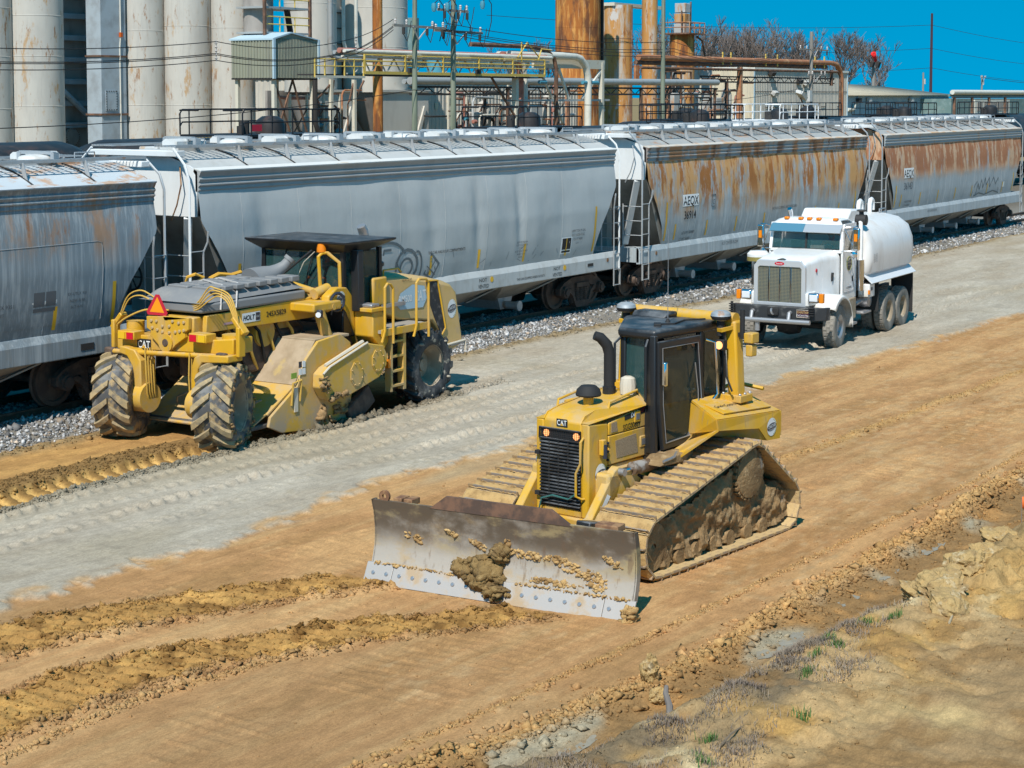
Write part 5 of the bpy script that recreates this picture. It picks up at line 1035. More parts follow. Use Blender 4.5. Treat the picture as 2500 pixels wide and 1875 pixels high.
decal_white = mk('decal_white', (.72, .74, .74), .4); decal_navy = mk('decal_navy', (.03, .035, .05), .4); decal_green = mk('decal_green', (.22, .35, .05), .5)
clay_c = (.48, .31, .13)
clay = mk('clay_mud', clay_c, .95, 0, [dict(col=(.26, .155, .065), scale=4, lo=.42, hi=.66), dict(col=(.52, .36, .17), scale=9, lo=.52, hi=.7, amt=.8)], bump=[(25, .5, .03), (80, .4, .01)], spec=.15)
clay_dark = mk('clay_mud_dark', (.30, .195, .095), .95, 0, [dict(col=(.19, .12, .06), scale=3, lo=.42, hi=.66), dict(col=(.44, .31, .17), scale=8, lo=.52, hi=.7, amt=.8), dict(col=(.34, .31, .27), scale=2, lo=.62, hi=.7, amt=.6)], bump=[(22, .6, .04), (70, .4, .01)], spec=.15)
shoe_mud = mk('shoe_mud', (.52, .37, .18), .92, 0, [dict(col=(.30, .22, .15), scale=(3, 6, 3), lo=.45, hi=.62), dict(col=(.54, .38, .19), scale=(5, 14, 5), lo=.55, hi=.7, amt=.9), dict(col=(.2, .15, .12), scale=(8, 3, 8), lo=.6, hi=.7, amt=.8)], bump=[(20, .6, .03)], spec=.2)
grouser_m = mk('grouser_steel', (.34, .29, .25), .5, .5, [dict(col=(.42, .28, .14), scale=6, lo=.45, hi=.6)])
hose_mat = mk('hose_yellow', (.58, .36, .07), .6); strap_mat = mk('strap_grey', (.5, .48, .46), .7)
def lumps(name, pts, sizes, mat, parent, seed=3, sub=2, flat=.8):
    """one continuous-looking clump of mud from overlapping deformed balls"""
    return stuff(rocks(name, pts, sizes, mat, parent, seed, flat, None, sub))
def oval_decal(parent, o, u, w, ru, rw, txt1='CHASTAIN', txt2='EXCAVATING'):
    f = plane_fn(o, u, w, .004)
    def disc(n, a, b, mat, d, c0=0.0, c1=0.0, sh=0.0, par=None):
        m = MB(); m.add([f(c0+a*math.cos(2*math.pi*k/28), c1+b*math.sin(2*math.pi*k/28)+sh*math.cos(2*math.pi*k/28), d) for k in range(28)], [tuple(range(28))]); return m.build(n, mat, par or parent, smooth=0)
    dd = disc('company_decal', ru, rw, decal_white, 0)
    disc('decal_rim', ru*.98, rw*.42, decal_navy, .002, sh=rw*.14, par=dd)
    m = MB()
    for k in range(-4, 5):
        a = R(k*16); m.add([f(ru*.88*math.cos(a)+ru*.06*math.cos(b), rw*.88*math.sin(a)+ru*.06*math.sin(b), .002) for b in np.linspace(0, 6.28, 9)[:-1]], [tuple(range(8))])
    stuff(m.build('decal_dots', decal_green, dd, smooth=0))
    letters('lettering', txt1, rw*.52, lambda a, b: f(a, b+rw*.10+a*.13, .005), decal_white, dd, xs=min(1.0, 1.75*ru/(rw*.52*.68*len(txt1))), bold=.001)
    letters('lettering', txt2, rw*.24, lambda a, b: f(a, b-rw*.28+a*.13, .005), decal_white, dd, xs=.9)
    return dd
def cat_badge(parent, o, u, w, h, par_name='cat_badge', plate=True):
    f = plane_fn(o, u, w, .006); wd = h*1.75
    b = MB().add([f(-wd/2, -h/2), f(wd/2, -h/2), f(wd/2, h/2), f(-wd/2, h/2)], [(0, 1, 2, 3)]).build('logo_plate', black_mat, parent, smooth=0)
    letters('lettering', 'CAT', h*.95, lambda a, c: f(a, c, .004), decal_white, b, .82, bold=h*.012)
    m = MB(); m.add([f(-h*.26, -h*.36, .007), f(h*.26, -h*.36, .007), f(0, h*.02, .007)], [(0, 1, 2)]).build('logo_triangle', yel, b, smooth=0)
    return b
def hexbolts(parent, name, pts, axis, r, mat):
    me = MB().lathe([(0, .02), (r*.7, .02), (r, .012), (r, -.01)], (0, 0, 0), axis, 8).mesh(name, 30); me.materials.append(mat)
    for p in pts: inst(name, me, parent, p)
# ================================================================== BULLDOZER
dz = thing('bulldozer', 'yellow crawler bulldozer with black cab and muddy silver blade', 'bulldozer', (20.57, 11.57, .0), R(174.5))
# ---- crawler tracks
def track_path(n):
    C_ = [((1.22, .40), .36), ((-1.86, .37), .33), ((-1.02, .98), .33)]     # front idler, rear idler, drive sprocket: (x,z), r
    # convex hull path sampled: tangent lines between circles going front -> bottom -> rear -> top
    pts = []
    def tang(c0, r0, c1, r1):
        c0, c1 = Vector(c0), Vector(c1); d = c1-c0; L = d.length; a = math.atan2(d.y, d.x); b = math.asin((r0-r1)/L)
        nrm = a-math.pi/2+b       # outside is on the right of travel
        nn = Vector((math.cos(nrm), math.sin(nrm)))
        return c0+nn*r0, c1+nn*r1, nrm
    order = [0, 2, 1]            # travelling with hull on the left: front -> sprocket(top) -> rear -> front(bottom)
    segs = []
    for i in range(3):
        # hull on the left means outside normal to the left: go clockwise
        segs.append(tang(*C_[order[i]][:1], C_[order[i]][1], C_[order[(i+1) % 3]][0], C_[order[(i+1) % 3]][1]))
    out = []
    for i in range(3):
        p, q, nr = segs[i]; pn = segs[(i+1) % 3]; m = 24
        for k in range(m): out.append(p.lerp(q, k/m))
        c, r = C_[order[(i+1) % 3]]; a0 = nr; a1 = pn[2]
        while a1 < a0: a1 += 2*math.pi
        for k in range(14): a = a0+(a1-a0)*k/14; out.append(Vector(c)+Vector((math.cos(a), math.sin(a)))*r)
    P = [Vector(p) for p in out]; Ls = [(P[(i+1) % len(P)]-P[i]).length for i in range(len(P))]; T = sum(Ls); res = []
    for k in range(n):
        s = T*k/n; i = 0
        while s > Ls[i]: s -= Ls[i]; i += 1
        a, b = P[i], P[(i+1) % len(P)]; d = (b-a).normalized(); res.append((a+d*s, math.atan2(d.y, d.x)))
    return res, T
NS = 44; tp_, TL = track_path(NS); pit_ = TL/NS
sh_plate = MB(); sh_plate.box((0, 0, .012), (pit_*.97, .84, .03)); sh_plate = sh_plate.mesh('track_shoe', 0); sh_plate.materials.append(shoe_mud)
def shoe_clay(seed):
    g = np.random.default_rng(seed); nx_, ny_ = 5, 22; hgt = g.random((nx_+1, ny_+1))*.035+.03
    hgt[:, 0] = hgt[:, -1] = 0.0
    m = MB(); m.grid(lambda u, v: Vector(((u-.5)*pit_*.98, (v-.5)*.84, .02+hgt[int(round(u*nx_)), int(round(v*ny_))]*(1-abs(2*u-1)**4*.45))), nx_, ny_)
    me = m.mesh('packed_clay', 60); me.materials.append(clay); return me
clays = [shoe_clay(s) for s in range(5)]
gr_me = MB().prism([(-.014, .02), (.014, .02), (.009, .080), (-.009, .080)], 'y', -.42, .42).mesh('grouser', 0); gr_me.materials.append(grouser_m)
for s in (-1, 1):
    for k, (p, a) in enumerate(tp_):
        o = inst('track_shoe', sh_plate, dz, (p.x, s*1.08, p.y+.03), (0, -(a+math.pi), 0))
        inst('grouser', gr_me, o, (pit_*.3, 0, 0)); inst('packed_clay', clays[(k*3+s) % 5], o, (-pit_*.08, 0, 0), (0, 0, 0 if k % 2 else math.pi))
    # mud-caked roller frame
    ys = s*1.44
    poly = [(1.45, .12), (1.55, .4), (1.35, .66), (.6, .78), (-.1, .98), (-.62, 1.1), (-1.0, 1.22), (-1.35, 1.05), (-1.6, .68), (-2.08, .55), (-2.1, .2), (-1.75, .10)]
    m = MB(); m.prism(poly, 'y', s*.72, s*1.30).build('roller_frame', clay_dark, dz, smooth=0)
    def inpoly(x, z):
        c_ = False; n_ = len(poly)
        for i in range(n_):
            x0, z0 = poly[i]; x1, z1 = poly[(i+1) % n_]
            if (z0 > z) != (z1 > z) and x < (x1-x0)*(z-z0)/(z1-z0)+x0: c_ = not c_
        return c_
    if s > 0:
        g = np.random.default_rng(4); gx = np.linspace(-2.15, 1.6, 151); gz_ = np.linspace(.02, 1.28, 52); GX2, GZ2 = np.meshgrid(gx, gz_, indexing='ij')
        dsp = 1.30+.10*sst(fbm(GX2, GZ2, 1.4, 500, 4), -.3, .3)+fbm(GX2, GZ2, 5, 510, 5, .6)*.22
        ins = np.array([[inpoly(a, b) for b in gz_] for a in gx]); hole = np.zeros_like(ins)
        for hx in (-1.3, -.85, -.5, -.1, .3, .65):
            dsp = np.where((np.abs(GX2-hx) < .10) & (np.abs(GZ2-.20-.05*math.sin(hx*9)) < .08), 1.16, dsp)
        ids = -np.ones(ins.shape, int); ids[ins] = np.arange(ins.sum()); VV_ = np.stack([GX2, dsp, GZ2], -1)[ins]
        ff = [(ids[i, j], ids[i+1, j], ids[i+1, j+1], ids[i, j+1]) for i in range(150) for j in range(51) if min(ids[i, j], ids[i+1, j], ids[i+1, j+1], ids[i, j+1]) >= 0]
        MB().add([tuple(v) for v in VV_], ff).build('caked_mud', clay_dark, dz, smooth=50)
        m = MB(); N_ = 25; pr = []
        sp = MB(); sp.lathe([(0, .03), (.2, .03), (.33, .0), (.33, -.12)], (-1.0, 1.42, .97), (0, 1, 0), 40)
        sp.build('drive_sprocket', clay_dark, dz)
        for k in range(25):
            a = 2*math.pi*k/25; MB().box((-1.0+.34*math.cos(a), 1.36, .97+.34*math.sin(a)), (.05, .1, .05), (0, -a, 0)).build('sprocket_tooth', clay_dark, bpy.data.objects['drive_sprocket'])
        for hx in (-1.45, -1.05, -.6, -.2, .2, .6, .95):
            MB().cyl((hx, .8, .16), (hx, 1.36, .16), .11, n=14).build('track_roller', clay_dark, dz)
        MB().lathe([(.05, .03), (.3, .03), (.36, -.05), (.36, -.2)], (1.22, 1.33, .40), (0, 1, 0), 28).build('front_idler', clay_dark, dz)
        MB().lathe([(.05, .03), (.27, .03), (.33, -.05), (.33, -.2)], (-1.86, 1.30, .37), (0, 1, 0), 28).build('rear_idler', clay_dark, dz)
# ---- main frame and engine hood
MB().bx(-1.7, 1.15, -.62, .62, .45, 1.2).build('main_frame', yel_dusty, dz, bevel=.04)
m = MB(); m.prism([(1.30, .62), (1.30, 1.84), (1.22, 1.92), (.98, 1.97), (.0, 2.07), (.0, 1.2), (.85, 1.2), (.85, .62)], 'y', -.30, .30).build('hood_core', yel, dz, bevel=.02)
m = MB()
for s in (-1, 1):
    m = MB(); m.prism([(1.30, .62), (1.30, 1.84), (.88, 1.80), (.88, .62)], 'y', s*.30, s*.42).build('radiator_guard_side', yel, dz, bevel=.02)
    # bevelled shoulder and side doors
    MB().add([(1.30, s*.42, 1.84), (.0, s*.46, 1.93), (.0, s*.30, 2.075), (.98, s*.30, 1.975), (1.22, s*.30, 1.925), (1.30, s*.30, 1.845)], [(0, 1, 2, 3, 4, 5)]).build('hood_shoulder', yel, dz, smooth=0, solid=.012)
    MB().prism([(.87, 1.64), (.87, 1.80), (0, 1.93), (0, 1.645)], 'y', s*.30, s*.425).build('engine_door', yel, dz, bevel=.012)
    MB().prism([(.87, 1.255), (.87, 1.63), (0, 1.635), (0, 1.255)], 'y', s*.30, s*.425).build('engine_door', yel, dz, bevel=.012)
    MB().prism([(.87, .62), (.87, 1.235), (.0, 1.235), (.0, .9), (.4, .62)], 'y', s*.28, s*.40).build('lower_guard', yel_dusty, dz, bevel=.015)
fd = dz
# engine side details (left, visible)
Y0 = .425
MB().prism([(.68, 1.67), (.82, 1.67), (.82, 1.79), (.70, 1.80)], 'y', Y0, Y0+.006).build('vent_mesh', mesh_tan, dz)
m = MB(); m.prism([(.70, 1.32), (.73, 1.55), (.26, 1.58), (.21, 1.32)], 'y', Y0, Y0+.006).build('vent_mesh', mesh_tan, dz, smooth=0)
for x0, z0 in ((.16, 1.72), (.03, 1.37)):
    lt = MB().bx(x0, x0+.14, Y0-.02 if z0 > 0 else .40, Y0+.012 if z0 > 0 else .415, z0, z0+.16).build('latch', yel, dz, bevel=.02); MB().bx(x0+.03, x0+.11, Y0+.0125 if z0 > 0 else .4155, Y0+.016 if z0 > 0 else .419, z0+.04, z0+.12).build('latch_recess', steel_worn, lt)
MB().add([(.52, Y0+.004, 1.785), (.04, Y0+.004, 1.83), (.04, Y0+.004, 1.915), (.52, Y0+.004, 1.848)], [(0, 1, 2, 3)]).build('model_strip', black_mat, dz, smooth=0)
fn = plane_fn((.27, Y0+.004, 1.845), (-1, 0, .12), (0, 0, 1), .003)
letters('lettering', 'D6N', .085, lambda a, b: fn(a-.03, b), decal_white, dz, .95, bold=.002); letters('lettering', 'LGP', .07, lambda a, b: fn(a+.15, b+.005), mk('decal_red', (.45, .03, .03), .5), dz)
fn2 = plane_fn((.36, Y0, 1.70), (-1, 0, .03), (0, 0, 1), .004); letters('lettering', 'SGG00889', .105, fn2, black_ink, dz, .85, bold=.001)
hexbolts(dz, 'bolt', [(.90, .428, 1.0+.11*k) for k in range(6)], (0, 1, 0), .018, black_mat)
oval_decal(dz, (1.05, .424, 1.17), (-1, 0, 0), (0, 0, 1), .12, .135)
# front grille
gm = MB().bx(1.303, 1.31, -.335, .30, .72, 1.74).build('grille_back', black_mat, dz, smooth=0)
for k in range(19): MB().box((1.325, -.017, .76+k*.044), (.03, .64, .012), (0, .5, 0)).build('grille_slat', black_p, gm)
for y in (-.19, -.04, .11): MB().bx(1.312, 1.33, y-.012, y+.012, .74, 1.58).build('grille_bar', black_mat, gm)
m = MB(); m.tube([(1.33, -.345, 1.60), (1.33, -.345, 1.735), (1.33, .305, 1.735), (1.33, .305, 1.60), (1.33, -.345, 1.60)], .014, 6).build('lamp_frame', black_p, gm)
m = MB()
for k in range(22): m.bx(1.335, 1.338, -.33+k*.029, -.326+k*.029, 1.61, 1.73)
for k in range(5): m.bx(1.335, 1.338, -.33, .30, 1.62+k*.025, 1.624+k*.025)
stuff(m.build('lamp_mesh', black_mat, gm, smooth=0))
for y in (-.24, .235): MB().cyl((1.312, y, 1.668), (1.328, y, 1.668), .045, n=14).build('headlamp', lit_lamp, gm)
cat_badge(dz, (1.302, .0, 1.84-.05+.03), (0, 1, 0), (0, 0, 1), .10)
MB().tube([(1.31, .34, 1.66), (1.40, .36, 1.62), (1.40, .36, 1.35), (1.40, .29, 1.22), (1.40, .29, .92), (1.34, .34, .88), (1.31, .36, .88)], .016, 8).build('grab_handle', yel, dz)
for z in (1.38, .85): MB().bx(1.30, 1.36, -.40, -.33, z, z+.05).build('hinge', black_mat, dz)
MB().tube([(1.36, -.33, .66), (1.37, -.28, .82), (1.37, -.1, .88), (1.37, .15, .86), (1.37, .28, .95)], .012, 6).build('hose', mk('hose_teal', (.04, .14, .13), .5), dz)
MB().bx(.9, 1.34, -.44, .44, .48, .62).build('nose_guard', yel, dz, bevel=.03)
MB().bx(1.02, 1.10, .43, .50, 1.42, 1.62).build('valve_block', yel, dz, bevel=.01); MB().cyl((1.06, .5, 1.38), (1.06, .5, 1.56), .03, n=8).build('sensor', decal_navy, dz)
# top of hood
MB().tube([(.18, -.06, 2.02), (.18, -.06, 2.58), (.21, -.08, 2.70), (.29, -.13, 2.80), (.35, -.18, 2.83)], [.075, .075, .075, .07, .06], 16).build('exhaust_stack', black_mat, dz); MB().cyl((.18, -.06, 2.03), (.18, -.06, 2.14), .09, n=16).build('exhaust_collar', black_p, bpy.data.objects['exhaust_stack'])
MB().cyl((.76, .02, 1.95), (.76, .02, 2.08), .07, n=14).build('intake_stem', yel, dz); MB().lathe([(0, .22), (.10, .215), (.15, .17), (.17, .10), (.16, .08), (0, .08)], (.76, .02, 2.02), (0, 0, 1), 20).build('intake_cap', black_mat, dz)
MB().lathe([(.105, 0), (.11, .13), (.095, .21), (.05, .235), (0, .235)], (.12, .20, 2.06), (0, 0, 1), 12).build('precleaner', cream, dz, smooth=20)
for s, x0 in ((-.34, .95), (.33, .75)): MB().tube([(x0, s, 1.96), (x0-.02, s, 2.04), (x0-.65, s, 2.12), (x0-.72, s*.9, 2.05)], .018, 8).build('hood_rail', yel, dz)
# ---- cab
cab = MB()
zb, zt_ = 1.30, 2.86
pl = lambda p: p
posts = [(.02, .45), (.02, .06), (.10, .60), (-.98, .62), (-.98, -.60), (-.48, -.27), (-1.62, .58), (-1.62, -.58)]
for (x, y) in posts:
    MB().bar((x, y, 1.25), (x-.02, y*.97, zt_), .085, .08, up=(1, 0, 0)).build('cab_post', black_p, dz, bevel=.015)
MB().prism([(.12, .42), (.10, .62), (-1.0, .66), (-1.70, .62), (-1.70, -.64), (-1.0, -.64), (.10, .02)], 'z', 2.80, 2.93).build('cab_roof', black_p, dz, bevel=.045, seg=3)
MB().prism([(.05, .45), (.10, .62), (-1.0, .64), (-1.65, .60), (-1.65, -.60), (-.98, -.62), (.05, .05)], 'z', 1.1, 1.32).build('cab_floor', black_p, dz, smooth=0)
def pane(pts, mat=glass, name='window', parent=dz, th=.008): return MB().add(pts, [tuple(range(len(pts)))]).build(name, mat, parent, smooth=0, solid=th)
pane([(.03, .08, 1.95), (.03, .43, 1.95), (.0, .43, 2.80), (.0, .08, 2.80)], glass_l, 'windshield')
pane([(.0, .04, 1.6), (-.46, -.26, 1.6), (-.46, -.26, 2.80), (-.02, .04, 2.80)], glass_l, 'corner_window')
pane([(-.5, -.29, 1.7), (-.95, -.59, 1.7), (-.95, -.59, 2.80), (-.5, -.29, 2.80)], glass_l, 'far_side_window')
for s in (-1, 1):
    pane([(-1.04, s*.62, 1.92), (-1.57, s*.585, 1.92), (-1.57, s*.57, 2.78), (-1.04, s*.60, 2.78)], glass, 'rear_side_window')
    MB().prism([(-1.0, 1.3), (-1.64, 1.3), (-1.64, 1.92), (-1.0, 1.92)], 'y', s*.54, s*.60).build('cab_rear_panel', black_p, dz)
pane([(.07, .46, 1.3), (.10, .58, 1.3), (.09, .57, 2.80), (.05, .45, 2.80)], black_p, 'corner_panel')
pane([(-1.63, -.55, 1.9), (-1.63, .55, 1.9), (-1.63, .55, 2.78), (-1.63, -.55, 2.78)], name='rear_window')
# door
fr = [(.08, 2.78), (-.93, 2.77), (-1.02, 1.88), (-.68, 1.36), (.0, 1.34), (.08, 1.95)]; inn = [(.0, 2.69), (-.86, 2.68), (-.93, 1.90), (-.63, 1.45), (-.06, 1.43), (.0, 1.95)]
m = MB(); yo, yi = .69, .63
vs_ = [(x, yo-.02*(z-1.3), z) for x, z in fr]+[(x, yo-.02*(z-1.3), z) for x, z in inn]+[(x, yi-.02*(z-1.3), z) for x, z in fr]+[(x, yi-.02*(z-1.3), z) for x, z in inn]
fs_ = []
for i in range(6):
    j = (i+1) % 6; fs_ += [(i, j, 6+j, 6+i), (12+j, 12+i, 18+i, 18+j), (i, 12+i, 12+j, j), (6+i, 6+j, 18+j, 18+i)]
dr = m.add(vs_, fs_).build('door', black_p, dz, smooth=0, bevel=.012)
MB().add([(x, .655-.02*(z-1.3), z) for x, z in inn], [tuple(range(6))]).build('door_glass', glass, dr, smooth=0, solid=.006)
MB().tube([(x, .695-.02*(z-1.3), z) for x, z in inn+inn[:1]], .006, 5).build('seal', steel_worn, dr)
MB().tube([(-.74, .70, 2.42), (-.80, .71, 2.05), (-.82, .71, 1.78)], .009, 6).build('wiper', steel_worn, dr); MB().lathe([(.075, -.006), (.085, 0), (.075, .006), (.065, 0), (.075, -.006)], (-.88, .70, 1.72), (0, 1, 0), 20).build('door_handle_ring', steel_worn, dr)
MB().bx(-.0, .07, .69, .76, 2.20, 2.52).build('mirror', chrome, dz, bevel=.02)
MB().tube([(-1.03, .68, 2.70), (-1.12, .77, 2.66), (-1.2, .77, 1.95), (-1.14, .72, 1.86), (-1.06, .66, 1.88)], .02, 8).build('grab_rail', chrome, dz)
MB().tube([(.10, .50, 2.80), (.18, .52, 2.72), (.18, .52, 2.0)], .018, 8).build('grab_rail', black_p, dz); MB().tube([(.05, .04, 2.80), (.14, -.0, 2.72), (.14, -.0, 2.2)], .018, 8).build('grab_rail', black_p, dz)
MB().tube([(.06, .36, 2.0), (.08, .25, 2.18), (.08, .14, 2.34)], .008, 5).build('wiper', black_mat, dz)
MB().bx(-.35, .02, .02, .55, 1.75, 1.95).build('dash_cowl', black_p, dz, bevel=.03)
# seat and operator inside
MB().bx(-1.15, -.6, -.28, .28, 1.5, 1.68).build('seat_cushion', seatc, dz, bevel=.05); MB().box((-1.12, 0, 2.0), (.16, .52, .75), (0, -.15, 0)).build('seat_back', seatc, dz, bevel=.06); MB().bx(-1.26, -1.14, -.14, .14, 2.36, 2.58).build('headrest', seatc, dz, bevel=.04)
MB().bx(-.7, -.3, .3, .5, 1.5, 1.8).build('console', black_mat, dz, bevel=.04)
# ---- rear fenders (tool boxes)
for s in (-1, 1):
    m = MB(); A = [(-.62, .80, 1.86), (-2.05, .80, 1.83), (-1.95, 1.16, 1.70), (-1.95, 1.29, 1.66), (-1.95, 1.29, 1.30), (-1.55, 1.29, 1.30), (-1.38, 1.29, 1.50), (-.40, 1.30, 1.62), (-.28, 1.28, 1.78)]
    top = [(-.72, .66, 1.90), (-1.95, .66, 1.88), (-1.97, 1.29, 1.66), (-.42, 1.24, 1.74)]
    out = [(-.42, 1.24, 1.74), (-1.97, 1.29, 1.66), (-1.97, 1.29, 1.28), (-1.62, 1.29, 1.30), (-1.40, 1.29, 1.50), (-.46, 1.24, 1.60)]
    frn = [(-.72, .66, 1.87), (-.42, 1.24, 1.74), (-.46, 1.24, 1.60), (.02, .86, 1.22), (-.05, .70, 1.25), (-.66, .66, 1.4)]
    rear = [(-1.95, .80, 1.84), (-1.97, 1.29, 1.66), (-1.97, 1.29, 1.28), (-1.95, .70, 1.28)]
    und = [(-.46, 1.24, 1.60), (-1.40, 1.29, 1.50), (-1.62, 1.29, 1.30), (-1.97, 1.29, 1.28), (-1.95, .70, 1.28), (-.46, .75, 1.5)]
    m = MB()
    for q in (top, out, frn, rear): m.add([(a, s*b, c) for a, b, c in q], [tuple(range(len(q)))])
    m.build('fender_box', yel, dz, smooth=0, solid=.03)
    MB().add([(a, s*b, c) for a, b, c in und], [tuple(range(len(und)))]).build('fender_underside', yel_dusty, dz, smooth=0)
m = MB(); m.prism([(-1.99, .72), (-1.99, 1.86), (-1.3, 1.88), (-1.3, .72)], 'y', -.78, .78).build('rear_tank', yel, dz, bevel=.03)
MB().add([(-.72, .855, 1.868), (-1.84, .855, 1.843), (-1.86, 1.22, 1.726), (-.70, 1.18, 1.782)], [(0, 1, 2, 3)]).build('tool_box_lid', yel, dz, smooth=0, solid=.016)
fn3 = lambda a, b: Vector((-1.02-a, .0, .0))+Vector((0, 1.0-b*.95, 1.827+b*.28-.035*a+.012))
letters('lettering', 'Grade Control', .085, fn3, black_ink, dz, 1.0, bold=.001)
for xx in (-.9, -1.75): MB().box((xx, 1.05 if xx > -1 else .98, 1.815 if xx > -1 else 1.815), (.12, .10, .02), (-.3, 0, 0)).build('latch', yel_dusty, dz, bevel=.01)
oval_decal(dz, (-1.73, 1.308, 1.475), (-1, 0, 0), (0, 0, 1), .125, .125)
MB().bx(-2.01, -1.99, -1.3, 1.3, 1.32, 1.66).build('rear_plate', yel_dusty, dz)
# ---- rops arch, antennas, lamps
for s in (-1, 1):
    MB().bar((-1.45, s*.92, 1.88), (-1.45, s*.86, 2.93), .17, .20, up=(1, 0, 0)).build('rops_post', yel, dz, bevel=.03); MB().bx(-1.61, -1.29, s*.92-.16, s*.92+.16, 1.83, 1.93).build('rops_foot', yel, dz, bevel=.01)
    hexbolts(dz, 'bolt', [(-1.45+a, s*.92+b, 1.935) for a in (-.13, 0, .13) for b in (-.13, .13)], (0, 0, 1), .022, steel_worn)
    MB().bar((-1.45, s*.9, 2.86), (-1.18, s*.8, 2.82), .10, .05).build('antenna_bracket', yel, dz)
    an = MB().cyl((-1.25, s*.78, 2.74), (-1.25, s*.78, 2.98), .055, n=12).build('antenna_stem', black_mat, dz)
    MB().lathe([(0, .13), (.08, .12), (.13, .09), (.14, .05), (.11, .0), (.05, -.02)], (-1.25, s*.78, 2.96), (0, 0, 1), 20).build('antenna_dome', MATS['galvanised_steel'], an); MB().lathe([(.12, .0), (.142, .04), (.142, .05)], (-1.25, s*.78, 2.96), (0, 0, 1), 20).build('antenna_rim', black_mat, an)
MB().cyl((-1.45, -.9, 2.94), (-1.45, .9, 2.94), .10, n=16).build('rops_beam', yel, dz)
MB().box((-1.2, .82, 2.62), (.10, .14, .14)).build('work_lamp', black_mat, dz, bevel=.01); MB().cyl((-1.148, .82, 2.62), (-1.138, .82, 2.62), .055, n=14).build('work_lamp_lens', lit_lamp, dz)
m = MB(); m.bx(-1.46, -1.28, 1.12, 1.26, 2.66, 2.80); m.bx(-1.44, -1.3, 1.14, 1.24, 2.48, 2.64).build('gps_receiver', yel, dz, bevel=.015); MB().bar((-1.45, .9, 2.76), (-1.38, 1.14, 2.72), .05).build('receiver_arm', black_mat, dz); MB().cyl((-1.4, 1.03, 2.7), (-1.4, 1.03, 3.1), .035, n=10).build('receiver_mast', black_mat, dz)
MB().cyl((-.75, .25, 2.92), (-.75, .25, 2.98), .045, .015, n=10).build('roof_antenna_base', black_mat, dz); MB().cyl((-.75, .25, 2.97), (-.75, .25, 4.2), .006, .003, n=5).build('whip_antenna', steel_worn, dz)
MB().prism([(-1.6, 2.92), (-1.5, 3.0), (-1.15, 3.0), (-1.05, 2.92)], 'y', -.58, .0).build('air_conditioner', black_p, dz, bevel=.03); MB().box((-.35, .35, 2.94), (.2, .1, .05), (0, 0, .6)).build('roof_sensor', black_mat, dz, bevel=.01)
MB().tube([(-1.3, .5, 2.94), (-1.0, .35, 2.94), (-.6, .45, 2.94), (-.4, .3, 2.94)], .012, 5).build('cable', black_mat, dz)
MB().tube([(-1.2, 1.0, 2.0), (-1.18, .92, 2.2), (-1.24, .86, 2.5)], .015, 5).build('cable', black_mat, dz)
MB().tube([(-1.9, .3, 1.86), (-2.15, .5, 1.95), (-2.2, .9, 1.9)], .03, 6).build('handrail', yel, dz)
# ---- push arms, cylinders and blade
BA = R(9.2)
bl = MB()
prof = []
for k in range(13):
    t_ = k/12; z = .20+t_*.82; x = float(np.interp(z, [.2, .3, .45, .65, .85, 1.02], [.06, .02, -.02, -.03, .0, .05]))
    prof.append((x, z))
back = [(x-.05, z) for x, z in prof[::-1]]
HW = 1.79
def blp(x, y, z): return Vector((3.02+x*math.cos(BA)-y*math.sin(BA), .35+x*math.sin(BA)+y*math.cos(BA), z-.02))
blade_steel = mk('blade_steel', (.40, .355, .30), .55, .12, [dict(col=(.42, .30, .16), scale=(2, 2, 4), lo=.48, hi=.66, amt=.75, rough=.9), dict(col=(.11, .078, .05), scale=(1.6, 1.6, 2.2), lo=.22, hi=.50, amt=.92, grad=('Z', .50, .88), gn=.3, gs=(2, 2, 2), rough=.8), dict(col=(.40, .31, .16), scale=(1.3, 1.3, 3), lo=.50, hi=.64, amt=.85, grad=('Z', .35, .6), rough=.9), dict(col=(.16, .10, .06), scale=(9, 9, 3), lo=.55, hi=.7, amt=.6, rough=.85)], bump=(12, .15, .02))
m = MB(); pp = prof+back; n = len(pp); cols_ = np.linspace(-HW, HW, 25)
vs_ = [blp(x, y, z) for y in cols_ for x, z in pp]; fs_ = [(i*n+k, i*n+(k+1) % n, (i+1)*n+(k+1) % n, (i+1)*n+k) for i in range(24) for k in range(n)]+[tuple(range(n)), tuple((24*n+k) for k in range(n))]
bld = m.add(vs_, fs_).build('blade', blade_steel, dz, smooth=40)
tx, tz = prof[-1]
sp_poly = [(-.95, 0), (-.72, .17), (.72, .17), (1.0, 0)]
MB().add([blp(tx, a, tz+b-.02) for a, b in sp_poly]+[blp(tx-.045, a, tz+b-.02) for a, b in sp_poly], [(0, 1, 2, 3), (7, 6, 5, 4)]+[(i, 4+i, 4+(i+1) % 4, (i+1) % 4) for i in range(4)]).build('spill_guard', mk('blade_dark', (.10, .065, .05), .7, .2, [dict(col=(.2, .11, .07), scale=4, lo=.45, hi=.65)]), bld, smooth=0)
ce = mk('cutting_edge_steel', (.40, .375, .35), .5, .2, [dict(col=(.42, .30, .17), scale=3, lo=.48, hi=.66, amt=.8, rough=.9)])
for a, b in ((-1.84, -1.45), (-1.445, 0), (.005, 1.445), (1.45, 1.84)):
    lo_, hi_ = (.24, .0), (.185, .22)
    MB().add([blp(.20, a, .0), blp(.20, b, .0), blp(.08, b, .235), blp(.08, a, .235), blp(.165, a, .0), blp(.165, b, .0), blp(.045, b, .235), blp(.045, a, .235)], [(0, 1, 2, 3), (7, 6, 5, 4), (0, 4, 5, 1), (2, 6, 7, 3), (1, 5, 6, 2), (0, 3, 7, 4)]).build('cutting_edge', ce, bld, smooth=0, bevel=.006)
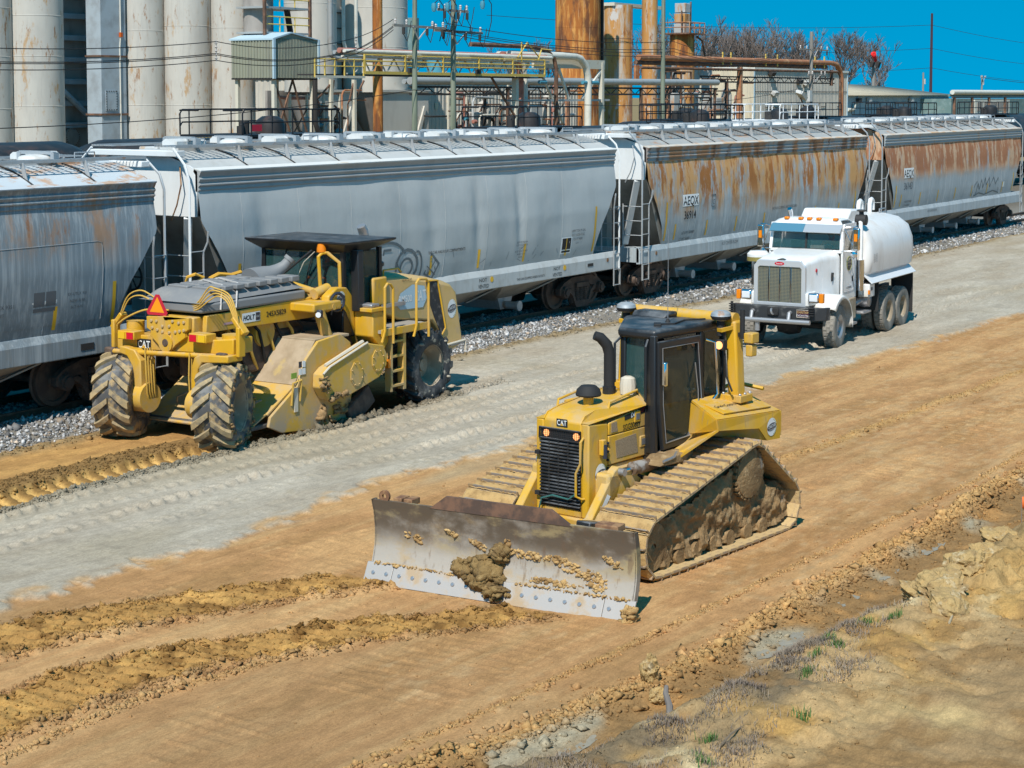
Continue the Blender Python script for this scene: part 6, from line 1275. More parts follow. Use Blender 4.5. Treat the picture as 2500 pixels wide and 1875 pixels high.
hb = MB().lathe([(0, .012), (.02, .012), (.028, .004), (.028, -.01)], (0, 0, 0), (.94, .15, .3), 8).mesh('edge_bolt'); hb.materials.append(steel_worn)
for k in range(19): inst('edge_bolt', hb, bld, blp(.138, -1.72+k*.191, .125))
for s in (-1, 1):
    MB().add([blp(x, s*HW, z) for x, z in prof]+[blp(x-.10, s*HW, z) for x, z in prof[::-1]], [tuple(range(2*len(prof)))]).build('blade_end_plate', blade_steel, bld, smooth=0, solid=.025)
MB().lathe([(.03, -.02), (.075, -.02), (.075, .02), (.03, .02), (.03, -.02)], tuple(blp(tx-.03, -1.62, tz+.05)), (math.sin(BA)*0+1, .16, 0), 16).build('lifting_eye', rustbrown, bld)
for a in (-1.45, -1.3, 1.42): MB().box(blp(tx-.15, a, tz+.0), (.2, .12 if a < 0 else .3, .08), (0, 0, BA)).build('blade_lug', rustbrown, bld, bevel=.01)
# mud on the blade
def on_blade(y, t_): 
    if t_ < 0: return blp(.07-t_*.55, y, .22+t_*.9)
    i = min(int(t_*12), 11); f_ = t_*12-i; x = prof[i][0]*(1-f_)+prof[i+1][0]*f_; z = prof[i][1]*(1-f_)+prof[i+1][1]*f_
    return blp(x, y, z)
g = np.random.default_rng(8)
def clump(cy, ct, ry, rt, n_, s0, s1, name, mat=clay, sub=2, slope=0.0, off=.03):
    P = []; S = []
    for _ in range(n_):
        r_ = math.sqrt(g.random()); a = g.random()*6.28; dy = ry*r_*math.cos(a); p = on_blade(cy+dy, min(max(ct+rt*r_*math.sin(a)+slope*dy, -.2), 1)); P.append((p.x+off*(1-r_), p.y, p.z)); S.append(g.uniform(s0, s1)*(1.1-.5*r_))
    return lumps(name, P, S, mat, bld, abs(int(cy*100))+77, sub)
clay_wet = mk('clay_mud_wet', (.24, .155, .06), .85, 0, [dict(col=(.15, .095, .04), scale=6, lo=.42, hi=.66), dict(col=(.34, .23, .10), scale=11, lo=.55, hi=.7, amt=.8)], bump=[(30, .7, .03), (80, .4, .01)], spec=.25)
clump(-.20, .12, .30, .22, 70, .05, .11, 'mud_clod', clay_wet, off=.12); clump(.02, .42, .14, .14, 40, .04, .08, 'mud_clod', clay_wet, off=.09); clump(-.50, .15, .10, .10, 26, .04, .09, 'mud_clod', clay_wet, off=.1); clump(.05, -.1, .18, .12, 30, .04, .08, 'mud_clod', clay_wet, off=.12)
for cy, ct, ry, rt, n_, sl in ((.35, .45, .35, .06, 60, -.05), (-.3, .5, .13, .05, 26, -.5), (.9, .38, .26, .09, 60, -.4), (1.28, .22, .16, .14, 60, -.3), (-.68, .62, .10, .04, 16, -.4), (-1.15, .46, .08, .06, 16, -.3), (1.5, .52, .14, .05, 22, -.4), (.1, .58, .04, .06, 10, 0), (-1.3, .5, .05, .05, 8, 0), (.75, .12, .4, .04, 50, 0)):
    clump(cy, ct, ry, rt, int(n_*1.8), .008, .045, 'mud_smear', clay, 1, sl, -.012)
P = [tuple(blp(.085, y+g.uniform(-.02, .02), .235+g.uniform(-.01, .02))) for y in np.linspace(-1.75, 1.75, 170) if not -.5 < y < .25]
lumps('mud_bead', P, g.uniform(.006, .026, len(P)), clay, bld, 91, 1)
lumps('mud_clod', [tuple(blp(.16+g.uniform(-.05, .06), 1.80+g.uniform(-.06, .06), .05+g.uniform(-.04, .12))) for _ in range(26)], g.uniform(.03, .06, 26), clay, bld, 92, 2)
for s in (-1, 1):
    MB().prism([(.78, 1.22), (.92, 1.27), (1.02, 1.22), (1.5, .70), (2.55, .50), (2.55, .30), (1.35, .36), (1.1, .62)], 'y', s*.56-.06, s*.56+.06).build('push_arm', yel_dusty, dz, bevel=.015)
    MB().cyl((.9, s*.60, 1.2), (.6, s*.62, 1.2), .035, n=10).build('lift_rod', chrome, dz); MB().cyl((.63, s*.62, 1.2), (.02, s*.68, 1.19), .085, n=16).build('lift_cylinder', mk('cylinder_brown%d' % s, (.16, .10, .06), .6, .3, [dict(col=(.36, .33, .3), scale=5, lo=.5, hi=.65)]), dz)
    MB().cyl((.9, s*.5, 1.2), (.9, s*.70, 1.2), .05, n=12).build('pin', steel_worn, dz)
MB().add([(1.40, .625, .70), (1.18, .625, .96), (1.11, .625, .92), (1.34, .625, .66)], [(0, 1, 2, 3)]).build('warning_label', decal_white, dz, smooth=0)
MB().bx(1.75, 2.75, -.34, .34, .42, .60).build('c_frame', yel_dusty, dz, bevel=.02); MB().box((1.72, .74, .62), (.32, .22, .22), (0, -.2, 0)).build('trunnion_block', black_p, dz, bevel=.02); MB().bar((1.85, .3, .6), (2.75, .9, .6), .14, .12).build('brace', black_p, dz)
MB().tube([(.5, .6, 1.1), (.2, .62, .95), (-.05, .6, 1.15)], .03, 6).build('hydraulic_hose', black_mat, dz)
MB().tube([(-.05, .86, 1.33), (.1, .92, 1.30), (.35, .92, 1.28)], .02, 6).build('step_bar', steel_worn, dz); MB().prism([(.42, 1.22), (.2, 1.32), (-.4, 1.32), (-.3, 1.18)], 'y', .60, .92).build('cab_step', clay_dark, dz, bevel=.02)
# ================================================================== ROAD RECLAIMER
tyre_mud = mk('tyre_rubber_muddy', (.065, .066, .068), .85, 0, [dict(col=(.30, .30, .29), scale=3, lo=.42, hi=.7, amt=.55), dict(col=(.38, .27, .13), scale=5, lo=.47, hi=.64, amt=.9)], bump=(25, .3, .02))
lug_mud = mk('lug_rubber_muddy', (.30, .235, .14), .9, 0, [dict(col=(.42, .31, .16), scale=6, lo=.45, hi=.62), dict(col=(.10, .095, .09), scale=4, lo=.56, hi=.7, amt=.8)], bump=(30, .3, .02))
tyre_wet = mk('tyre_rubber_dark', (.045, .047, .05), .7, 0, [dict(col=(.25, .24, .22), scale=3, lo=.48, hi=.68, amt=.7), dict(col=(.42, .38, .3), scale=5, lo=.58, hi=.68, amt=.85)], bump=(20, .4, .03))
rim_tan = mk('rim_dusty', (.28, .22, .15), .8, 0, [dict(col=(.4, .33, .24), scale=4, lo=.45, hi=.65)])
def big_tyre(parent, c, Rr, W_, nl, steer, tm, lm, side=-1, name='wheel', lug=.055):
    e = Vector(c); w_ = W_/2; r0 = Rr-lug
    prof = [(Rr*.52, -w_*.85), (Rr*.60, -w_*.98), (r0*.80, -w_*1.02), (r0*.93, -w_*.95), (r0*.985, -w_*.72), (r0, -w_*.3), (r0, w_*.3), (r0*.985, w_*.72), (r0*.93, w_*.95), (r0*.80, w_*1.02), (Rr*.60, w_*.98), (Rr*.52, w_*.85)]
    ty = MB().lathe(prof, (0, 0, 0), (0, 1, 0), 48).build(name, tm, parent); ty.location = e; ty.rotation_euler = (0, 0, steer)
    for s in (-1, 1):
        MB().lathe([(0, s*w_*.30), (Rr*.16, s*w_*.32), (Rr*.18, s*w_*.12), (Rr*.36, s*w_*.05), (Rr*.40, s*w_*.40), (Rr*.50, s*w_*.78), (Rr*.55, s*w_*.92), (Rr*.53, s*w_*.80)], (0, 0, 0), (0, 1, 0), 32).build('rim', rim_tan, ty)
    me = []
    for s in (-1, 1):
        m = MB(); n = 5; V = []
        for k in range(n+1):
            t_ = k/n; y = s*(.02+t_*(w_*.99-.02)); a = t_*.34; rr = r0*(1-.055*max(0, t_-.7)/.3); dw = .046+.016*t_
            for rad, q in ((rr-.02, -dw/Rr*1.2), (rr+lug, -dw/Rr), (rr+lug, dw/Rr), (rr-.02, dw/Rr*1.25)): V.append((rad*math.cos(a+q), y, rad*math.sin(a+q)))
        F_ = [(k*4+j, k*4+(j+1) % 4, (k+1)*4+(j+1) % 4, (k+1)*4+j) for k in range(n) for j in range(4)]+[(0, 1, 2, 3), (n*4+3, n*4+2, n*4+1, n*4)]
        q = m.add(V, F_).mesh('tread_lug', 20); q.materials.append(lm); me.append(q)
    for k in range(nl):
        for j in (0, 1): inst('tread_lug', me[j], ty, (0, 0, 0), (0, 2*math.pi*(k+.5*j)/nl, 0))
    return ty
rc = thing('road_reclaimer', 'yellow road reclaimer with grey engine cover and black roofed cab', 'road machine', (22.4, 21.46, 0), 0)
ST = R(24)
wn = big_tyre(rc, (0, -1.16, .74), .76, .68, 15, ST, tyre_mud, lug_mud); wf = big_tyre(rc, (.05, 1.22, .74), .76, .68, 15, ST, tyre_mud, lug_mud)
for w_ in (wn, wf): w_.rotation_euler = (0, 0, ST)
big_tyre(rc, (5.85, -1.02, .71), .74, .66, 15, 0, tyre_wet, tyre_wet); big_tyre(rc, (5.85, 1.02, .71), .74, .66, 15, 0, tyre_wet, tyre_wet)
g = np.random.default_rng(21); P = []
for _ in range(70):
    a = g.random()*6.28; P.append((5.85+.66*math.cos(a)*g.uniform(.85, 1.06), -1.02+g.uniform(-.34, .2), .71+.66*math.sin(a)*g.uniform(.85, 1.06)))
lumps('caked_mud', P, g.uniform(.025, .06, 70), mk('mud_grey', (.34, .31, .25), .95, 0, [dict(col=(.2, .18, .15), scale=5, lo=.45, hi=.65)], bump=(30, .5, .02)), rc, 31, 1)
P = []
for _ in range(70):
    a = g.random()*6.28; rr = g.uniform(.50, .72); d = Vector((math.cos(a)*rr, -.34+g.uniform(-.02, .04), math.sin(a)*rr)); d.rotate(Euler((0, 0, ST))); P.append((d.x, d.y-1.16, d.z+.74))
lumps('caked_mud', P, g.uniform(.02, .05, 70), clay_dark, rc, 33, 1)
# ---- rear steering axle: cross beam, forks, pivot plate
bm2 = MB().prism([(1.36, 1.53), (1.36, 1.80), (.62, 1.82), (.50, 1.88), (-.46, 1.88), (-.58, 1.82), (-1.36, 1.90), (-1.36, 1.63)], 'x', .05, .55).build('axle_beam', yel, rc, bevel=.02)
for s in (-1, 1):
    MB().cyl((.3, s*1.15, 1.8), (.3, s*1.15, 2.02 if s > 0 else 1.94), .16 if s > 0 else .2, n=18).build('king_pin', yel, rc)
    # leg guard channel with hoses
    MB().box((.12, s*1.46, 1.79 if s > 0 else 1.85), (.16, .08, .5), (0, 0, 0)).build('hose_guard', yel, rc, bevel=.015)
    MB().box((.16, s*1.42, 2.12 if s < 0 else 2.02), (.16, .08, .36), (s*.75, 0, 0)).build('hose_guard', yel, rc, bevel=.015)
    # fork over the wheel
    for q in (1,):
        fk = MB(); fk.prism([(s*1.42-.32, 1.62), (s*.98-.02*0, 1.62), (s*.74, 1.58), (s*.60, 1.40), (s*.58, .72), (s*.72, .62), (s*.80, .75), (s*.80, 1.30), (s*.92, 1.46), (s*1.42-.32, 1.50)] if s > 0 else [(-1.42, 1.64), (-.80, 1.62), (-.66, 1.56), (-.60, 1.40), (-.58, .72), (-.66, .62), (-.74, .75), (-.74, 1.36), (-.84, 1.48), (-1.42, 1.52)], 'x', -.16, .22)
        o = fk.build('wheel_fork', yel, rc, bevel=.02); 
    for k in range(4): MB().tube([(-.12+k*.06, s*.52, 1.62), (-.12+k*.06, s*.50, 1.2), (-.1+k*.06, s*.50, .85), (.0+k*.05, s*.55, .66)], .014, 6).build('brake_line', hose_mat, rc)
    MB().cyl((0, s*.52, .74), (0, s*.95, .74), .26, n=24).build('wheel_motor', yel_dusty, rc)
tb_ = MB().cyl((-.06, 1.44, 1.50), (-.06, -1.18, 1.60), .045, n=12).build('tie_rod', yel, rc)
for s, z in ((1.42, 1.50), (-1.2, 1.60)): MB().box((-.06, s, z), (.12, .2, .14)).build('rod_end', cast, rc, bevel=.03)
pv = MB().prism([(.56, 2.17), (.56, 1.97), (.46, 1.92), (.48, 1.84), (.30, 1.70), (.22, 1.60), (.11, 1.58), (-.02, 1.62), (-.12, 1.72), (-.34, 1.86), (-.33, 1.95), (-.42, 2.0), (-.42, 2.20), (.18, 2.20), (.14, 2.12), (.06, 2.12), (.02, 2.20)], 'x', -.03, .05).build('pivot_plate', yel, rc, bevel=.008)
hexbolts(rc, 'bolt', [(-.035, y, z) for y, z in ((.44, 2.10), (.32, 2.10), (-.06, 2.12), (-.2, 2.10), (-.32, 2.12), (.42, 1.98), (.30, 1.95), (.18, 1.92), (.18, 2.02), (.02, 1.92), (.02, 2.03), (-.12, 1.94), (-.22, 1.96), (-.32, 1.98))], (-1, 0, 0), .03, yel_dusty)
MB().lathe([(.07, -.03), (.16, -.03), (.16, .05)], (-.03, .10, 1.74), (1, 0, 0), 24).build('pivot_boss', yel, rc); MB().lathe([(0, -.04), (.06, -.04), (.09, 0), (.09, .05)], (-.03, .10, 1.74), (1, 0, 0), 10).build('pivot_pin', cast, rc)
for y0, y1, cols__ in ((1.18, .78, (yel_lens, red_lens)), (-.50, -.90, (red_lens, yel_lens))):
    hz_ = 1.80+(.07 if y0 < 0 else 0); lb = MB().bx(-.12, .14, y1, y0, hz_-.06, hz_+.09).build('tail_lamp', yel, rc, bevel=.015)
    for k, cm in enumerate(cols__): MB().bx(-.135, -.121, y0-.03-k*.2-.15, y0-.03-k*.2, hz_-.045, hz_+.07).build('lens', cm, lb)
cat_badge(rc, (.049, .70, 1.66), (0, -1, 0), (0, 0, 1), .19)
tr_ = MB().add([(-.0, .55, 2.20), (0, .12, 2.20), (0, .09, 2.25), (0, .28, 2.56), (0, .36, 2.56), (0, .58, 2.25)], [tuple(range(6))]).build('slow_vehicle_triangle', red_plate, rc, smooth=0, solid=.012)
MB().add([(-.008, .50, 2.25), (-.008, .16, 2.25), (-.008, .32, 2.52)], [(0, 1, 2)]).build('triangle_center', mk('fluor_orange', (.85, .30, .01), .5), tr_, smooth=0)
MB().bar((.06, .32, 2.1), (.02, .32, 2.5), .04).build('triangle_post', black_mat, rc)
# hose bundles
for k in range(4):
    dz_ = k*.075
    MB().tube(sm([(.2, -.15+k*.05, 2.30+k*.02), (.15, -.45, 2.33+dz_*.5), (.12, -.75, 2.50+dz_), (.1, -.98+dz_*.3, 2.60+dz_*.6), (.1, -1.18-dz_*.3, 2.52+dz_*.5), (.1, -1.32-dz_*.4, 2.28), (.12, -1.42, 2.02), (.12, -1.44, 1.70)]), .013, 7).build('hydraulic_hose', hose_mat, rc)
for k in range(2):
    dz_ = k*.09
    MB().tube(sm([(.2, .30, 2.28+dz_*.5), (.15, .6, 2.42+dz_), (.12, .85, 2.50+dz_), (.1, 1.10+dz_*.3, 2.42+dz_*.6), (.1, 1.28+dz_*.4, 2.15), (.12, 1.42, 1.92), (.12, 1.44, 1.66)]), .013, 7).build('hydraulic_hose', hose_mat, rc)
MB().tube(sm([(.15, .2, 2.28), (.1, .7, 2.26), (.1, 1.15, 2.10), (.12, 1.42, 1.95)]), .017, 7).build('hydraulic_hose', hose_mat, rc)
# ---- main boom and grey cover
MB().bx(.06, .40, -.46, .60, 1.92, 2.20).build('boom_head', yel, rc, bevel=.02)
for s in (-1, 1):
    MB().prism([(.22, 1.93), (.24, 2.22), (3.0, 2.28), (3.3, 2.28), (3.35, 1.98), (3.1, 1.90)], 'y', s*.55-.05, s*.55+.05).build('boom_plate', yel, rc, bevel=.012)
MB().bx(.3, 3.1, -.48, .48, 1.98, 2.10).build('boom_deck', yel_dusty, rc)
by = -.60
f_ = plane_fn((1.75, by, 2.09), (1, 0, .01), (0, 0, 1), .006)
letters('lettering', '245X5829', .135, lambda a, b: f_(a+.30, b), black_ink, rc, .95, bold=.002)
MB().add([f_(-.62, -.085), f_(-.14, -.085), f_(-.14, .085), f_(-.62, .085)], [(0, 1, 2, 3)]).build('dealer_plate', decal_white, rc, smooth=0); letters('lettering', 'HOLT', .12, lambda a, b: f_(a-.45, b, .003), black_ink, rc, .95, bold=.003, shear=.25)
MB().add([f_(-.26, -.07, .003), f_(-.15, -.07, .003), f_(-.15, .07, .003), f_(-.26, .07, .003)], [(0, 1, 2, 3)]).build('dealer_logo', decal_navy, rc, smooth=0); letters('lettering', 'CAT', .05, lambda a, b: f_(a-.205, b, .006), decal_white, rc, .9)
MB().add([f_(-1.1, -.06, .001), f_(-.8, -.06, .001), f_(-.8, -.02, .001), f_(-1.1, -.02, .001)], [(0, 1, 2, 3)]).build('faded_label', mk('faded_pink', (.5, .3, .3), .7), rc, smooth=0)
cover_m = mk('cover_grey_plastic', (.20, .205, .21), .6, 0, [dict(col=(.28, .27, .25), scale=3, lo=.45, hi=.7, amt=.6, up=True)])
MB().prism([(.15, -.55), (.5, -.62), (2.85, -.62), (2.95, -.5), (2.95, .95), (.5, .95), (.15, .6)], 'z', 2.26, 2.44).build('cover_skirt', cover_m, rc, bevel=.04)
cv = MB()
def cvp(u, v):
    x = .12+u*2.75; y = -.60+v*1.5; e = min(u*7, (1-u)*9, 1); f = min(v*5, (1-v)*5, 1); z = 2.44+.20*math.sin(min(e, 1)*math.pi/2)*math.sin(min(f, 1)*math.pi/2)+.04*u
    return Vector((x, y, z))
cv.grid(cvp, 40, 26).build('engine_cover', cover_m, rc, smooth=60)
for k in range(8):
    for j in (0, 1):
        x0 = .45+k*.30; MB().prism([(x0, -.56 if j == 0 else .05), (x0+.22, -.56 if j == 0 else .05), (x0+.26, -.02 if j == 0 else .55), (x0+.04, -.02 if j == 0 else .55)], 'z', 2.60, 2.685+.012*k*.3).build('cover_rib', cover_m, rc, bevel=.02)
MB().tube([(2.2, .1, 2.58), (2.35, .08, 2.62), (2.5, .03, 2.68), (2.62, -.04, 2.73), (2.72, -.10, 2.79), (2.80, -.17, 2.86), (2.86, -.22, 2.95)], [.28, .25, .20, .15, .12, .10, .09], 18).build('snorkel', cover_m, rc); MB().lathe([(.085, -.02), (.11, -.02), (.11, .05), (.085, .05)], (2.87, -.23, 2.97), (.45, -.4, .75), 18).build('snorkel_rim', cover_m, rc)
for x in (.55, .95): MB().tube([(x, -.63, 2.30), (x+.05, -.60, 2.50), (x+.3, -.40, 2.69), (x+.6, .3, 2.72), (x+.7, .9, 2.55)], .018, 4).build('tie_strap', strap_mat, rc)
MB().tube([(1.2, .8, 2.6), (1.15, .7, 2.74), (1.2, .55, 2.80), (1.35, .5, 2.74), (1.3, .6, 2.64)], .03, 6).build('sling', mk('sling_orange', (.62, .33, .04), .8), rc); MB().tube([(2.0, .95, 2.62), (2.2, .9, 2.70), (2.5, .85, 2.66), (2.7, .8, 2.7)], .04, 6).build('sling', MATS['sling_orange'], rc)
# ---- machinery under the boom
MB().bx(.6, 3.9, -.42, .42, 1.05, 1.75).build('engine_block', cast, rc, bevel=.05)
for x, y, z, r in ((1.2, -.2, 1.7, .22), (1.9, -.35, 1.75, .26), (2.5, -.25, 1.7, .2)): MB().lathe([(0, -.12), (r, -.12), (r*1.1, 0), (r, .12), (0, .12)], (x, y, z), (0, 1, 0), 20).build('pulley', yel_dusty, rc)
for k in range(7):
    a = random.Random(k); MB().tube([(1.0+k*.3, -.4, 1.95), (1.1+k*.3, -.5, 1.6+a.uniform(0, .2)), (1.3+k*.3, -.45, 1.3), (1.5+k*.25, -.4, 1.1)], .03, 6).build('hose', (black_mat, hose_mat)[k % 2], rc)
# ---- drum housing
hood_dust = mk('drum_hood_dusty', (.40, .31, .21), .85, 0, [dict(col=(.30, .225, .14), scale=2, lo=.4, hi=.65), dict(col=(.5, .36, .12), scale=3, lo=.58, hi=.7, amt=.6)])
MB().bx(2.30, 3.3, -1.28, 1.28, 1.58, 1.63).build('drum_hood', hood_dust, rc, bevel=.01)
for s in (-1, 1):
    MB().prism([(1.0, .42), (1.72, .86), (1.98, 1.32), (2.32, 1.60), (2.95, 1.66), (3.25, 1.48), (3.35, .9), (3.2, .10), (2.3, .02), (1.3, .10), (.95, .25)], 'y', s*1.32-.03, s*1.32+.03).build('drum_side_plate', yel_dusty, rc, bevel=.012)
MB().add([(1.0, -1.28, .45), (1.0, 1.28, .45), (1.75, 1.28, .88), (1.75, -1.28, .88)], [(0, 1, 2, 3)]).build('front_flap', yel_dusty, rc, smooth=0, solid=.03); MB().add([(1.72, -1.28, .88), (1.72, 1.28, .88), (2.32, 1.28, 1.60), (2.32, -1.28, 1.60)], [(0, 1, 2, 3)]).build('hood_slope', hood_dust, rc, smooth=0, solid=.03)
MB().bx(.55, 1.1, -1.25, 1.25, .22, .30).build('scraper_bar', mk('scraper_dark', (.12, .11, .10), .7, .2, [dict(col=(.3, .27, .22), scale=4, lo=.5, hi=.7)]), rc, bevel=.02); MB().add([(.5, -1.25, .24), (.5, 1.25, .24), (1.0, 1.25, .46), (1.0, -1.25, .46)], [(0, 1, 2, 3)]).build('mouth_plate', yel_dusty, rc, smooth=0, solid=.025)
for y in (-.9, -.4, .2, .8): MB().tube([(.95, y, .5), (.85, y-.1, .62), (1.05, y-.2, .7)], .02, 5).build('cable', rim_tan, rc)
# chain case
cc = MB().prism([(2.30, .56), (2.85, .55), (3.80, .78), (4.02, .98), (4.04, 1.18), (3.92, 1.36), (3.42, 1.46), (2.30, 1.14), (2.14, 1.04), (2.12, .80)], 'y', -1.60, -1.36).build('chain_case', yel_dusty, rc, bevel=.02)
for cx, cz, r1, r2 in ((3.10, .93, .19, .24), (3.74, 1.10, .19, .22)):
    cp = MB().prism([(cx+r1*math.cos(R(k*45+22)), cz+r2*math.sin(R(k*45+22))) for k in range(8)], 'y', -1.615, -1.601).build('cover_plate', yel_dusty, cc, smooth=0); hexbolts(cp, 'bolt', [(cx+r1*.85*math.cos(R(k*45+22)), -1.617, cz+r2*.85*math.sin(R(k*45+22))) for k in range(8)], (0, -1, 0), .012, yel_dusty)
MB().tube([(3.42, -1.61, 1.47), (2.32, -1.61, 1.16), (2.13, -1.61, 1.05)], .02, 6).build('edge_hose', cream, cc); MB().tube([(3.42, -1.50, 1.48), (2.32, -1.50, 1.17)], .035, 6).build('edge_flange', cream, cc)
lumps('caked_mud', [(2.15+g.uniform(-.1, .12), -1.62+g.uniform(-.05, .05), .75+g.uniform(-.05, .25)) for _ in range(24)], g.uniform(.025, .05, 24), clay_dark, rc, 41, 1)
lumps('caked_mud', [(2.35+g.random()*.5, -1.61, .58+g.uniform(-.02, .08)) for _ in range(40)], g.uniform(.02, .05, 40), clay_dark, rc, 42, 1)
lumps('caked_mud', [(2.2+g.random()*1.2, -1.34+g.uniform(-.05, .1), .1+g.uniform(-.05, .3)) for _ in range(90)], g.uniform(.03, .09, 90), clay_dark, rc, 43, 1)
MB().box((3.45, -1.38, .28), (.75, .14, .4), (0, -.55, 0)).build('side_skid', cast, rc, bevel=.03)
MB().tube([(1.55, -1.36, .55), (1.55, -1.40, .95), (1.78, -1.40, .98), (1.78, -1.36, .60)], .018, 6).build('chain_loop', hose_mat, rc); MB().bx(1.62, 1.72, -1.37, -1.355, .42, .85).build('label_strip', cream, rc)
MB().bx(1.55, 1.70, -1.362, -1.355, 1.02, 1.12).build('warning_label', decal_green, rc)
for k in range(4): MB().bx(1.76+(k % 2)*.10, 1.84+(k % 2)*.10, -1.362, -1.355, 1.06+(k//2)*.13, 1.17+(k//2)*.13).build('warning_label', (decal_white, decal_white, decal_navy, decal_white)[k], rc)
# lift cylinder and yoke arms
for s in (-1, 1):
    MB().cyl((2.70, s*1.05, 2.12), (2.98, s*1.08, 1.42), .105, n=18).build('lift_cylinder', yel, rc); MB().cyl((2.96, s*1.08, 1.44), (3.10, s*1.1, 1.12), .05, n=12).build('lift_rod', chrome, rc); MB().box((3.12, s*1.12, 1.08), (.16, .16, .2)).build('rod_eye', cast, rc, bevel=.04)
    MB().prism([(3.0, 2.02), (3.05, 2.32), (3.30, 2.46), (3.58, 2.44), (3.74, 2.28), (4.22, 1.36), (3.98, 1.30), (3.60, 1.95), (3.42, 2.12), (3.2, 2.06)], 'y', s*.92-.09, s*.92+.09).build('yoke_arm', yel, rc, bevel=.025)
    MB().bx(2.45, 3.25, s*.55 if s > 0 else -1.15, 1.15 if s > 0 else -.55, 2.08, 2.24).build('cylinder_mount', yel, rc, bevel=.03)
oval_decal(rc, (3.40, -1.014, 2.26), (1, 0, 0), (0, 0, 1), .12, .12)
MB().box((2.55, -1.2, 2.06), (.12, .1, .14), (0, .2, .3)).build('work_lamp', decal_navy, rc, bevel=.02); MB().cyl((2.485, -1.22, 2.05), (2.475, -1.225, 2.05), .05, n=12).build('work_lamp_lens', lens, rc); MB().cyl((3.02, -1.155, 2.14), (3.02, -1.165, 2.14), .06, n=16).build('pin_cap', yel, rc)
MB().lathe([(.16, -.02), (.19, 0), (.16, .02), (.13, 0), (.16, -.02)], (3.25, -1.05, 2.2), (.2, 1, 0), 20).build('hose_loop', decal_navy, rc)
# ---- cab
zt2 = 3.12
for x, y in ((3.55, -.95), (3.55, .95), (4.65, -.95), (4.65, .95)): MB().bar((x, y, 1.6), (x, y, zt2), .08).build('cab_post', black_p, rc)
pane([(3.54, -.90, 2.3), (3.54, .90, 2.3), (3.54, .90, 3.06), (3.54, -.90, 3.06)], glass_l, 'front_window', rc)
for s in (-1, 1): pane([(3.6, s*.95, 2.0), (4.6, s*.95, 2.0), (4.6, s*.95, 3.06), (3.6, s*.95, 3.06)], glass_l, 'side_window', rc)
pane([(4.65, -.9, 2.2), (4.65, .9, 2.2), (4.65, .9, 3.06), (4.65, -.9, 3.06)], mk('rear_glass_teal', (.02, .12, .11), .05, alpha=.8, spec=.6), 'rear_window', rc)
MB().bx(3.5, 4.7, -.98, .98, 1.5, 2.0).build('cab_base', black_p, rc, bevel=.02); MB().bx(3.5, 3.56, -.95, .95, 2.0, 2.3).build('cab_cowl', yel_dusty, rc)
MB().bx(3.52, 3.6, -.9, .9, 3.08, 3.06).build('sun_strip', mk('strip_tan', (.30, .17, .07), .7), rc)
m = MB(); lo_ = [(3.50, -1.0), (3.50, 1.0), (4.30, 1.0), (4.30, -1.0)]; hi_ = [(3.28, -1.22), (3.28, 1.22), (4.85, 1.22), (4.85, -1.22)]
V = [(x, y, 3.09) for x, y in lo_]+[(x, y, 3.26) for x, y in hi_]+[(x, y, 3.30) for x, y in hi_]
m.add(V, [(3, 2, 1, 0), (8, 9, 10, 11)]+[(i, (i+1) % 4, 4+(i+1) % 4, 4+i) for i in range(4)]+[(4+i, 4+(i+1) % 4, 8+(i+1) % 4, 8+i) for i in range(4)]).build('canopy', black_p, rc, smooth=0, bevel=.01)
MB().bar((3.78, -1.12, 1.98), (3.80, -1.08, 3.12), .18, .16, up=(1, 0, 0)).build('canopy_post', black_p, rc, bevel=.015); MB().bar((3.78, 1.12, 1.98), (3.80, 1.08, 3.12), .18, .16, up=(1, 0, 0)).build('canopy_post', black_p, rc, bevel=.015)
MB().tube([(3.30, -.62, 2.30), (3.24, -.62, 3.02), (3.30, -.66, 3.08), (3.38, -.72, 3.08), (3.48, -.92, 2.9), (3.48, -.94, 2.3)], .035, 8).build('cab_guard_rail', yel, rc)
MB().lathe([(0, .10), (.07, .08), (.09, 0), (.09, -.06), (.05, -.08)], (3.33, -.62, 3.16), (0, 0, 1), 16).build('beacon', amber, rc); MB().cyl((3.30, -.42, 3.12), (3.0, .3, 2.5), .022, n=8).build('mirror_arm', black_mat, rc); MB().tube([(3.28, -.5, 3.1), (3.2, -.3, 2.9), (3.15, -.15, 2.55)], .008, 4).build('cable', cream, rc)
for y in (-.3, .35): MB().tube([(3.5, y, 3.1), (3.49, y+.12, 2.75), (3.49, y+.2, 2.45)], .014, 5).build('wiper', black_mat, rc)
MB().bx(4.1, 4.5, -.3, .3, 2.0, 2.2).build('seat_cushion', seatc, rc, bevel=.05); MB().box((4.5, 0, 2.5), (.14, .5, .7)).build('seat_back', seatc, rc, bevel=.05); MB().box((3.9, -.5, 2.3), (.3, .3, .5)).build('console', mk('console_brown', (.2, .07, .02), .6), rc, bevel=.05)
for p, q, r in (((2.95, -.2, 2.5), (3.3, -.6, 2.32), .07), ((3.0, -.7, 2.34), (3.4, -.7, 2.42), .10)): MB().cyl(p, q, r, n=12).build('steering_ram', yel_dusty, rc)
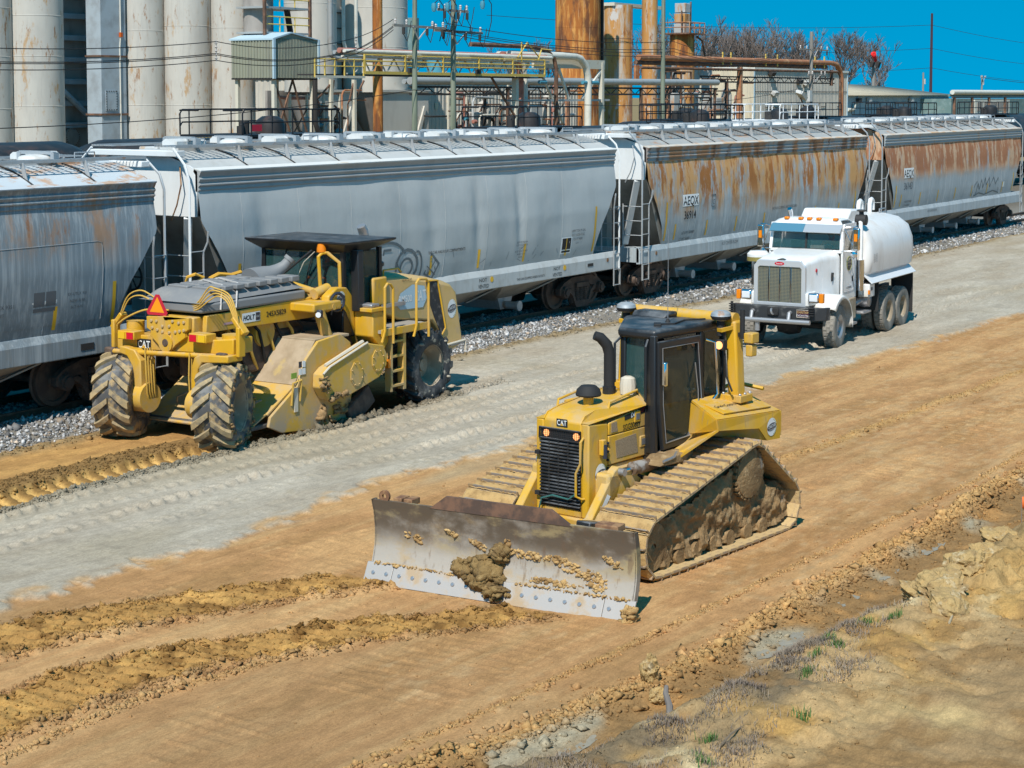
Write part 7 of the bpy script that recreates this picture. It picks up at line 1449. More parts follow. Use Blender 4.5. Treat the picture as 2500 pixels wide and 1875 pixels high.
# ---- front frame, platform and engine hood
MB().bx(3.6, 7.1, -.55, .55, .7, 1.55).build('main_frame', cast, rc, bevel=.03)
MB().prism([(3.80, 1.52), (3.80, 1.98), (4.10, 1.98), (4.30, 1.40), (4.1, 1.2)], 'y', -1.45, -1.02).build('battery_box', yel, rc, bevel=.02); bb = MB().bx(3.72, 4.12, -1.48, -1.05, 1.98, 2.05).build('box_lid', yel, rc, bevel=.01); MB().bx(3.80, 4.05, -1.42, -1.1, 2.05, 2.12).build('tray', steel_worn, rc, bevel=.02)
MB().bx(3.95, 5.50, -1.52, -.9, 1.56, 1.62).build('platform', mk('deck_grey', (.30, .27, .23), .8), rc, smooth=0); MB().bx(3.95, 5.50, -1.55, -1.521, 1.50, 1.64).build('platform_edge', yel, rc, bevel=.01)
for x0, x1 in ((4.02, 4.28), (5.02, 5.42)):
    MB().tube([(x0-.08, -1.55, 1.40), (x0, -1.56, 1.62), (x0, -1.56, 2.42), (x0+.08, -1.56, 2.49), (x1-.08, -1.56, 2.47), (x1, -1.56, 2.39), (x1, -1.56, 1.35)], .026, 8).build('guard_rail', yel, rc)
ld = MB().bx(4.28, 4.34, -1.50, -1.36, .42, 1.5).build('ladder_stile', yel_dusty, rc); MB().bx(4.68, 4.76, -1.50, -1.36, .42, 1.5).build('ladder_stile', yel_dusty, rc)
for k in range(4): MB().bx(4.34, 4.68, -1.50, -1.38, .50+k*.28, .54+k*.28).build('ladder_step', yel_dusty, rc)
MB().bx(4.20, 4.27, -1.50, -1.42, .88, 1.05).build('marker_lamp', amber, rc)
for k in range(12): a = R(-110+k*20); MB().box((4.45+.16*math.cos(a), -1.0, 1.86+.22*math.sin(a)), (.07, .14, .09), (0, -a, 0)).build('cable_chain_link', black_mat, rc)
MB().bx(4.55, 5.3, -1.1, -1.04, 1.95, 2.02).build('side_rail', steel_worn, rc); MB().bx(4.3, 4.75, -1.08, -.98, 2.0, 2.55).build('cab_rear_panel', yel, rc, bevel=.04)
hood_tan = mk('hood_dusty_yellow', (.60, .40, .16), .5, 0, [dict(col=(.55, .36, .10), scale=1.5, lo=.45, hi=.7), dict(col=(.45, .33, .2), scale=4, lo=.5, hi=.7, amt=.5)])
hs_ = [(4.45, 1.95), (4.45, 2.50), (4.75, 2.60), (5.4, 2.56), (6.3, 2.42), (6.95, 2.28), (7.14, 2.12), (7.38, .95), (6.85, .82), (6.55, 1.30), (6.3, 1.52), (5.55, 1.62), (5.2, 1.66)]
m = MB(); n = len(hs_); ny_ = 9; V = []
for j in range(ny_):
    v = j/(ny_-1)*2-1
    for x, z in hs_: V.append((x, v*1.02, z-(.10*abs(v)**6 if z > 2.0 else 0)))
F_ = [(j*n+i, j*n+(i+1) % n, (j+1)*n+(i+1) % n, (j+1)*n+i) for j in range(ny_-1) for i in range(n)]+[tuple(range(n)), tuple((ny_-1)*n+i for i in range(n-1, -1, -1))]
hd_ = m.add(V, F_).build('engine_hood', hood_tan, rc, smooth=30, bevel=.04)
MB().prism([(6.08, 2.33), (6.45, 2.31), (6.72, 1.35), (6.60, 1.22), (6.38, 1.55), (6.22, 1.85)], 'y', -1.032, -1.02).build('radiator_screen', mk('screen_black', (.03, .03, .032), .7, 0, [dict(col=(.22, .2, .18), scale=6, lo=.5, hi=.7)]), rc, smooth=0); MB().tube([(6.08, -1.035, 2.34), (6.46, -1.035, 2.32), (6.73, -1.035, 1.34), (6.60, -1.035, 1.21)], .022, 6).build('screen_frame', yel, rc)
h_ = plane_fn((5.52, -1.02, 2.05), (1, 0, 0), (0, 0, 1), .012)
m = MB(); m.add([h_(-.42, -.10), (h_(-.3, -.2)), h_(.45, -.22), h_(.58, -.05), h_(.5, .20), h_(.1, .26), h_(-.3, .12)], [tuple(range(7))]).build('model_decal', mk('decal_lightblue', (.38, .52, .60), .5), rc, smooth=0)
letters('lettering', 'RM500', .19, lambda a, b: h_(a-.14, b+.0, .004), decal_white, rc, .8, bold=.003); letters('lettering', 'CAT', .30, lambda a, b: h_(a+.36, b+.02, .004), decal_white, rc, .6, bold=.004); letters('lettering', 'ASW 0544', .075, lambda a, b: h_(a-.08, b+.37, .0), black_ink, rc, .95)
oval_decal(rc, (6.98, -1.02, 1.70), (1, 0, 0), (0, 0, 1), .15, .19)
MB().tube([(5.56, .1, 2.5), (5.56, .1, 3.22), (5.52, .1, 3.32), (5.46, .1, 3.42)], [.10, .10, .10, .09], 16).build('exhaust_stack', steel_worn, rc); MB().lathe([(.20, 0), (.22, .1), (.25, .12), (.25, .18), (.2, .22), (0, .23)], (5.2, -.35, 2.56), (0, 0, 1), 20).build('air_filter', black_p, rc); MB().tube([(4.72, -1.0, 2.55), (4.72, -1.0, 2.66), (5.2, -1.0, 2.66), (5.3, -1.0, 2.58)], .02, 6).build('hood_handle', yel, rc)
MB().bar((6.9, 1.0, 2.3), (6.95, 1.0, 2.5), .06).build('marker_post', mk('marker_orange', (.6, .15, .05), .6), rc); MB().bx(6.9, 7.45, -1.05, 1.05, .95, 1.0).build('rear_step', steel_worn, rc); MB().tube([(6.6, -1.05, .98), (7.4, -1.05, 1.02), (7.42, -1.05, .8)], .025, 6).build('rear_rail', cream, rc)
lb = MB().box((7.42, .55, 1.55), (.22, .4, .12)).build('corner_lamp', lens, rc, bevel=.02); MB().bx(7.5, 7.56, .34, .46, 1.46, 1.62).build('corner_lens', amber, rc)
# ================================================================== WATER TRUCK
tw_ = mk('truck_white', (.78, .79, .79), .28, 0, [dict(col=(.60, .56, .49), scale=(2, 2, 1), lo=.42, hi=.72, amt=.55, rough=.7), dict(col=(.5, .44, .34), scale=3, lo=.36, hi=.62, amt=.7, grad=('Z', 1.5, .8), rough=.9)], coat=.3)
tank_w = mk('truck_tank_white', (.74, .73, .71), .35, 0, [dict(col=(.55, .49, .43), scale=(1.5, 1.5, .6), lo=.42, hi=.72, amt=.6, rough=.8), dict(col=(.45, .38, .30), scale=(12, 12, .8), lo=.55, hi=.72, amt=.4, rough=.9)], coat=.15)
tt_ = mk('truck_tyre', (.17, .16, .14), .9, 0, [dict(col=(.30, .28, .24), scale=4, lo=.42, hi=.68, amt=.7)]); tread_ = mk('truck_tread', (.27, .25, .22), .92, 0, [dict(col=(.32, .30, .26), scale=6, lo=.45, hi=.65), dict(col=(.05, .05, .05), scale=9, lo=.58, hi=.68, amt=.7)])
frame_k = mk('chassis_dark', (.035, .034, .034), .7, 0, [dict(col=(.25, .22, .18), scale=3, lo=.5, hi=.7, amt=.5)]); bump_k = mk('bumper_black', (.028, .03, .033), .5, 0, [dict(col=(.2, .2, .19), scale=4, lo=.5, hi=.7, amt=.5)])
tk_ = thing('water_truck', 'white three-axle water truck with chrome grille and amber roof lamps', 'truck', (39.35, 17.35, .02), R(183))
def road_wheel(c, Rr, W_, parent, side, dish, n=26, rows=3, steer=0.0):
    w_ = W_/2
    t = MB().lathe([(Rr*.54, -w_*.9), (Rr*.62, -w_), (Rr*.85, -w_*1.03), (Rr*.96, -w_*.94), (Rr*.985, -w_*.8), (Rr*.985, w_*.8), (Rr*.96, w_*.94), (Rr*.85, w_*1.03), (Rr*.62, w_), (Rr*.54, w_*.9)], (0, 0, 0), (0, 1, 0), 40).build('wheel', tt_, parent); t.location = c; t.rotation_euler = (0, 0, steer)
    s = side
    MB().lathe([(0, s*w_*dish[0]), (Rr*.2, s*w_*dish[0]), (Rr*.24, s*w_*dish[1]), (Rr*.40, s*w_*dish[2]), (Rr*.46, s*w_*.7), (Rr*.54, s*w_*.95), (Rr*.56, s*w_*.9)], (0, 0, 0), (0, 1, 0), 28).build('rim', steel_worn if dish[0] > .5 else rim_tan, t)
    if dish[0] > .5:
        hm = MB().cyl((0, 0, 0), (0, s*.04, 0), .018, n=6).mesh('wheel_nut', 0); hm.materials.append(steel_worn)
        for k in range(10): a = 2*math.pi*k/10; inst('wheel_nut', hm, t, (Rr*.32*math.cos(a), s*w_*(dish[1]+dish[2])/2, Rr*.32*math.sin(a)))
    bw = W_*.8/rows
    bk_ = MB()
    bk_.prism([(-.045, Rr*.97), (.045, Rr*.97), (.040, Rr*1.0), (-.040, Rr*1.0)], 'y', -bw*.42, bw*.42); bk_ = bk_.mesh('tread_block', 0); bk_.materials.append(tread_)
    for j in range(rows):
        for k in range(n): inst('tread_block', bk_, t, (0, (j-(rows-1)/2)*bw, 0), (0, 2*math.pi*(k+(j % 2)*.5)/n, (.25 if j % 2 else -.25)*0))
    return t
road_wheel((.05, 1.0, .52), .52, .30, tk_, 1, (.55, .6, .2), 24, 3, R(4)); road_wheel((.05, -1.0, .52), .52, .30, tk_, -1, (.55, .6, .2), 24, 3, R(4))
for x in (-3.55, -4.68):
    for s in (-1, 1):
        for yo in (1.05, .72): road_wheel((x, s*yo, .52), .52, .27, tk_, s, (-.4, -.3, -.2), 26, 2)
# chassis
for s in (-1, 1): MB().bx(-5.6, 1.2, s*.45-.05, s*.45+.05, .78, 1.02).build('frame_rail', frame_k, tk_, smooth=0)
MB().cyl((.05, -.9, .5), (.05, .9, .5), .07, n=10).build('front_axle', frame_k, tk_); MB().lathe([(0, -.3), (.2, -.25), (.25, 0), (.2, .25), (0, .3)], (.1, -.1, .5), (0, 1, 0), 16).build('front_differential', frame_k, tk_)
for x in (-3.55, -4.68): MB().cyl((x, -1, .52), (x, 1, .52), .1, n=10).build('rear_axle', frame_k, tk_)
MB().bx(-.6, .9, -.42, .42, .6, 1.1).build('engine_sump', frame_k, tk_, bevel=.05)
# bumper
MB().prism([(1.30, -1.05), (1.42, -.95), (1.42, .95), (1.22, 1.22), (1.05, 1.26), (1.05, 1.2), (1.2, 1.1), (1.2, -1.05)], 'z', .78, 1.08).build('bumper', bump_k, tk_, bevel=.015)
MB().cyl((1.56, -.98, .76), (1.56, .95, .76), .055, n=14).build('spray_bar', steel_worn, tk_)
for y in (-.5, .42): MB().tube([(1.42, y, .95), (1.50, y, .94), (1.55, y+.0, .78)], .05, 8).build('spray_bar_bracket', steel_worn, tk_)
MB().cyl((1.50, -.36, .72), (1.50, -.36, .50), .06, n=10).build('valve', steel_worn, tk_); MB().box((1.44, .0, .96), (.06, .28, .2)).build('tow_hook_pocket', black_mat, tk_, bevel=.03); MB().lathe([(.05, -.02), (.085, -.02), (.085, .02), (.05, .02), (.05, -.02)], (1.47, 0, .96), (0, 1, .3), 12).build('tow_hook', steel_worn, tk_)
pf = plane_fn((1.425, .74, .94), (0, 1, 0), (0, 0, 1), .008); lp = MB().add([pf(-.16, -.085), pf(.16, -.085), pf(.16, .085), pf(-.16, .085)], [(0, 1, 2, 3)]).build('number_plate', mk('plate_maroon', (.05, .01, .03), .5), tk_, smooth=0)
MB().tube([pf(-.16, -.085), pf(.16, -.085), pf(.16, .085), pf(-.16, .085), pf(-.16, -.085)], .006, 4).build('plate_border', cream, lp); letters('lettering', 'CHASTAIN', .075, lambda a, b: pf(a, b+.035, .003), mk('ink_gold', (.6, .42, .15), .5), lp, .85); letters('lettering', 'EXCAVATING', .06, lambda a, b: pf(a, b-.04, .003), decal_white, lp, .85)
for y, z in ((-1.02, .98), (.95, .98)):
    m = MB()
    for k in range(4): m.lathe([(.03, 0), (.075, .01), (.075, .025), (.03, .035)], (1.46, y, z-.08+k*.055), (0, 0, 1), 12)
    m.cyl((1.46, y, z-.12), (1.46, y, z+.16), .035, n=8); m.build('spray_nozzle', black_mat, tk_)
# hood and grille surround
hp_ = [(-.62, .0), (-.60, .55), (-.55, .74), (-.42, .80), (.42, .80), (.55, .74), (.60, .55), (.62, .0)]
m = MB()
secs = [(1.0, .62, 1.06, 2.08, .12), (.95, .63, 1.06, 2.12, .12), (.2, .70, 1.06, 2.20, .16), (-.68, .86, 1.06, 2.27, .22)]
V = []; K = 14
for x, hw, z0, z1, rr in secs:
    pts_ = [(-hw, z0)]+[(-hw+rr-rr*math.cos(a), z1-rr+rr*math.sin(a)) for a in np.linspace(0, math.pi/2, 6)]+[(hw-rr+rr*math.sin(a), z1-rr+rr*math.cos(a)) for a in np.linspace(0, math.pi/2, 6)]+[(hw, z0)]
    V += [(x, y, z) for y, z in pts_]
n = 14
m.add(V, [(i*n+k, i*n+k+1, (i+1)*n+k+1, (i+1)*n+k) for i in range(3) for k in range(n-1)]+[tuple(range(n)), tuple(range(3*n, 4*n))]); m.build('hood', tw_, tk_, smooth=50)
# grille
sr = [(-.64, 1.04), (-.64, 1.98), (-.52, 2.12), (.52, 2.12), (.64, 1.98), (.64, 1.04)]; si = [(-.54, 1.13), (-.54, 1.93), (-.5, 1.97), (.5, 1.97), (.54, 1.93), (.54, 1.13)]
V = [(1.06, a, b) for a, b in sr]+[(1.06, a, b) for a, b in si]+[(.99, a, b) for a, b in sr]+[(1.01, a, b) for a, b in si]
MB().add(V, [q for i in range(6) for j in [(i+1) % 6] for q in ((i, j, 6+j, 6+i), (i, 12+i, 12+j, j), (6+i, 6+j, 18+j, 18+i))]).build('grille_surround', mk('surround_silver', (.62, .64, .66), .3, .4), tk_, smooth=0, bevel=.01)
MB().bx(1.012, 1.016, -.54, .54, 1.13, 1.97).build('radiator', mk('radiator_bluegrey', (.10, .14, .17), .6), tk_)
gm_ = mk('grille_mesh_gold', (.46, .40, .24), .35, .6)
m = MB()
for k in range(31): m.bx(1.024, 1.030, -.53+k*.0353-.004, -.53+k*.0353+.004, 1.14, 1.96)
gr_ = stuff(m.build('grille_mesh_wires', gm_, tk_, smooth=0)); m = MB()
for k in range(25): m.bx(1.030, 1.034, -.53, .53, 1.15+k*.0335-.004, 1.15+k*.0335+.004)
stuff(m.build('grille_mesh_wires', gm_, tk_, smooth=0))
for y in (-.27, .0, .27): MB().bx(1.034, 1.05, y-.018, y+.018, 1.13, 1.97).build('grille_bar', chrome, tk_, bevel=.005)
f_ = plane_fn((1.062, 0, 2.045), (0, 1, 0), (0, 0, 1), .004); eb = MB().add([f_(.12*math.cos(a), .042*math.sin(a)) for a in np.linspace(0, 6.28, 25)[:-1]], [tuple(range(24))]).build('emblem', mk('emblem_red', (.5, .01, .03), .3), tk_, smooth=0); letters('lettering', 'Peterbilt', .055, lambda a, b: f_(a, b, .003), decal_white, eb, .8)
MB().prism([(-.1, 2.13), (0, 2.16), (.1, 2.13)], 'x', .85, .98).build('hood_ornament', chrome, tk_)
# fenders
for s in (-1, 1):
    m = MB(); A_ = np.linspace(R(38), R(188), 16); prof_ = []
    V = []; n = 0
    for a in A_:
        r_ = .70; cx, cz = .02, .52
        for q, (dr, dy) in enumerate(((-.02, .62), (.03, .66), (.03, 1.12), (.0, 1.20), (-.06, 1.22))): V.append((cx+(r_+dr)*math.cos(a)*1.02, s*dy, cz+(r_+dr)*math.sin(a)*1.02))
    m.add(V, [(i*5+k, i*5+k+1, (i+1)*5+k+1, (i+1)*5+k) for i in range(15) for k in range(4)]).build('fender', tw_, tk_, smooth=45, solid=.015)
    MB().prism([(1.02, 1.06), (1.02, 1.36), (.5, 1.38), (.45, 1.06)], 'y', s*.60, s*.72).build('fender_inner', tw_, tk_, bevel=.02)
    h = MB().box((.98, s*.84, 1.27), (.16, .28, .24)).build('headlamp_bezel', chrome, tk_, bevel=.04); MB().box((1.058, s*.84, 1.27), (.02, .20, .16)).build('headlamp', lens, h, bevel=.02); MB().box((1.0, s*1.03, 1.27), (.12, .10, .22)).build('turn_signal', amber, h, bevel=.01)
MB().bx(-.4, .1, .50, .72, 1.0, 1.7).build('hood_side_panel', tw_, tk_)
# cab
cs = [(-.66, 1.06), (-.66, 2.24), (-.74, 2.66), (-.70, 2.86), (-.80, 2.95), (-1.5, 2.95), (-1.62, 2.86), (-1.64, 1.06)]
CW = .94
def cab_shell():
    m = MB(); pc = [(-.66, 1.06, CW), (-.66, 2.24, CW), (-.75, 2.70, CW-.03), (-.80, 2.90, CW-.07), (-.92, 2.97, CW-.14), (-1.5, 2.97, CW-.14), (-1.62, 2.88, CW-.05), (-1.64, 1.06, CW)]
    return pc
for s in (-1, 1):
    # side wall with window opening
    MB().prism([(-.66, 1.06), (-.66, 2.24), (-.80, 2.24), (-.80, 2.22), (-1.42, 2.22), (-1.42, 2.68), (-.83, 2.70), (-.76, 2.30), (-.66, 2.24), (-.75, 2.72), (-.80, 2.88), (-1.60, 2.88), (-1.64, 2.7), (-1.64, 1.06)], 'y', s*(CW-.05), s*CW).build('cab_side', tw_, tk_, smooth=0)
    pane([(-.78, s*(CW-.02), 2.24), (-1.42, s*(CW-.02), 2.24), (-1.42, s*(CW-.02), 2.68), (-.83, s*(CW-.02), 2.69)], glass_l, 'side_window', tk_)
    pane_ = MB().tube([(-.70, s*(CW+.004), 2.78), (-1.44, s*(CW+.004), 2.78), (-1.44, s*(CW+.004), 1.30), (-1.40, s*(CW+.004), 1.24), (-.74, s*(CW+.004), 1.24), (-.70, s*(CW+.004), 1.30), (-.70, s*(CW+.004), 2.78)], .008, 4).build('door_seam', mk('seam_grey%d' % s, (.35, .35, .35), .6), tk_)
    MB().bx(-1.02, -1.3, s*(CW-.01), s*(CW+.012), 1.36, 1.36+.002).build('door_sill', steel_worn, tk_)
MB().bx(-1.64, -1.58, -CW+.05, CW-.05, 1.06, 2.9).build('cab_back', tw_, tk_, smooth=0)
rf = [(-.72, 2.74, CW-.02), (-.78, 2.90, CW-.06), (-.92, 2.98, CW-.16), (-1.48, 2.98, CW-.16), (-1.62, 2.90, CW-.06), (-1.64, 2.74, CW-.0)]
m = MB(); V = []
for x, z, hw in rf: V += [(x, -hw, z-.03), (x, -hw*.8, z), (x, hw*.8, z), (x, hw, z-.03)]
m.add(V, [(i*4+k, i*4+k+1, (i+1)*4+k+1, (i+1)*4+k) for i in range(5) for k in range(3)]).build('cab_roof', tw_, tk_, smooth=50, solid=.03)
MB().bx(-.74, -.64, -.92, .92, 2.18, 2.27).build('cowl', tw_, tk_, bevel=.02)
for y0, y1 in ((-.86, -.02), (.02, .86)): pane([(-.67, y0, 2.27), (-.67, y1, 2.27), (-.75, y1*.985, 2.68), (-.75, y0*.985, 2.68)], glass_l, 'windshield', tk_, .01)
for y in (-.90, .90): MB().bar((-.67, y, 2.24), (-.75, y*.98, 2.72), .07).build('a_pillar', tw_, tk_)
MB().bar((-.66, 0, 2.26), (-.74, 0, 2.70), .04).build('windshield_divider', black_mat, tk_); MB().tube([(-.655, -.88, 2.265), (-.655, .88, 2.265)], .015, 5).build('windshield_gasket', black_mat, tk_)
MB().add([(-.55, -.90, 2.68), (-.55, -.04, 2.68), (-.74, -.04, 2.86), (-.74, -.90, 2.86)], [(0, 1, 2, 3)]).build('sun_visor', mk('visor_blue', (.10, .26, .36), .25, .3), tk_, smooth=0, solid=.02); MB().add([(-.55, -.035, 2.68), (-.55, .90, 2.68), (-.74, .90, 2.86), (-.74, -.035, 2.86)], [(0, 1, 2, 3)]).build('sun_visor', mk('visor_silver', (.62, .63, .64), .2, .5), tk_, smooth=0, solid=.02)
for y in (-.56, -.20, .02, .26, .68): lm_ = MB().box((-.86, y, 2.985), (.14, .12, .07)).build('roof_lamp', amber, tk_, bevel=.025)
for y in (-.4, .35): MB().tube([(-.63, y, 2.25), (-.62, y+.12, 2.27), (-.62, y+.3, 2.285)], .01, 5).build('wiper', black_mat, tk_)
MB().bx(-.95, -.72, -.85, .85, 2.05, 2.22).build('dashboard', black_mat, tk_); MB().box((-.80, .25, 2.30), (.08, .35, .10)).build('papers', cream, tk_)
MB().lathe([(.17, -.012), (.19, 0), (.17, .012), (.15, 0), (.17, -.012)], (-.98, .42, 2.22), (.8, 0, .6), 20).build('steering_wheel', black_mat, tk_)
for y in (.42, -.42): MB().box((-1.45, y, 2.05), (.14, .5, .75)).build('seat_back', seatc, tk_, bevel=.05); MB().bx(-1.45, -1.0, y-.25, y+.25, 1.65, 1.78).build('seat_cushion', seatc, tk_, bevel=.04)
# door logo and details
d_ = plane_fn((-1.10, CW, 1.92), (-1, 0, 0), (0, 0, 1), .008)
dl = MB().add([d_(.17*math.cos(a), .17*math.sin(a)) for a in np.linspace(0, 6.28, 21)[:-1]], [tuple(range(20))]).build('door_emblem', decal_navy, tk_, smooth=0); MB().tube([d_(.17*math.cos(a), .17*math.sin(a), .004) for a in np.linspace(0, 6.283, 21)], .008, 4).build('emblem_ring', mk('ring_olive', (.35, .33, .12), .5), dl)
letters('lettering', 'CHASTAIN', .075, lambda a, b: d_(a, b+.03, .004), cream, dl, .85); letters('lettering', 'EXCAVATING', .05, lambda a, b: d_(a, b-.05, .004), cream, dl, .85); MB().add([d_(-.1, .06, .004), d_(.12, .10, .004), d_(.08, .15, .004), d_(-.04, .13, .004)], [(0, 1, 2, 3)]).build('emblem_digger', cream, dl, smooth=0)
d2 = plane_fn((-1.1, CW, 1.33), (-1, 0, 0), (0, 0, 1), .008); letters('lettering', 'USDOT 350724', .06, d2, black_ink, tk_, .9); MB().bx(-1.38, -1.33, CW, CW+.02, 1.46, 1.60).build('door_handle', black_mat, tk_, bevel=.008)
MB().cyl((.45, .685, 1.86), (.45, .70, 1.86), .045, n=16).build('side_badge', MATS['emblem_red'], tk_); MB().bar((-.3, .80, 1.55), (-.3, .82, 1.75), .05).build('hood_latch', black_mat, tk_)
# mirrors
for s in (-1, 1):
    mr = MB().bx(-.86, -.76, s*1.22-.09, s*1.22+.09, 2.26, 2.80).build('mirror', chrome, tk_, bevel=.03); MB().bx(-.755, -.748, s*1.22-.04, s*1.22+.04, 2.48, 2.66).build('mirror_marker', amber, mr)
    MB().tube([(-.72, s*.95, 2.80), (-.80, s*1.2, 2.83), (-.82, s*1.22, 2.83)], .016, 6).build('mirror_arm', chrome, tk_); MB().tube([(-.70, s*.95, 2.24), (-.80, s*1.2, 2.24)], .016, 6).build('mirror_arm', chrome, tk_); MB().tube([(-.72, s*.95, 2.78), (-.80, s*1.18, 2.26)], .012, 6).build('mirror_arm', chrome, tk_)
    MB().lathe([(0, .03), (.07, .02), (.09, -.02), (0, -.03)], (-.80, s*1.16, 2.16), (1, 0, 0), 14).build('convex_mirror', chrome, tk_)
MB().tube([(-.55, -1.05, 2.10), (-.55, -1.05, 2.16), (-.60, -1.05, 2.26), (-.70, -1.05, 2.26)], .01, 4).build('lamp_bracket', black_mat, tk_)
ac = MB().lathe([(.26, -.1), (.27, 0), (.27, .05), (.2, .12), (0, .13)], (-.05, -.98, 2.10), (0, 0, 1), 22).build('air_cleaner', tw_, tk_); MB().lathe([(.272, -.12), (.272, -.02)], (-.05, -.98, 2.10), (0, 0, 1), 22).build('air_cleaner_band', mk('band_gold', (.48, .38, .12), .35, .6), ac); MB().cyl((-.05, -.98, 1.4), (-.05, -.98, 2.0), .16, n=16).build('air_cleaner_body', chrome, ac)
MB().tube([(-1.75, -.8, 1.1), (-1.75, -.8, 2.95), (-1.72, -.8, 3.05), (-1.64, -.8, 3.16)], .06, 12).build('exhaust_stack', chrome, tk_)
MB().tube([(-1.78, 1.0, 1.1), (-1.78, 1.0, 2.60), (-1.82, .98, 2.85), (-1.95, .9, 2.92)], .05, 12).build('fill_pipe', tw_, tk_); MB().cyl((-1.78, 1.0, 1.2), (-1.78, 1.0, 1.95), .09, n=14).build('pipe_shield', chrome, tk_)
vl = MB().cyl((-1.95, .82, 2.92), (-1.95, 1.08, 2.92), .13, n=16).build('valve_body', frame_k, tk_); MB().cyl((-1.95, .95, 2.98), (-1.95, .95, 3.14), .06, n=10).build('valve_stem', frame_k, vl); MB().lathe([(0, .04), (.10, .03), (.13, 0), (.05, -.02)], (-1.95, .95, 3.14), (0, 0, 1), 14).build('valve_cap', frame_k, vl)
# water tank
tp2 = [(1.18, 1.62), (1.22, 1.95), (1.20, 2.30), (1.08, 2.62), (.80, 2.82), (.40, 2.90), (-.40, 2.90), (-.80, 2.82), (-1.08, 2.62), (-1.20, 2.30), (-1.22, 1.95), (-1.18, 1.62), (-.9, 1.40), (.9, 1.40)]
m = MB(); n = len(tp2); V = []; xs_ = [(-1.88, .86), (-1.94, .95), (-2.02, .985), (-2.15, 1.0), (-5.2, 1.0), (-5.38, .985), (-5.48, .95), (-5.55, .85)]
for x, k in xs_: V += [(x, y*k, 2.15+(z-2.15)*k) for y, z in tp2]
m.add(V, [(i*n+j, i*n+(j+1) % n, (i+1)*n+(j+1) % n, (i+1)*n+j) for i in range(7) for j in range(n)]+[tuple(range(n)), tuple(7*n+j for j in range(n-1, -1, -1))]).build('tank', tank_w, tk_, smooth=40)
for s in (-1, 1): MB().add([(-1.92, s*1.0, 1.60), (-5.45, s*1.0, 1.60), (-5.45, s*1.26, 1.36), (-1.92, s*1.26, 1.36)], [(0, 1, 2, 3)]).build('tank_skirt', mk('skirt_shade%d' % s, (.66, .68, .70), .3), tk_, smooth=0, solid=.03)
MB().prism([(-1.75, 2.82), (-2.15, 3.16), (-3.05, 3.12), (-3.35, 2.82)], 'y', -.62, .62).build('splash_box', tw_, tk_, bevel=.05)
for x in (-4.2, -5.1): MB().tube([(x, .1, 2.85), (x, .1, 3.12), (x-.05, .1, 3.22), (x-.14, .1, 3.24), (x-.22, .1, 3.2), (x-.24, .1, 3.08), (x-.24, .1, 2.95)], .06, 12).build('vent_gooseneck', tank_w, tk_)
MB().tube([(-5.0, .4, 2.9), (-5.0, .4, 3.0), (-5.5, .4, 3.0), (-5.5, .4, 2.8)], .02, 6).build('top_rail', steel_worn, tk_)
s_ = plane_fn((-2.35, 1.224, 1.98), (0, .0, 1), (1, 0, 0), .01)
for k, s in enumerate(('USDOT', '350724', 'WATER')): letters('lettering', s, .085, lambda a, b, k=k: Vector((-2.25-.0+(k-1)*.10*-1+b*1.0, 1.218+.012, 1.97+a)), grey_ink, tk_, .8)
MB().bx(-1.9, -2.3, .9, 1.2, 1.02, 1.34).build('tool_box', tw_, tk_, bevel=.02); MB().bx(-2.0, -2.12, 1.2, 1.205, 1.18, 1.26).build('box_marker', decal_navy, tk_); MB().bx(-1.84, -1.9, 1.18, 1.22, 1.10, 1.2).build('side_marker', amber, tk_)
MB().tube([(-1.9, .8, .85), (-2.2, .9, .95), (-2.5, .95, .9), (-2.8, .85, .8)], .09, 10).build('pump', steel_worn, tk_); MB().lathe([(0, -.15), (.18, -.12), (.2, 0), (.18, .12), (0, .15)], (-2.3, .95, .92), (0, 1, 0), 14).build('pump_housing', steel_worn, tk_)
MB().bx(-.82, -1.25, .75, 1.12, .44, .50).build('cab_step', steel_worn, tk_, bevel=.01); MB().bx(-.82, -1.5, .72, 1.0, .55, 1.06).build('battery_box', rim_tan, tk_, bevel=.02); MB().bx(-1.7, -2.3, .75, 1.12, .62, .68).build('cab_step', steel_worn, tk_, bevel=.01)
for s in (-1, 1):
    MB().bx(-2.62, -2.58, s*.62 if s > 0 else -1.2, 1.2 if s > 0 else -.62, .62, 1.40).build('mud_flap', rubber, tk_); MB().bx(-5.42, -5.38, s*.62 if s > 0 else -1.2, 1.2 if s > 0 else -.62, .30, 1.40).build('mud_flap', rubber, tk_)
MB().cyl((-5.4, .9, 1.0), (-5.85, .9, 1.0), .12, n=14).build('rear_outlet', frame_k, tk_)
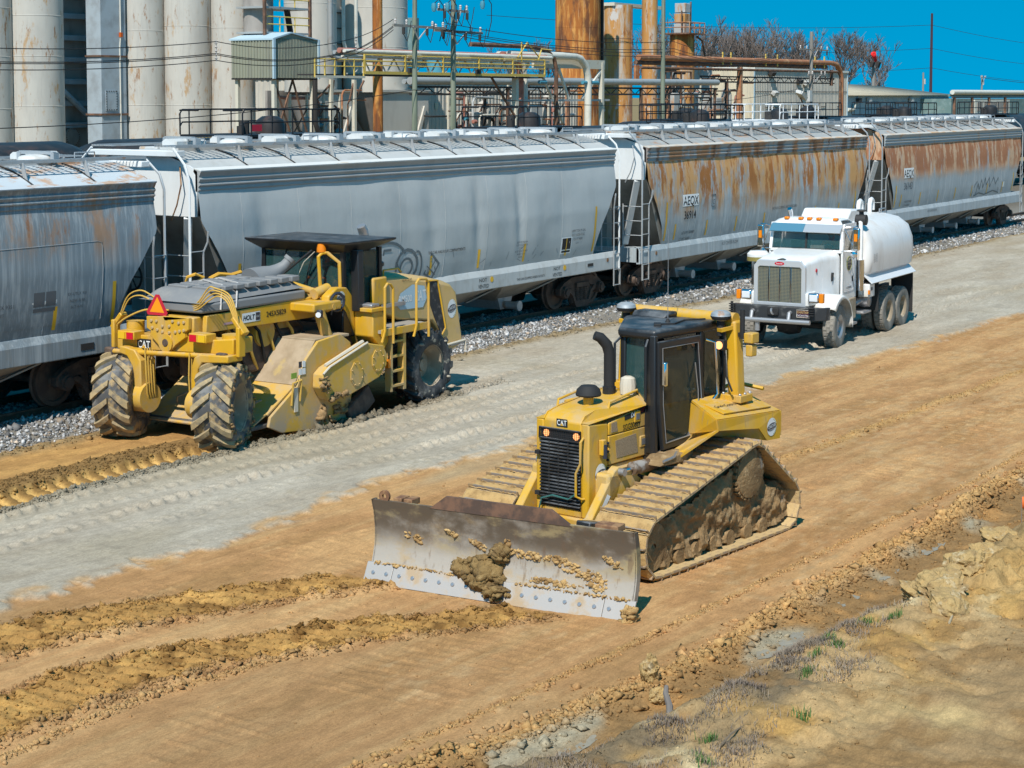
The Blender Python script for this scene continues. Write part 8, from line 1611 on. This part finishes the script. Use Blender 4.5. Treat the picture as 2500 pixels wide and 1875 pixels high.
# driver: seated, orange shirt and cap, hands on the wheel
def seated_person(name, label, loc, rz, shirt, headc, parent=None):
    sk = bpy.data.meshes.new(name)
    vs_ = [(0, 0, 0), (0, 0, .22), (.02, 0, .42), (.03, 0, .52), (.05, 0, .60), (.07, 0, .74),
           (.02, .20, .44), (.16, .27, .24), (.38, .20, .26), (.46, .17, .27), (.02, -.20, .44), (.16, -.27, .24), (.38, -.20, .26), (.46, -.17, .27),
           (.05, .10, -.03), (.42, .14, .0), (.50, .14, -.38), (.05, -.10, -.03), (.42, -.14, .0), (.50, -.14, -.38)]
    es_ = [(0, 1), (1, 2), (2, 3), (3, 4), (4, 5), (2, 6), (6, 7), (7, 8), (8, 9), (2, 10), (10, 11), (11, 12), (12, 13), (0, 14), (14, 15), (15, 16), (0, 17), (17, 18), (18, 19)]
    rs = [.15, .16, .16, .07, .075, .105, .075, .055, .042, .05, .075, .055, .042, .05, .10, .08, .055, .10, .08, .055]
    sk.from_pydata(vs_, es_, []); o = bpy.data.objects.new(name, sk); COL.objects.link(o); o.location = loc; o.rotation_euler = (0, 0, rz)
    md = o.modifiers.new('skin', 'SKIN')
    for k, v in enumerate(sk.skin_vertices[0].data): v.radius = (rs[k], rs[k]); v.use_root = (k == 0)
    sb = o.modifiers.new('sub', 'SUBSURF'); sb.levels = sb.render_levels = 2
    sk.materials.append(shirt); tag(o, label, 'person')
    MB().lathe([(0, .13), (.07, .12), (.115, .05), (.12, 0), (.17, -.01), (.12, -.015)], (.07, 0, .76), (0, 0, 1), 18).build('hard_hat', headc, o)
    MB().lathe([(0, .11), (.07, .09), (.09, .02), (.085, -.06), (.05, -.12), (0, -.13)], (.085, 0, .72), (0, 0, 1), 16).build('face', mk('skin_'+name+label[:6], (.42, .24, .16), .6), o)
    return o
orange_c = mk('hivis_orange', (.80, .20, .02), .8); lime_c = mk('hivis_lime', (.40, .55, .05), .8); dark_c = mk('work_shirt_dark', (.05, .05, .06), .9)
M_ = tk_.location; 
def at_truck(x, y, z): v = Vector((x, y, z)); v.rotate(Euler((0, 0, R(183)))); return v+Vector(tk_.location)
seated_person('person', 'driver in an orange shirt and cap inside the white truck cab', at_truck(-1.36, .42, 1.92), R(183), orange_c, orange_c)
v = Vector((-.98, 0, 1.78)); v.rotate(Euler((0, 0, R(174.5)))); v += Vector(dz.location)
seated_person('person', 'operator in dark clothes sitting inside the bulldozer cab', v, R(174.5), dark_c, dark_c)
seated_person('person', 'operator in an orange vest behind the road reclaimer windows', Vector((22.4+4.28, 21.46-.05, 2.28)), R(180), orange_c, dark_c)
# ================================================================== CLODS, GRASS, SMALL THINGS
from mathutils import noise as mnoise
clod_m = mk('soil_clods', (.3, .2, .1), .95, attr='Col', spec=.1, bump=[(60, .6, .01)], vary=[(30, .2)])
def scatter(name, label, x, y, size, seed, sub=1, lift=.2, shade=1.0, parent=None):
    x = np.asarray(x); y = np.asarray(y); g = np.random.default_rng(seed)
    c = np.clip(gcol(x, y)*shade*g.uniform(.75, 1.15, (len(x), 1)), .01, .8)
    return stuff(tag(rocks(name, np.c_[x, y, gz(x, y)+size*lift], size, clod_m, parent, seed, .75, c, 0 if sub == 1 else sub), label, 'soil'))
g = np.random.default_rng(71)
logn = lambda n, m, s, cap: np.minimum(np.exp(g.normal(math.log(m), s, n)), cap)
def along(px, py, x0, x1, n, wd):
    x = g.uniform(x0, x1, n); return x, np.interp(x, px, py)+g.normal(0, wd, n)
# crawler prints: crumbs over the band and heavier ones along the edges
XS, YS = [], []
for lo_, hi_, px in (([14.9, 14.62, 14.5, 13.8, 12.8], [15.8, 15.72, 15.6, 14.75, 13.7], [9, 12.6, 13.5, 15.6, 17.4]), ([12.8, 12.75, 12.7, 12.5, 11.5, 10.4], [13.7, 13.65, 13.7, 13.5, 12.35, 11.2], [9, 11, 12.6, 13.7, 15.8, 17.3])):
    x = g.uniform(10, 17.2, 1500); t_ = g.random(1500); a = np.interp(x, px, lo_); b = np.interp(x, px, hi_); XS.append(x); YS.append(a+(b-a)*t_)
    x = g.uniform(10, 17.2, 5200); e = g.integers(0, 2, 5200); a = np.interp(x, px, lo_); b = np.interp(x, px, hi_); XS.append(x); YS.append(np.where(e == 0, a, b)+g.normal(0, .07, 5200))
x = np.concatenate(XS); y = np.concatenate(YS); scatter('track_crumbs', 'crumbled brown soil in the fresh crawler prints before the blade', x, y, logn(len(x), .0125, .55, .05), 1, shade=.8)
x1, y1 = along([24.5, 26.6, 32, 38.6, 60], [12.0, 11.97, 11.7, 11.6, 11.5], 24.5, 45, 2600, .09); x2, y2 = along([9, 13, 15, 18.5, 22.8, 26.2, 29.7], [9.9, 9.54, 9.33, 9.15, 8.98, 8.8, 8.85], 11, 32, 3200, .035); x3, y3 = along([9, 10.6, 12.7, 14.5], [12.25, 12.4, 12.45, 12.14], 10, 14.8, 1500, .04)
x = np.concatenate([x1, x2, x3]); y = np.concatenate([y1, y2, y3]); scatter('windrow_crumbs', 'thin crumbly windrow lines left on the graded brown strip', x, y, logn(len(x), .0115, .5, .045), 2)
x, y = along(Y3x, Y3y, 11.5, 36, 10000, .13); sc_ = logn(len(x), .014, .65, .07); scatter('ditch_clods', 'ridge of broken clay clods along the ditch edge', x, y, sc_, 3, shade=1.05)
x = g.uniform(14, 31, 5200); y = np.interp(x, [14, 20, 29, 30.5], [19.95, 20.05, 20.15, 20.3])+g.normal(-.12, .09, 5200); scatter('road_edge_gravel', 'loose grey gravel along the edge of the tilled lane', x, y, logn(len(x), .017, .45, .045), 4, shade=.9)
x = g.uniform(14, 22.4, 3000); y = np.interp(x, [14, 22], [20.0, 20.1])+g.uniform(.75, 1.5, 3000); scatter('lane_crumbs', 'dark crumbled soil beside the tyre prints in the lane', x, y, logn(len(x), .016, .5, .05), 5, shade=.8)
x = g.uniform(12, 45, 3500); y = g.uniform(8.8, 15.8, 3500); scatter('loose_crumbs', 'scattered small crumbs over the graded brown earth', x, y, logn(len(x), .008, .5, .03), 6)
x = g.uniform(14, 70, 3000); y = 23.02+g.normal(0, .16, 3000); scatter('verge_crumbs', 'crumbly dirt verge between road and ballast', x, y, logn(len(x), .02, .5, .07), 7, shade=.85)
x = g.uniform(11, 26, 6500); y = np.interp(x, Y3x, Y3y)-.25-g.random(6500)**1.3*3.2; scatter('bank_crumbs', 'crumbs and pebbles strewn over the sandy bank', x, y, logn(len(x), .008, .6, .035), 8)
x = np.r_[g.normal(25.2, .5, 160), g.normal(26.2, .5, 120), g.normal(27.0, .5, 120)]; y = np.r_[g.normal(19.95, .08, 160), g.normal(20.0, .1, 120), g.normal(20.05, .1, 120)]; scatter('drum_spill', 'dark spilled soil at the foot of the reclaimer drum', x, y, logn(400, .03, .6, .1), 9, shade=.6)
# big clods at the right edge, each its own
def boulder(name, label, x, y, s, seed, sq=(1, 1, 1), mat=None):
    b = bmesh.new(); bmesh.ops.create_icosphere(b, subdivisions=4, radius=1); gg = np.random.default_rng(seed)
    P = np.array([v.co[:] for v in b.verts]); of = Vector((seed*3.1, seed*1.7, seed))
    d = np.array([1+.34*mnoise.noise(v.co*1.1+of)+.26*mnoise.noise(v.co*2.6+of)+.16*mnoise.noise(v.co*6+of)+.10*mnoise.noise(v.co*13+of) for v in b.verts])
    pl_ = gg.normal(0, 1, (7, 3)); pl_ /= np.linalg.norm(pl_, axis=1)[:, None]
    for q in pl_: d = np.minimum(d, .82/np.maximum(P@q, .05)*gg.uniform(.95, 1.2))
    d = d*np.array([1+.10*mnoise.noise(v.co*9+of)+.07*mnoise.noise(v.co*20+of) for v in b.verts])
    P = P*d[:, None]*s*np.array(sq)
    for v, p in zip(b.verts, P): v.co = p
    me = bpy.data.meshes.new(name); b.to_mesh(me); b.free(); me.materials.append(mat or clay_pale)
    o = bpy.data.objects.new(name, me); COL.objects.link(o); o.location = (x, y, float(gz(x, y))+s*.25*sq[2]); o.rotation_euler = (gg.uniform(-.4, .4), gg.uniform(-.4, .4), gg.uniform(0, 6)); return tag(o, label, 'clod', 'big clay clods')
clay_pale = mk('clay_clod_pale', (.44, .30, .13), .95, 0, [dict(col=(.30, .20, .095), scale=5, lo=.42, hi=.66), dict(col=(.52, .42, .26), scale=9, lo=.55, hi=.7, amt=.8)], bump=[(16, .7, .05), (60, .5, .015)], spec=.1)
boulder('clay_clod', 'upright pale clay clod standing beside the ditch ridge', 15.75, 8.5, .13, 3, (.8, .8, 1.5)); boulder('clay_clod', 'squat pale clod just below the upright one', 15.5, 8.28, .12, 5, (1.1, .9, .8))
BL = [(18.9, 6.75, .20, 'largest yellowish clod lying at the foot of the right-hand heap'), (19.35, 6.95, .19, 'tall yellow clod standing left in the right-hand heap'), (19.9, 6.85, .20, 'rounded clod in the middle of the right-hand heap'), (18.35, 6.35, .22, 'clod nearest to the camera in the right-hand heap'), (20.6, 6.6, .2, 'broad clod high in the right-hand heap'), (19.3, 6.4, .22, 'clod half buried at the right picture edge'), (18.0, 6.75, .10, 'small clod below the right-hand heap'), (20.9, 7.05, .14, 'small clod at the far end of the right-hand heap'), (17.7, 6.05, .2, 'flat clod on the bank near the right picture edge'), (21.6, 6.75, .2, 'clod beside the orange marker flag')]
for k, (x, y, s, lab) in enumerate(BL): boulder('clay_clod', lab, x, y, s, 20+k, (1.15, 1.25, .75))
# grass
def blades(name, pts, h, mat, seed, lean=.6, w_=.006):
    g_ = np.random.default_rng(seed); n = len(pts); pts = np.asarray(pts); hh = h*g_.uniform(.5, 1.3, n); a = g_.uniform(0, 6.28, n); ln = g_.uniform(.1, lean, n)*hh
    d = np.c_[np.cos(a), np.sin(a)]; p = np.c_[-d[:, 1], d[:, 0]]*w_/2
    V = np.zeros((n, 5, 3)); V[:, 0, :2] = pts[:, :2]-p; V[:, 1, :2] = pts[:, :2]+p; V[:, 0, 2] = V[:, 1, 2] = pts[:, 2]-.005
    mid_ = pts[:, :2]+d*ln[:, None]*.35; V[:, 2, :2] = mid_+p*.8; V[:, 3, :2] = mid_-p*.8; V[:, 2, 2] = V[:, 3, 2] = pts[:, 2]+hh*.6; V[:, 4, :2] = pts[:, :2]+d*ln[:, None]; V[:, 4, 2] = pts[:, 2]+hh
    i = np.arange(n)[:, None]*5; F = np.concatenate([i+[0, 1, 2], i+[0, 2, 3], i+[3, 2, 4]]); me = bpy.data.meshes.new(name); np_mesh(me, V.reshape(-1, 3), F); me.materials.append(mat)
    o = bpy.data.objects.new(name, me); COL.objects.link(o); return o
dry = mk('dry_grass', (.22, .17, .13), .9, 0, [dict(col=(.34, .27, .18), scale=4, lo=.45, hi=.65), dict(col=(.12, .095, .08), scale=2, lo=.5, hi=.65)]); green = mk('green_grass', (.06, .14, .03), .8, 0, [dict(col=(.12, .2, .05), scale=9, lo=.45, hi=.65)])
P = []
for cx, cy, rx, ry, n in ((13.6, 7.0, .8, .22, 2400), (14.9, 6.75, .7, .2, 2600), (15.8, 6.9, .6, .22, 2000), (16.9, 6.75, .8, .25, 2600), (12.3, 7.25, .6, .2, 1600), (13.0, 6.2, .6, .2, 1200), (15.3, 6.2, .4, .15, 500), (11.8, 6.6, .5, .2, 1000)):
    x = g.normal(cx, rx*.6, n); y = g.normal(cy, ry*.7, n); P.append(np.c_[x, y])
P = np.concatenate(P); P = P[fbm(P[:, 0], P[:, 1], 3, 77, 3) > -.08]
stuff(tag(blades('dry_grass', np.c_[P, gz(P[:, 0], P[:, 1])], .05, dry, 5, 1.6, .006), 'low matted grey-brown dry grass on the sandy bank', 'grass'))
GT = [(16.2, 6.75, 'green grass tuft on the bank, largest one near the middle'), (17.2, 6.45, 'green grass tuft at the far right end of the dry grass'), (16.9, 6.62, 'faint green tuft left of the far right one'), (15.6, 6.62, 'green tuft below the largest one'), (15.95, 6.55, 'thin green tuft right below the largest one'), (15.0, 6.45, 'green tuft at the lower end of the dark grass'), (13.2, 6.55, 'green sprout low on the bank near the bottom edge'), (12.6, 6.3, 'bottommost green tuft on the bank'), (14.0, 6.05, 'lone green sprout on the bare sand')]
for k, (x, y, lab) in enumerate(GT):
    q = np.c_[g.normal(x, .05, 70), g.normal(y, .04, 70)]; tag(blades('grass_tuft', np.c_[q, gz(q[:, 0], q[:, 1])], .075, green, 60+k, .7, .007), lab, 'grass', 'green grass tufts')
# stick, flag, puddles
zz_ = float(gz(13.9, 7.3)); m = MB(); m.tube([(13.62, 7.14, zz_+.03), (13.75, 7.22, zz_+.06), (13.9, 7.3, zz_+.07), (14.05, 7.42, zz_+.12), (14.12, 7.45, zz_+.16)], [.035, .03, .032, .026, .02], 8); m.tube([(13.66, 7.16, zz_+.04), (13.56, 7.2, zz_+.02)], [.02, .012], 6); tag(m.build('broken_branch', bark), 'short broken grey branch lying on the bank', 'branch')
for k, (x, y, a, L_, lab) in enumerate(((14.8, 7.9, .5, .25, 'pale splinter of wood on the brown bank slope'), (13.0, 6.35, .1, .5, 'long thin twig on the sandy bank near the bottom'), (17.3, 5.9, .2, .6, 'thin twig lying on the smooth sand at right'), (15.9, 7.75, 1.2, .2, 'pale forked twig on the brown slope'))):
    z = float(gz(x, y))+.015; tag(MB().tube([(x, y, z), (x+L_*.5*math.cos(a), y+L_*.5*math.sin(a), z+.02), (x+L_*math.cos(a), y+L_*math.sin(a), z)], [.012, .01, .006], 5).build('twig', mk('twig_pale%d' % k, (.42, .34, .22) if k % 2 == 0 else (.2, .15, .1), .9)), lab, 'twig', 'twigs on the bank')
fx, fy = 23.35, 7.0; z = float(gz(fx, fy)); t = thing('marker_flag', 'small orange marker flag at the right picture edge', 'flag', (fx, fy, z)); MB().cyl((0, 0, 0), (0, 0, .42), .004, n=5).build('wire', steel_worn, t); MB().grid(lambda u, v: Vector((.16*u*.5, -.14*u, .24+.16*v+.01*math.sin(u*5)-.05*u)), 5, 2).build('flag_cloth', mk('flag_orange', (.8, .16, .02), .7), t, solid=.002)
wet = mk('wet_silt', (.30, .265, .20), .30, 0, [dict(col=(.24, .20, .14), scale=6, lo=.45, hi=.65, rough=.6)], spec=.5)
for k, (x, y, rx, ry) in enumerate(((17.9, 8.02, .55, .14), (19.9, 8.05, .35, .09), (21.3, 8.05, .3, .07), (22.9, 8.05, .5, .09), (14.0, 8.35, .4, .08))):
    gg = np.random.default_rng(k); n = 26; zc_ = float(np.median(gz(x+np.array([-.2, 0, .2]), y+np.zeros(3))))+.008
    XY = [(x, y)]+[(x+q_*rx*math.cos(2*math.pi*j/n)*gg.uniform(.85, 1.12), y+q_*ry*math.sin(2*math.pi*j/n)*gg.uniform(.8, 1.2)) for q_ in (.5, 1.0) for j in range(n)]
    V = [(a, b, .6*float(gz(a, b))+.4*zc_-.004) for a, b in XY]
    struct(MB().add(V, [(0, 1+j, 1+(j+1) % n) for j in range(n)]+[(1+j, 1+n+j, 1+n+(j+1) % n, 1+(j+1) % n) for j in range(n)]).build('puddle', wet, smooth=0))
